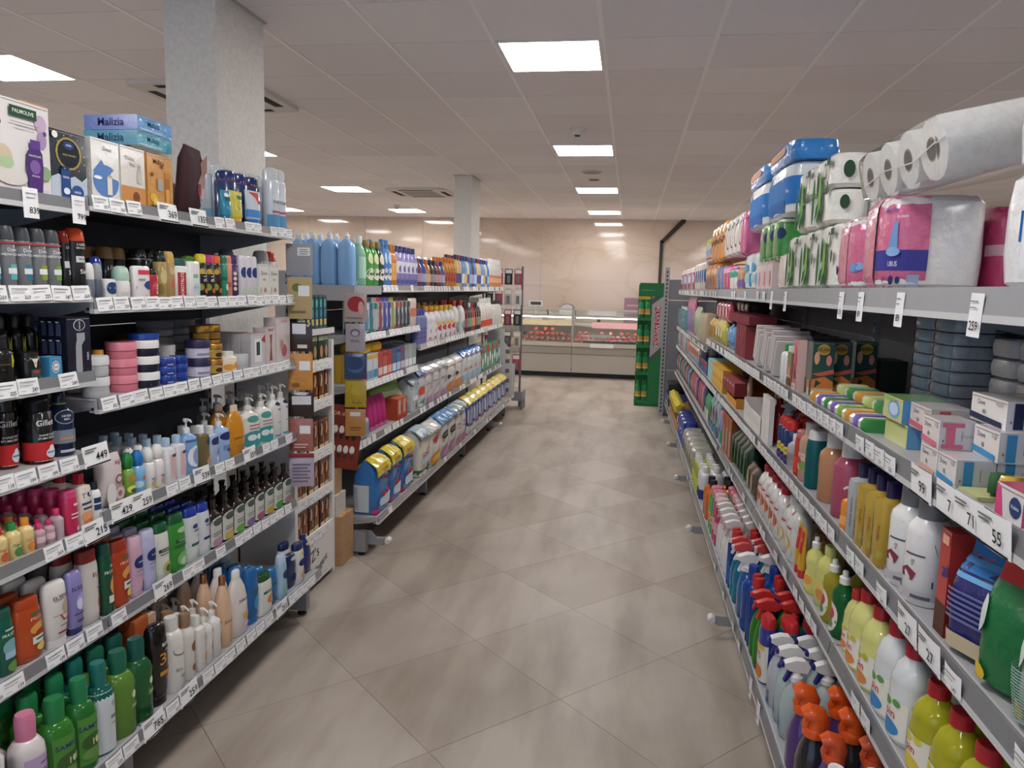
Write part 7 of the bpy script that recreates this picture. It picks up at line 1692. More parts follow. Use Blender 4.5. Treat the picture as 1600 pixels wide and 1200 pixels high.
obj('film_seam', sm, t)
tag(t, 'film pack of four long white paper rolls lying on pink packs', 'paper pack')
px_ = [('r', -1, .0, 1, 1, '#e1e3e6/m'), ('p', [(-1, .28), (1, .4), (1, .66), (.2, .6), (-1, .72)], '#2f7cc4/m'), ('o', -.2, .82, .5, .12, '#2a62a8/m'), ('t', 'Perfex', -.25, .82, .14, '#e9eef4/m', 8), ('t', 'MEGA', -.45, .56, .15, '#e9eef2/m', 4), ('r', -.9, .44, .9, .48, '#c9dcec/m'), ('p', [(-.75, .22), (-.5, .38), (-.3, .24)], '#c9a05a/m'), ('p', [(-.85, .12), (0, .16), (.3, .24), (-.6, .2)], '#3a94cc/m'), ('r', -.75, .04, -.5, .1, '#3a3a40/m'), ('o', -.3, .1, .2, .04, '#d9c23a/m'),
       ('p', [(-2.9, .28), (-1, .4), (-1, .66), (-2.9, .62)], '#2f7cc4/m')]
pack('pillow', 'kitchen_towel_pack', .65, 1.3, .24, .2, .2, 1.597, ['#e3e4e6/f'], px_, 'blue and white kitchen towel pack standing on the top shelf', 'paper pack')
pack('pillow', 'kitchen_towel_pack', .658, 1.3, .24, .2, .25, 1.8, ['#e3e4e6/f'], px_, 'blue and white kitchen towel pack stacked uppermost', 'paper pack')
# ------------------------------------------------------------------ right rack, second shelf
R('R.r2f', 9.766, 8.094, 3, .24, 'brush', 'sponge_card', 'card pack', 'teal scrubber on hanging card', ['#c9d2d0/m', '#2a8f94/g', '#3aa0a4/p'], None, d=.05)
R('R.r2f', 8.094, 7.266, 2, 0.368, 'sachet', 'glove_pack', 'pack', 'pink and blue film pack', ['#c26a94/f'], [('r', -.6, .1, .2, .7, '#3f86c0/m')], d=.05)
R('R.r2f', 7.192, 6.717, 1, .28, 'sachet', 'sheet_pack', 'pack', 'pale green film pack leaning', ['#b4c9ac/f'], [('o', .0, .5, .4, .2, '#7ab07c/m')], d=.06)
R('R.r2f', 6.539, 6.031, 1, .24, 'pillow', 'mitt_pack', 'pack', 'beige cleaning mitt hanging over the edge', ['#b9a78f/m'], None, d=.1, inset=-.01)
R('R.r2f', 7.050, 6.085, 2, .17, 'pillow', 'cloth_pack', 'pack', 'small cream cloth pack at the lower step', ['#c9b49c/f'], [('o', 0, .5, .4, .2, '#b06a5a/m')], d=.06)
R('R.r2', 5.973, 5.431, 2, 0.156, 'sachet', 'glove_pack', 'pack', 'orange yellow glove pack', ['#c9a23c/f'], [('r', -.5, .2, .4, .7, '#b0783a/m')], d=.05)
R('R.r2', 5.391, 4.980, 1, 0.162, 'sachet', 'glove_pack', 'pack', 'yellow green glove pack with white print', ['#c2b64a/f'], [('o', .0, .5, .5, .2, '#dfe0d0/m'), ('o', .2, .2, .3, .1, '#8a9a4a/m')], d=.06)
R('R.r2', 5.050, 4.485, 1, 0.125, 'sachet', 'glove_pack', 'pack', 'sky blue glove pack leaning', ['#5a90c4/f'], [('o', -.3, .85, .3, .06, '#dfe6ee/m')], d=.06, rot=(.25, 0, 0), lift=.022)
R('R.r2', 5.431, 4.782, 1, .14, 'sachet', 'cloth_pack', 'pack', 'crumpled rose cloth pack on top', ['#b84a60/f'], [('o', .2, .5, .4, .3, '#d9c2c4/m')], d=.06, lift=.16)
R('R.r2', 4.541, 4.034, 1, .18, 'napkins', 'napkin_pack', 'napkins', 'dark red folded napkin bundle', ['#8d3a40/m', '#7d3238/m', '#964248/m'], None, d=.14)
R('R.r2', 4.659, 3.946, 1, .05, 'napkins', 'napkin_pack', 'napkins', 'red napkin bundle lying on top', ['#8d3a44/m', '#7a3038/m'], None, d=.14, lift=.182)
R('R.r2', 7.085, 5.336, 2, .07, 'pillow', 'cloth_pack', 'pack', 'maroon flat pack at the shelf rear', ['#5a2c38/f'], None, d=.16, inset=.2, stack=4)
for k, (ya, lb) in enumerate(((4.02, 'farthest of four leaning'), (3.76, 'second farthest of four leaning'), (3.55, 'third of four leaning'), (3.36, 'nearest of four leaning'))):
    R('R.r2', ya - .12, ya, 1, [.19, .165, .165, .16][k], 'napkins', 'napkin_pack', 'napkins', 'grey white napkin stack, ' + lb, ['#cfc8c6/m', '#b9a9ac/m', '#d4cfcc/m'], None, d=.15, rot=(-.34, 0, 0), inset=-.0, lift=.023, group='leaning napkin stacks')
R('R.r2', 3.2, 3.31, 1, .12, 'napkins', 'napkin_pack', 'napkins', 'dark chequered napkin stack', ['#3a3436/m', '#b08a94/m', '#2c282a/m'], None, d=.1, inset=.02)
R('R.r2', 3.492, 3.090, 1, .14, 'plate', 'napkin_stack', 'napkins', 'round plum purple napkin stack', ['#8a3a66/m'], None, d=.14, inset=.1)
R('R.r2', 5.194, 3.521, 3, .12, 'plate', 'plate_stack', 'plates', 'dark disposable plate stack at the rear', ['#4a4648/m'], None, d=.2, inset=.2, lift=.03)
R('R.r2', 3.12, 3.26, 1, .18, 'sachet', 'air_freshener_card', 'air freshener', 'white ear shaped card pack with purple print', ['#d6d9dc/m'], [('o', .1, .25, .6, .16, '#6a2c5c/m'), ('o', .2, .25, .4, .1, '#3a8a5c/m'), ('o', .0, .6, .3, .1, '#a9b6c0/m')], d=.04)
R('R.r2', 3.04, 3.1, 1, .15, 'slim', 'air_freshener', 'air freshener', 'green and white air freshener bottle', ['#dfe2de/g', '#1f8a44/p'], None, d=.05)
R('R.r2', 2.97, 3.03, 1, .15, 'slim', 'air_freshener', 'air freshener', 'plain white air freshener bottle', ['#e0e2e0/g', '#dcdcda/p'], None, d=.05)
R('R.r2', 2.88, 2.96, 1, .13, 'box', 'scent_carton', 'box', 'brown photo print scent carton', ['#9a7458/g', '#8a6248/g'], [('r', -.8, .7, .8, .95, '#7d8a5a/m'), ('o', .2, .5, .4, .14, '#d99a7a/m'), ('r', -.8, .3, .8, .34, '#d9c2a8/m'), ('r', -.7, .05, .7, .25, '#6a4a34/m')], d=.05)
fl_ = [('o', -.2, .8, .5, .1, '#d94a6a/m'), ('o', .3, .6, .5, .12, '#c22f58/m'), ('o', -.3, .4, .5, .12, '#b03a78/m'), ('o', .2, .3, .4, .08, '#8d2444/m'), ('r', -1, .0, 1, .14, '#dcc0bc/m'), ('o', 0, .08, .2, .03, '#2a2424/m')]
R('R.r2', 2.79, 2.85, 1, .185, 'box', 'air_freshener_carton', 'air freshener', 'tall pink flower print freshener carton', ['#d88a94/g', '#d9b4ac/g'], fl_, d=.03)
tf = [('o', .0, .86, .6, .1, '#c9a23c/m'), ('o', .0, .86, .5, .07, '#a8843a/m'), ('o', -.6, .7, .25, .12, '#d9a882/m'), ('o', .5, .66, .25, .1, '#d98a7a/m'), ('p', [(-1, .4), (1, .5), (1, .42), (-.2, .36)], '#c8604a/m'), ('p', [(-1, .14), (1, .14), (1, .26), (.2, .36), (-1, .3)], '#cf7c34/m'), ('p', [(-.7, .14), (-.1, .24), (-.6, .3)], '#2a4a38/m'), ('r', -1, .0, 1, .14, '#d0b98c/m'), ('o', -.5, .05, .14, .025, '#1d1d1d/m'), ('o', 0, .05, .14, .025, '#1d1d1d/m'), ('o', .5, .05, .14, .025, '#1d1d1d/m')]
tfj = tf + [('t', 'ISLAND', .1, .86, .08, '#3a2410/m')]
for k, (x, y, c2) in enumerate(((.632, 2.70, '#2d5049/g'), (.70, 2.74, '#2a4a46/g'), (.80, 2.8, '#2d5049/g'))):
    pack('box', 'air_freshener_carton', x, y, .072, .07, .185, 1.2335, [c2, '#3f5a48/g'], tfj + [('r', -1.9, .0, -1.05, .14, '#d0b98c/m'), ('r', -1.9, .14, -1.05, .3, '#cf7c34/m')],
         'tall jungle print freshener carton, %s from the shelf front' % ORD[k], 'air freshener', 'jungle print cartons')
R('R.r2', 2.8, 2.95, 1, .12, 'box', 'shelf_bin', 'bin', 'dark green plastic bin set back on the shelf', ['#22332c/p', '#22332c/p', '#18241f/p'], [('r', -.8, .7, .8, .72, '#141d19/m')], d=.09, inset=.2)
# soaps lying at the front
sv = [(['#dcd9d2/f', '#3a8a44/m'], None), (['#dcd8de/f', '#7d68b0/m'], None), (['#dddad4/f', '#d99a3a/m'], None), (['#e0dcd6/f', '#8fb44a/m'], None), (['#dcd9d6/f', '#7d68b0/m'], None)]
R('R.r2', 1.99, 2.6, 8, .032, 'soap', 'soap_bar', 'soap', 'wrapped soap bar lying flat', ['#dcd9d2/f', '#3a8a44/m'], None, var=sv, rows=2, d=.1, gap=.8, wob=.12, inset=.0)
R('R.r2', 2.02, 2.56, 6, .03, 'soap', 'soap_bar', 'soap', 'wrapped soap bar in the upper pile', ['#dcd9d2/f', '#c9a23a/m'], None, var=[(['#dcd9d2/f', '#c9953a/m'], None), (['#dcd9d2/f', '#4a8a4c/m'], None), (['#d9d6d2/f', '#b9c87a/m'], None)], rows=1, d=.095, gap=.8, wob=.15, inset=.07, lift=.033)
# tissue blocks behind
dv_ = lambda c: [('t', 'Dove', -.4, .72, .26, '#6d6a68/m'), ('o', .6, .82, .2, .09, '#b0aca8/m'), ('o', -.2, .42, .1, .08, '#8a8682/m'), ('p', [(-1, .1), (.8, .02), (.8, .22), (-1, .32)], c), ('r', 1.35, .05, 1.85, .95, c), ('r', 2.2, .3, 2.25, .7, '#9a9896/m'), ('o', 1.2, .3, .05, .05, '#7a7876/m'), ('r', -1.85, .05, -1.35, .95, c)]
R('R.r2', 2.55, 2.95, 1, .07, 'pillow', 'tissue_block', 'tissues', 'grey wrapped tissue block in tall rear stack', ['#b9bcc4/f'], [('o', .3, .5, .1, .35, '#4a4c58/m'), ('r', -.2, .2, .0, .8, '#8a8c94/m')], d=.13, inset=.29, stack=4)
R('R.r2', 2.2, 2.5, 2, .036, 'pillow', 'tissue_block', 'tissues', 'blue grey tissue pack in the tall middle stack', ['#b4bac4/f'], [('o', -.4, .5, .1, .4, '#3a3c48/m'), ('r', .0, .1, .5, .9, '#8fa4b4/m'), ('r', -2.9, .1, -1.1, .9, '#77808e/m'), ('r', 1.1, .12, 2.2, .88, '#6d7786/m')], d=.15, inset=.27, stack=8)
R('R.r2', 1.3, 2.1, 6, .048, 'pillow', 'tissue_roll_pack', 'tissues', 'white crinkled roll pack stacked against the back', ['#c6c6ca/f'], None, d=.11, inset=.32, stack=5, join=True, zs=1.05)
R('R.r2', 1.6, 1.98, 2, .07, 'pillow', 'tissue_block', 'tissues', 'grey film tissue block in the low middle line', ['#b2b6be/f'], None, d=.1, inset=.2, join=True)
def carton_at(name, x, ya, yb, z, d_, h_, cols, design, lb):
    R('R.r2', ya, yb, 1, h_, 'box', name, 'box', lb, cols, design, d=d_, lift=z, inset=x - .59 - .012, gap=.985, group='soap cartons')
wg = ['#e2dedb/g', '#d0ced1/g', '#cdc8c6/g']
carton_at('baby_soap_box', .632, 1.815, 1.95, .055, .1, .055, ['#cfd08a/g', '#5a94c0/g', '#7aa06a/g'], [('o', .1, .5, .6, .4, '#6aa4d4/m'), ('o', .1, .5, .45, .28, '#b9cce4/m'), ('r', -1, .8, .2, .95, '#8ab05a/m'), ('r', 1.0, .0, 1.3, 1, '#4f90c4/m'), ('r', 1.3, 0, 3, 1, '#c9a9c4/m')], 'yellow green baby soap carton with round picture')
carton_at('baby_soap_box', .64, 1.8, 1.95, 0, .1, .054, ['#cfd08a/g', '#5a94c0/g', '#7aa06a/g'], None, 'pastel baby soap carton under the picture one')
carton_at('baby_soap_box', .602, 1.875, 1.98, 0, .1, .045, ['#d4b0b4/g', '#b9c6a4/g', '#9ab87a/g'], [('o', .2, .4, .5, .3, '#d98a9a/m'), ('o', -.5, .4, .4, .3, '#8ab46a/m'), ('r', 1, 0, 3, 1, '#d0a4ac/m')], 'pastel green and pink soap carton at the front')
carton_at('soap_carton', .602, 1.7, 1.87, 0, .066, .05, wg, dv_('#a8b8a0/m') + [('r', 2.3, .05, 2.7, .95, '#23264a/m')], 'white soap carton with navy end stripe, front line')
carton_at('soap_carton', .645, 1.69, 1.81, .055, .09, .055, ['#dccfce/g', '#d2cacb/g', '#d0c9c8/g'], dv_('#c8616e/m'), 'pale pink soap carton beside the baby soap')
carton_at('soap_carton', .67, 1.69, 1.81, 0, .09, .055, wg, None, 'white soap carton under the pale pink one')
carton_at('soap_carton', .601, 1.525, 1.61, 0, .066, .055, wg, dv_('#d0a79a/m'), 'white soap carton with faint stripe, lower layer farther')
carton_at('soap_carton', .601, 1.44, 1.523, 0, .066, .055, wg, dv_('#3f8cc0/m'), 'white soap carton with blue stripe, lower layer nearer')
carton_at('soap_carton', .602, 1.531, 1.615, .0555, .066, .0555, ['#e0dad8/g', '#d3cdcf/g', '#d4cbc9/g'], dv_('#cf6a84/m') + [('r', 1.1, .05, 2.3, .2, '#cf6a84/m'), ('r', 1.1, .8, 2.3, .95, '#cf6a84/m'), ('t', 'Dove', 2.5, .5, .2, '#9a9896/m')], 'white soap carton with pink end shape, second layer')
for k, x in enumerate((.67, .738, .806)):
    carton_at('soap_carton', x, 1.44, 1.535, 0, .066, .055, wg, dv_('#3f8cc0/m'), 'white soap carton with blue stripe, %s in the bottom line inward' % ORD[k + 1])
    if k: carton_at('soap_carton', x - .07 * (k == 0), 1.44, 1.537, .0555, .066, .0555, wg, dv_('#3f8cc0/m'), 'white soap carton with blue stripe, %s in middle line' % ORD[k])
carton_at('soap_carton', .661, 1.437, 1.537, .0555, .066, .0555, wg, dv_('#3f8cc0/m'), 'white soap carton with blue stripe, outermost of the middle line')
for k, x in enumerate((.68, .748)):
    carton_at('soap_carton', x, 1.45, 1.594, .111, .066, .053, wg, dv_('#20254a/m'), 'white soap carton with navy stripe, topmost %s' % ('outer', 'inner')[k])
carton_at('tissue_carton', .85, 1.3, 1.5, .0, .12, .2, ['#b9bac0/g'], [('o', -.4, .8, .08, .08, '#3a3c48/m'), ('r', -.2, .7, .3, .9, '#8f9098/m')], 'grey white carton behind the topmost soaps')
carton_at('tissue_carton', .88, 1.12, 1.28, .0, .12, .16, ['#b9bac0/g'], None, 'grey carton block behind the nearest soaps')
carton_at('soap_tray', .605, 1.36, 1.435, 0, .09, .008, ['#b9bc84/m'], None, 'olive green card lying at the shelf front')
p = proto('soap', .05, .085, .034, ['#d9b54a/f', '#2f5a34/m'])
place(p, 'soap_bar', (.665, 1.385, 1.243), (0, .15, .9), 'loose yellow soap bar tilted on the olive card', 'soap', 'soap bars')
carton_at('soap_carton', .602, 1.2, 1.29, .0, .065, .055, ['#e3dedd/g', '#e3dedd/g', '#c8305c/g'], [('p', [(-1, .0), (-.4, .0), (-.7, .9), (-1, 1)], '#d4457c/m'), ('o', .4, .5, .4, .3, '#22386a/m'), ('t', 'Violeta', .4, .5, .16, '#dfe5f0/m'), ('o', 1.9, .5, .3, .3, '#22386a/m'), ('t', 'Violeta', 1.9, .5, .18, '#dfe5f0/m'), ('r', 1, 0, 1.3, 1, '#d4457c/m')], 'pink and white soap carton with navy oval, nearest')
carton_at('soap_carton', .685, 1.2, 1.3, .0, .065, .055, ['#d9c05a/g', '#d9c05a/g', '#c8a04a/g'], None, 'yellow soap carton inward of the navy oval one')
# ------------------------------------------------------------------ right rack, third shelf
R('R.r3', 9.568, 7.748, 4, .17, 'pillow', 'small_pack', 'pack', 'small mixed foil pack at the far end of third shelf', ['#c97a84/f'], None, var=[(['#c98a94/f'], None), (['#7aa0ac/f'], None), (['#c9c2b4/f'], None), (['#8fb4c0/f'], None)], rows=2, d=.08)
R('R.r3', 7.662, 6.572, 3, .16, 'pillow', 'small_pack', 'pack', 'white foil pack with figure print', ['#cfc6bc/f'], [('o', 0, .6, .4, .2, '#b0524a/m'), ('r', -.5, .1, .5, .3, '#7a94a8/m')], rows=2, d=.08)
R('R.r3', 6.510, 5.802, 2, 0.108, 'box', 'bin_bag_box', 'box', 'royal blue carton with red corner', ['#233a8c/g', '#2a2a5a/g'], [('p', [(-1, .9), (1, .9), (.4, .6)], '#b83a44/m'), ('o', 0, .3, .5, .2, '#4a64b0/m')], d=.1, rows=2)
R('R.r3', 5.753, 5.437, 1, .15, 'box', 'match_box', 'box', 'pale turquoise carton', ['#9ac0bc/m'], None, d=.12, rows=2)
R('R.r3', 5.437, 4.831, 2, .075, 'box', 'fire_lighter_box', 'box', 'golden yellow carton', ['#d09c2c/m', '#c2902c/m'], [('r', -.8, .2, .8, .8, '#d9b45a/m')], d=.12, stack=2)
R('R.r3', 4.798, 4.293, 2, .075, 'box', 'fire_lighter_box', 'box', 'dark red carton above the yellow tray', ['#8a2f34/m', '#7d2a30/m'], [('r', -.7, .7, .7, .8, '#c9a0a0/m')], d=.1, lift=.06)
R('R.r3', 5.486, 4.226, 1, .055, 'openbox', 'shelf_tray', 'tray', 'orange cardboard shelf tray', ['#cf8f34/m', '#b9802c/m'], None, d=.3, inset=.005)
R('R.r3', 6.805, 5.083, 3, .05, 'box', 'shoe_polish_box', 'box', 'teal and cream carton at the rear', ['#7fa8a4/m'], [('r', -.8, .3, .8, .6, '#d9d2bc/m')], d=.12, inset=.12, stack=3)
R('R.r3', 4.693, 4.299, 1, 0.140, 'bag', 'charcoal_bag', 'bag', 'yellow bag folded at the shelf middle', ['#c9b03c/f', '#b9a034/f'], [('o', 0, .5, .4, .2, '#7a6a24/m')], d=.12, inset=.06)
R('R.r3', 4.899, 4.293, 1, .03, 'box', 'letter_card', 'card', 'stack of white leaflets in the tray row', ['#d9d2d0/m'], None, d=.15, stack=3)
R('R.r3', 4.374, 3.951, 1, 0.025, 'openbox', 'carton_tray', 'carton', 'small open brown carton at the shelf front', [CARD, CARD], None, d=.1)
R('R.r3', 3.928, 3.408, 1, 0.115, 'openbox', 'display_box', 'display box', 'white display box holding brown photo cards', ['#d9d4d0/m'], [('p', [(-1, .98), (.9, .5), (.9, .3), (-1, .3)], '#cfcac6/m')], d=.14)
R('R.r3', 4.069, 3.662, 4, .2, 'sachet', 'photo_card', 'card pack', 'brown photo print card inside the white display box', ['#6d5544/m'], [('o', 0, .7, .5, .14, '#b09a7a/m'), ('o', 0, .4, .5, .14, '#a08a6a/m')], d=.02, inset=.03, lift=.006)
R('R.r3', 3.408, 3.233, 1, 0.201, 'box', 'bleach_card', 'card pack', 'white backing card beside red bottles', ['#d8d2d0/m'], None, d=.02)
R('R.r3', 3.3, 3.46, 2, .19, 'oval', 'red_bottle', 'bottle', 'glossy red bottle column with round bumps', ['#b3242e/g', '#b82a34/g'], [('o', .1, .45, .4, .08, '#c8444c/m')], d=.07, rows=2)
R('R.r3', 3.08, 3.2, 1, .1, 'pillow', 'red_bottle', 'bottle', 'red lidded tub at the shelf rear', ['#a8242c/g'], None, d=.08, inset=.1, lift=.06)
R('R.r3', 3.1, 3.24, 1, .19, 'trigger', 'spray_bottle', 'bottle', 'grey trigger spray behind red bottles', ['#9aa4ac/g', '#a4aeb4/p'], None, d=.06, inset=.05)
wd40 = [('r', -.9, .55, .9, .8, '#24346a/m'), ('o', .1, .4, .5, .12, '#d9c23a/m'), ('t', 'WD', .1, .4, .1, '#22306c/m'), ('r', -.9, .1, .9, .2, '#5a3a7a/m')]
R('R.r3', 2.88, 3.06, 3, .165, 'can', 'lubricant_can', 'can', 'blue and yellow lubricant can with red cap', ['#20356c/g', '#c2302c/p'], wd40, rows=2)
R('R.r3', 2.8, 2.87, 1, .13, 'round', 'glass_bottle', 'bottle', 'clear bottle with grey label', ['#cfc8cc/v', '#d9d6d4/p'], lines(.0, .15, .6, 7, .6, '#8a7f88/m'), d=.06)
R('R.r3', 2.78, 2.83, 1, .17, 'pump', 'soap_dispenser', 'soap dispenser', 'slim white pump bottle with blue foot', ['#dbe0e4/g', '#dddcd8/p'], [('r', -.7, .05, .7, .35, '#5a94c4/m')], d=.045, inset=.055)
R('R.r3', 2.71, 2.77, 1, .165, 'shampoo', 'liquid_soap_bottle', 'bottle', 'coral red liquid soap bottle', ['#cf4a3c/t', '#d98a80/v'], [('r', -.4, .1, .4, .5, '#d8402c/m')], d=.06)
R('R.r3', 2.61, 2.7, 1, .205, 'wide', 'liquid_soap_bottle', 'bottle', 'clear peach bottle with flower label and white cap', ['#d9b29c/v', '#c9c4c0/v'], [('r', -.6, .25, .6, .6, '#dcc0ac/m'), ('o', .1, .35, .3, .1, '#7d9a4a/m'), ('o', -.2, .45, .2, .08, '#b04a5a/m'), ('t', 'flora', 0, .55, .06, '#4a3a3a/m')], d=.08)
R('R.r3', 2.53, 2.6, 1, .195, 'shampoo', 'liquid_soap_bottle', 'bottle', 'deep teal liquid soap bottle', ['#16666c/t', '#d9d9d8/p'], None, d=.085)
wr = lambda c: [('t', 'TEČNI', .3, .42, .1, c, 90), ('t', 'SAPUN', .5, .42, .1, c, 90), ('r', .1, .1, .14, .5, c)]
R('R.r3', 2.36, 2.46, 1, .215, 'wide', 'liquid_soap_bottle', 'bottle', 'large peach orange soap bottle with white cap', ['#d49a74/t', '#dcd9d6/p'], [('r', -.5, .6, -.3, .8, '#e0b090/m')], d=.1, inset=.005)
R('R.r3', 2.2, 2.3, 1, .222, 'wide', 'liquid_soap_bottle', 'bottle', 'large rose pink soap bottle with white cap', ['#c4607c/t', '#dedbd9/p'], [('t', 'RUŽA', -.5, .3, .07, '#3a2430/m', 90), ('t', 'TEČNI SAPUN', -.3, .36, .06, '#4a2a38/m', 90)], d=.105, inset=.005)
R('R.r3', 1.98, 2.34, 3, .22, 'wide', 'liquid_soap_bottle', 'bottle', 'rose pink soap bottle in the rear line', ['#b0506c/t', '#dedbd9/p'], None, d=.1, inset=.13)
R('R.r3', 2.09, 2.145, 1, .13, 'pump', 'soap_dispenser', 'soap dispenser', 'small orange hand soap with white pump', ['#e08a34/g', '#dddad6/p'], [('o', .0, .3, .4, .15, '#e8a45a/m')], d=.055, inset=-.0)
R('R.r3', 2.03, 2.09, 1, .2, 'square', 'liquid_soap_bottle', 'bottle', 'clear grey soap bottle with navy cap', ['#c4c9cc/v', '#2a2350/p'], [('t', 'TEČNI SAPUN', .3, .42, .08, '#4a4a54/m', 90)], d=.08)
R('R.r3', 1.81, 2.02, 3, .205, 'square', 'liquid_soap_bottle', 'bottle', 'golden yellow soap bottle with navy cap', ['#d2b04a/t', '#2a2350/p'], [('t', 'TEČNI SAPUN', -.2, .42, .1, '#5a3a2c/m', -90), ('t', 'Dolly', .3, .5, .1, '#8a4a2c/m', -90), ('o', .5, .2, .2, .06, '#a8a03a/m')], d=.085, rows=2)
wb_ = [('p', [(-.4, .7), (.7, .62), (.6, .75), (.2, .82)], '#1c1e3a/m'), ('t', 'Violeta', .15, .71, .05, '#dfe3ee/m', -6), ('r', -.2, .58, .4, .6, '#4a4a5a/m'), ('p', [(-.3, .3), (.1, .28), (.2, .38), (-.1, .44), (-.35, .38)], '#7d2f44/m'), ('r', -1.0, .08, 1, .16, '#b4b4ba/m'), ('r', .1, .09, .6, .13, '#55555c/m'), ('r', .6, .24, .64, .32, '#3a3a44/m'), ('t', '+SI', .1, .5, .06, '#3a3a44/m', 90)]
R('R.r3', 1.59, 1.79, 2, .228, 'wide', 'liquid_soap_bottle', 'bottle', 'large white soap bottle with grey cap', ['#e2e1e0/g', '#7d7f82/p'], wb_, d=.095, rows=2)
R('R.r3', 1.51, 1.58, 1, .21, 'slim', 'cleaner_bottle', 'bottle', 'blue cleaner bottle with red and white cap', ['#204a90/t', '#b82a30/p', '#e0dedc/p'], None, d=.09, inset=.04)
R('R.r3', 1.455, 1.505, 1, .205, 'box', 'washing_salt_box', 'box', 'red and brown carton with blue lettering', ['#b22c28/g', '#8d2a24/g'], [('r', -1, .0, 1, .3, '#5a3428/m'), ('t', 'at', .3, .62, .2, '#1f3a8c/m', 10), ('r', -.6, .86, .6, .95, '#d9a08a/m'), ('r', 1, .3, 3, 1, '#a82a26/m')], d=.1, inset=.012)
R('R.r3', 1.33, 1.45, 1, .215, 'bag', 'sponge_bag', 'bag', 'navy pouch with bright blue top and yellow strip', ['#2c2f6c/f', '#3f7cc0/f'], [('r', -2, .72, 2, .95, '#2f74b8/m'), ('r', -1.9, .66, 1.9, .7, '#6aa4d8/m'), ('r', -1.9, .78, 1.9, .82, '#5a94d0/m'), ('t', 'MEGA', -.2, .86, .1, '#c9452f/m'), ('r', -.6, .06, .6, .2, '#c9b89a/m'), ('o', .5, .1, .2, .05, '#5aa0c8/m')] + lines(0, .32, .6, 6, .6, '#6a6ca0/m') + [('r', 1.2, .33 + .04 * k, 1.9, .345 + .04 * k, '#6a6ca0/m') for k in range(6)], d=.12, inset=.01)
R('R.r3', 1.36, 1.44, 1, .08, 'sachet', 'sponge_strip', 'pack', 'yellow and blue folded pack above the navy pouch', ['#d9c33a/f'], [('r', -.8, .2, .8, .4, '#3f74b8/m'), ('t', 'MEGA', .1, .7, .25, '#c9352c/m')], d=.03, lift=.2, inset=.0, rot=(0, -.5, 0))
cf = lambda n_: [('r', -1.9, .8, 1.9, .92, '#c23a34/m'), ('r', -1.9, .92, 1.9, .97, '#d9c83a/m'), ('t', 'New / Novo', .1, .86, .07, '#efe2dc/m'), ('r', .2, .58, .7, .74, '#cfd03a/m'), ('t', n_, .45, .68, .08, '#24242a/m'), ('o', -.5, .55, .3, .14, '#c4cfc8/m'), ('o', -.4, .12, .3, .08, '#d9b83a/m'), ('r', 1.1, .8, 1.9, .92, '#c23a34/m'), ('t', 'New / Novo', 1.5, .86, .06, '#efe2dc/m'), ('r', 1.15, .56, 1.5, .72, '#cfd03a/m'), ('t', n_, 1.32, .66, .07, '#24242a/m')]
R('R.r3', 1.2, 1.32, 1, .235, 'bag', 'sponge_bag', 'bag', 'tall green pouch with red strip and yellow sticker', ['#1d6a3c/f', '#1a5a34/f'], cf('116'), d=.1, inset=.01)
R('R.r3', 1.1, 1.195, 1, .225, 'bag', 'sponge_bag', 'bag', 'silver grey pouch with yellow sticker', ['#a9a8aa/f', '#b04a40/f'], cf('96') + [('r', -.9, .04 + .022 * k, .5, .05 + .022 * k, '#8fb0a4/m') for k in range(18)], d=.1, inset=.01)
R('R.r3', .99, 1.09, 1, .22, 'bag', 'sponge_bag', 'bag', 'silver wrapped pouch with fine printed lines', ['#b4b6b8/s', '#b4b6b8/s'], [('r', -.9, .06 + .022 * k, .9, .07 + .022 * k, '#6a8a8c/m') for k in range(24)], d=.1, inset=.01)
R('R.r3', 1.0, 1.09, 1, .1, 'openbox', 'shelf_box', 'box', 'dark blue carton tray at the near edge', ['#34427e/m'], [('r', -.9, .3, .9, .33, '#232c58/m'), ('r', -.9, .6, .9, .63, '#232c58/m')], d=.1, inset=-.01)
# ------------------------------------------------------------------ right rack, fourth shelf
cl = [([a + '/m'], [('o', 0, .5, .4, .2, b + '/m')]) for a, b in (('#b06a5a', '#d9c8b4'), ('#3a3436', '#7a94b4'), ('#6a94ac', '#c9d6dc'), ('#5a5658', '#a89a94'))]
R('R.r4', 9.417, 7.037, 4, .22, 'sachet', 'cloth_pack', 'pack', 'folded cloth pack hanging at the far end of fourth shelf', ['#b06a5a/m'], None, var=cl, rows=2, d=.06)
cl = [([a + '/m'], [('o', .1, .5, .4, .2, b + '/m')]) for a, b in (('#3a3a5c', '#6a6a90'), ('#b07a88', '#d9b4bc'), ('#b4606c', '#d9a4ac'), ('#a8586a', '#cf9aa4'))]
R('R.r4', 7.037, 5.810, 4, 0.260, 'sachet', 'cloth_pack', 'pack', 'pink and navy towel pack', ['#3a3a5c/m'], None, var=cl, rows=2, d=.06)
R('R.r4', 5.861, 5.521, 1, .2, 'sachet', 'cloth_pack', 'pack', 'green white sponge card', ['#4a9a6c/m'], [('r', -.8, .1, .8, .5, '#d4dcd6/m')], d=.05)
R('R.r4', 5.760, 4.983, 2, 0.266, 'sachet', 'sponge_pack', 'pack', 'teal film pack with crimson diamond', ['#8ab4b8/f'], [('p', [(0, .3), (.6, .55), (0, .8), (-.6, .55)], '#a82c5c/m'), ('o', 0, .55, .25, .1, '#2a1f2a/m'), ('r', -.8, .05, .8, .25, '#4a84a0/m')], d=.07, rows=2)
R('R.r4', 5.259, 4.803, 1, .21, 'shampoo', 'kitchen_spray', 'bottle', 'blue and pink bottle with green corner', ['#8a9ac8/g', '#c87a84/p'], [('r', .2, .0, .9, .5, '#2a9a6a/m'), ('o', -.2, .5, .3, .1, '#6a3a8c/m')], d=.06)
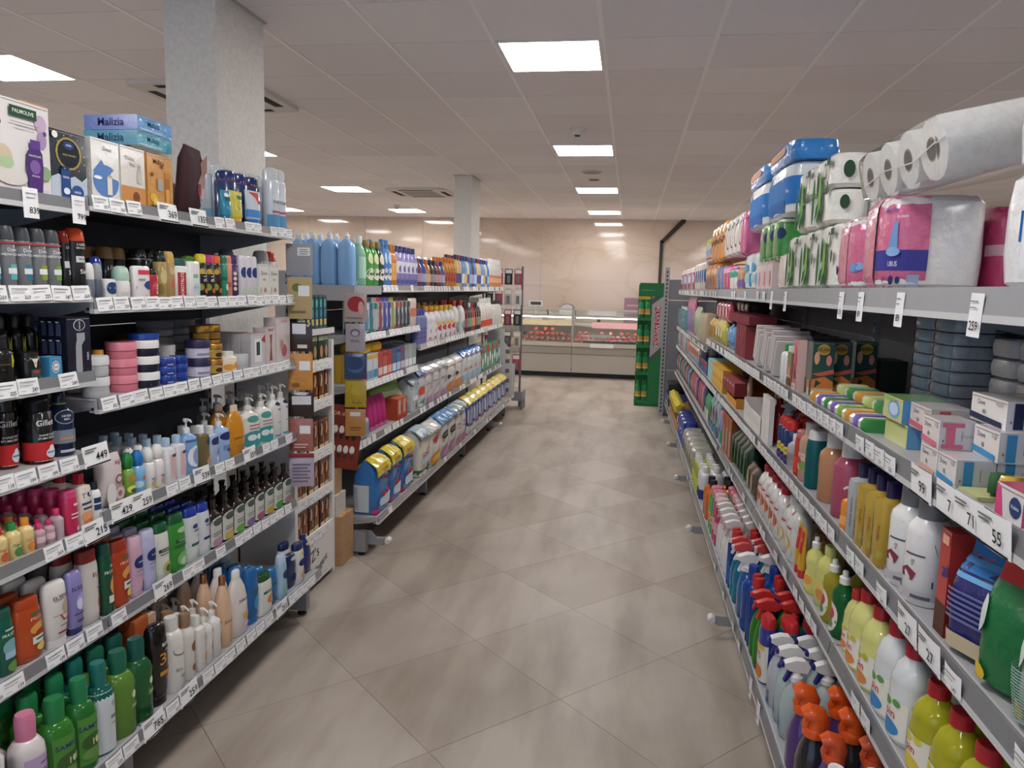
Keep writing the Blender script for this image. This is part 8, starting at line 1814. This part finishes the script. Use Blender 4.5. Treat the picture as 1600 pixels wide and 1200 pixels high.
R('R.r4', 4.983, 4.305, 2, .24, 'box', 'cleaner_carton', 'box', 'brown orange carton with grey bottle picture', ['#9a5a34/m', '#8a4a2c/m'], [('r', -.3, .1, .4, .7, '#a8a49c/m'), ('r', -.2, .7, .3, .85, '#d0602c/m')], d=.1, rows=2)
R('R.r4', 3.75, 4.3, 5, .21, 'sachet', 'bin_bag_pack', 'pack', 'dark green glossy bag pack', ['#1d3a24/f'], [('r', -.9, .0, .9, .04, '#c9cfc8/m'), ('o', .2, .4, .3, .3, '#3a6a44/m'), ('r', -.6, .1, .5, .13, '#8aa08a/m')], d=.08, rows=2, join=False)
R('R.r4', 3.5, 3.72, 2, .15, 'sachet', 'bin_bag_pack', 'pack', 'brown photo print pack before white bottles', ['#5a4a3c/f'], [('o', 0, .5, .5, .3, '#a89a84/m')], d=.06, rows=1)
dm = [('p', [(-.6, .1), (.4, .1), (.7, .4), (.3, .62), (-.3, .6)], '#d9a24a/m'), ('o', -.1, .4, .4, .14, '#b9502c/m'), ('p', [(.0, .12), (.5, .2), (.5, .45), (.1, .5)], '#e2c9a4/m'), ('r', -.3, .64, .3, .68, '#b8343c/m')]
R('R.r4', 2.95, 3.62, 7, .21, 'milk', 'limescale_bottle', 'bottle', 'white cleaner bottle with orange swirl label', ['#d9d6d4/g', '#a82430/p'], dm, rows=2, d=.085, join=False)
dm2 = [('p', [(-.6, .1), (.4, .1), (.7, .4), (.3, .62), (-.3, .6)], '#c4c874/m'), ('o', -.1, .36, .4, .14, '#c9a85a/m'), ('o', -.1, .36, .25, .09, '#d9d6c4/m'), ('r', -.3, .64, .3, .68, '#b8343c/m'), ('r', -.8, .9, .0, .96, '#b8242c/m')]
R('R.r4', 2.7, 2.9, 2, .215, 'milk', 'limescale_bottle', 'bottle', 'white cleaner bottle with yellow green label', ['#d9d8d4/g', '#d4d1cf/p'], dm2, rows=3, d=.09, join=False)
R('R.r4', 2.56, 2.64, 2, .175, 'tube', 'sponge_tube', 'bottle', 'upright yellow tube with red neck', ['#d2a02c/g', '#c0302c/g'], [('r', -.4, .4, .5, .9, '#c0352c/m'), ('t', 'OK', .0, .7, .06, '#efd9c4/m', 90)], d=.03, inset=.005)
R('R.r4', 2.5, 2.68, 2, .18, 'slim', 'oil_bottle', 'bottle', 'amber oil bottle at the rear', ['#7d5a1c/t', '#8d2a24/p'], None, d=.07, inset=.07)
R('R.r4', 2.42, 2.49, 1, .185, 'dish', 'dish_soap_bottle', 'bottle', 'pale lemon dish soap with white push cap', ['#d2cf7a/g', '#dedcd8/p'], [('r', -.6, .1, .6, .45, '#d8c86a/m'), ('o', .2, .3, .4, .1, '#d99a4a/m')], d=.06, rows=2)
R('R.r4', 2.31, 2.41, 1, .19, 'milk', 'dish_soap_bottle', 'bottle', 'large pale lemon bottle with rounded shoulder', ['#cfcf76/g', '#d6d684/g'], [('r', -.6, .15, .6, .5, '#d9c46a/m'), ('o', .3, .25, .3, .1, '#d2904a/m')], d=.08, inset=.01)
cl_ = [('o', -.1, .36, .55, .27, '#d9d6cc/m'), ('o', -.1, .42, .3, .1, '#b0404c/m'), ('o', -.1, .25, .3, .08, '#6a8a54/m')]
R('R.r4', 2.2, 2.275, 1, .19, 'dish', 'dish_soap_bottle', 'bottle', 'clear olive yellow dish soap with oval label', ['#aaa02c/t', '#e0dedb/p'], cl_, d=.06, rows=3)
R('R.r4', 2.1, 2.18, 1, .192, 'dish', 'dish_soap_bottle', 'bottle', 'dark green dish soap with white push cap', ['#1a6a34/t', '#e0dedb/p'], cl_, d=.065, rows=3)
pn = lambda c, sun: [('r', -.7, .06, .6, .5, '#e3e0d4/m'), ('t', 'pin', -.05, .32, .15, '#c2242c/m'), ('o', -.1, .16, .45, .09, sun), ('o', -.2, .44, .2, .05, c), ('o', .2, .47, .15, .04, c)]
R('R.r4', 2.02, 2.08, 1, .175, 'milk', 'dish_soap_bottle', 'bottle', 'slim pale yellow dish soap with red cap', ['#d2d080/g', '#b3222c/p'], pn('#c9b93a/m', '#d98a4a/m'), d=.06, inset=.01)
R('R.r4', 1.81, 2.01, 2, .212, 'milk', 'dish_soap_bottle', 'bottle', 'tall milky yellow dish soap with red cap', ['#d5d482/g', '#b3222c/p'], pn('#c9b93a/m', '#d98a4a/m'), d=.08, rows=3)
R('R.r4', 1.59, 1.8, 2, .225, 'milk', 'dish_soap_bottle', 'bottle', 'milky white dish soap with leaf and water print', ['#d8dcdd/g', '#b3222c/p'], pn('#5a9a4a/m', '#3f86c0/m'), d=.08, rows=3)
R('R.r4', 1.26, 1.575, 3, .2, 'milk', 'dish_soap_bottle', 'bottle', 'clear yellow dish soap with red push cap', ['#c6c22e/t', '#b3222c/p'], pn('#d9c93a/m', '#d9c24a/m'), d=.09, rows=2)
R('R.r4', 1.14, 1.25, 2, .17, 'dish', 'dish_soap_bottle', 'bottle', 'small dish soap with green and red cap', ['#b8a83a/t', '#1f7a3c/p', '#a8242c/p'], None, d=.06)
# ------------------------------------------------------------------ right rack, bottom shelf
R('R.b', 9.782, 8.781, 2, .15, 'openbox', 'blue_crate', 'crate', 'slate blue small crate at the far end of bottom shelf', ['#4a5a84/p'], [('r', -.8, .3, .8, .4, '#2f3a5c/m')], d=.2, join=True)
R('R.b', 10.167, 8.934, 1, .1, 'pillow', 'black_bundle', 'bundle', 'black rubber bundle on the slate crates', ['#232023/p'], None, d=.2, lift=.155)
R('R.b', 8.781, 7.611, 5, .11, 'sachet', 'scourer_pack', 'pack', 'yellow ribbed scourer pack', ['#c9b83a/m'], [('r', -.7, .2, .7, .25, '#8a7a24/m')], d=.1, lift=.1)
R('R.b', 8.934, 7.286, 1, .1, 'openbox', 'carton_tray', 'carton', 'flat brown tray under yellow scourers', [CARD], None, d=.2)
R('R.b', 7.965, 7.085, 2, .17, 'pillow', 'sponge_pack', 'pack', 'orange and clear sponge pack', ['#cf8a5a/f'], [('o', 0, .4, .5, .2, '#d9a84a/m')], d=.14)
R('R.b', 7.286, 6.378, 3, .12, 'pillow', 'sponge_pack', 'pack', 'cobalt blue cloth roll', ['#2a3f94/g'], [('o', 0, .5, .5, .3, '#4a64b8/m')], d=.12, stack=2)
R('R.b', 6.626, 5.426, 2, .2, 'pillow', 'sponge_pack', 'pack', 'grey film pack with green and red print', ['#aaa8a0/f'], [('o', -.3, .3, .4, .2, '#3fa05a/m'), ('p', [(.2, .3), (.8, .4), (.6, .8), (.1, .6)], '#a8502c/m')], d=.16)
R('R.b', 5.0, 5.4, 5, .2, 'slim', 'toilet_cleaner_bottle', 'bottle', 'olive and lime bottle with white cap', ['#94a03a/g', '#dcdad8/p'], [('r', -.7, .1, .7, .6, '#c9cf5a/m')], rows=2, d=.07, join=False)
R('R.b', 4.82, 4.98, 2, .22, 'slim', 'toilet_cleaner_bottle', 'bottle', 'white and navy bottle with tall white cap', ['#d5d4da/g', '#dedcda/p'], [('r', -.8, .05, .8, .4, '#2a3474/m')], rows=3, d=.07, join=False)
R('R.b', 4.4, 4.6, 2, .235, 'round', 'drain_cleaner_bottle', 'bottle', 'bright orange bottle with black cap', ['#d2671c/g', '#1f1d1d/p'], None, rows=2, d=.085, join=False)
R('R.b', 4.12, 4.3, 2, .25, 'shampoo', 'floor_cleaner_bottle', 'bottle', 'green bottle with pink knob cap', ['#2f9a4a/g', '#cf7a8c/p'], [('r', -.8, .3, .8, .5, '#c9d2c4/m'), ('o', .0, .4, .4, .08, '#d9842c/m')], rows=3, d=.08, join=False)
R('R.b', 3.93, 4.09, 2, .26, 'shampoo', 'floor_cleaner_bottle', 'bottle', 'magenta bottle with pale pink cap', ['#b83a64/g', '#d9b8bc/p'], [('r', -.7, .3, .7, .6, '#d9a0b4/m')], rows=2, d=.08, join=False)
R('R.b', 3.5, 3.9, 4, .275, 'trigger', 'spray_bottle', 'bottle', 'white spray bottle with pale grey trigger', ['#dcd9d8/g', '#dedbd9/p', '#c9a4a4/p'], [('r', -.6, .1, .6, .5, '#d0d6d8/m')], rows=3, d=.08, join=False)
R('R.b', 3.38, 3.48, 1, .265, 'slim', 'glass_cleaner_bottle', 'bottle', 'deep blue refill bottle with red cap', ['#1d4a9a/t', '#c2302e/p'], [('r', -.7, .1, .7, .5, '#2a58a8/m')], rows=2, d=.075, inset=.0)
R('R.b', 3.2, 3.36, 2, .27, 'trigger', 'spray_bottle', 'bottle', 'turquoise spray bottle with red and white trigger', ['#1d84a8/t', '#cf4a48/p', '#e2dedc/p'], [('r', -.7, .15, .3, .4, '#2a98b4/m')], rows=3, d=.08)
R('R.b', 3.05, 3.17, 1, .27, 'trigger', 'spray_bottle', 'bottle', 'blue glass cleaner with white trigger', ['#1f6fb8/t', '#e4e2df/p'], None, rows=3, d=.08)
R('R.b', 2.91, 3.02, 1, .27, 'round', 'glass_cleaner_bottle', 'bottle', 'royal blue refill bottle with navy cap', ['#1a50b0/t', '#223a90/p'], [('r', -.8, .08, .8, .2, '#1a4aa0/m')], rows=3, d=.075)
R('R.b', 2.81, 2.9, 1, .268, 'slim', 'glass_cleaner_bottle', 'bottle', 'indigo refill bottle with red cap', ['#24489a/t', '#c2302e/p'], None, rows=2, d=.075)
R('R.b', 2.63, 2.8, 2, .255, 'trigger', 'spray_bottle', 'bottle', 'green cleaner bottle with red trigger', ['#2f8a2c/t', '#c8302e/p'], [('r', -.8, .1, .2, .5, '#3a9a34/m')], rows=3, d=.085)
cfd = [('r', -.9, .04, .9, .7, '#dedad4/m'), ('t', 'cif', .1, .5, .14, '#c23a30/m', 90), ('o', .1, .2, .4, .12, '#d9843a/m'), ('r', -.5, .62, .6, .7, '#e0b84a/m')]
R('R.b', 2.53, 2.61, 1, .235, 'shampoo', 'cream_cleaner_bottle', 'bottle', 'cream cleaner bottle with red flip cap and label', ['#2c3a94/g', '#c02a30/p'], cfd, rows=1, d=.055, inset=-.0)
R('R.b', 2.5, 2.62, 1, .235, 'shampoo', 'cream_cleaner_bottle', 'bottle', 'blue cream cleaner with red and green cap', ['#23389a/g', '#c02a30/p', '#2a8a4c/p'], [('r', -.5, .55, .7, .64, '#d9d4d0/m')], rows=2, d=.06, inset=.065)
R('R.b', 2.38, 2.47, 1, .24, 'trigger', 'spray_bottle', 'bottle', 'silver spray bottle with white head and navy trigger', ['#b4b8c0/g', '#dcdbdc/p', '#242c78/p'], [('r', .1, .06, .3, .3, '#6a7a98/m'), ('o', .2, .12, .12, .04, '#2a5aa0/m')], rows=2, d=.08, inset=.005)
R('R.b', 2.2, 2.37, 2, .25, 'trigger', 'spray_bottle', 'bottle', 'clear spray bottle with white trigger', ['#c4d2d2/v', '#e6e4e2/p', '#242c78/p'], [('o', -.3, .2, .4, .14, '#3a6aa8/m')], rows=3, d=.085, inset=.01)
od = [('p', [(-.9, .1), (-.2, .2), (.1, .7), (-.4, .7)], '#c9683a/m'), ('t', 'SIL', -.2, .3, .14, '#d9d4d0/m', 90)]
R('R.b', 1.92, 2.14, 2, .24, 'orangehead', 'spray_bottle', 'bottle', 'dark violet bottle with big orange spray head', ['#2b2836/g', '#dd5a20/g'], od, rows=3, d=.09, var=[(['#27262c/g', '#dd5a20/g'], od), (['#4a3270/g', '#dd5a20/g'], None)])
R('R.b', 1.82, 1.91, 1, .235, 'orangehead', 'spray_bottle', 'bottle', 'violet bottle with red orange spray head', ['#5a3f80/g', '#d4552c/g'], None, rows=2, d=.09, inset=.02)
R('R.b', 1.5, 1.8, 3, .225, 'round', 'drain_cleaner_bottle', 'bottle', 'white bottle with white screw cap by the frame edge', ['#c9c4b4/g', '#e3e1df/p'], None, rows=2, d=.08)
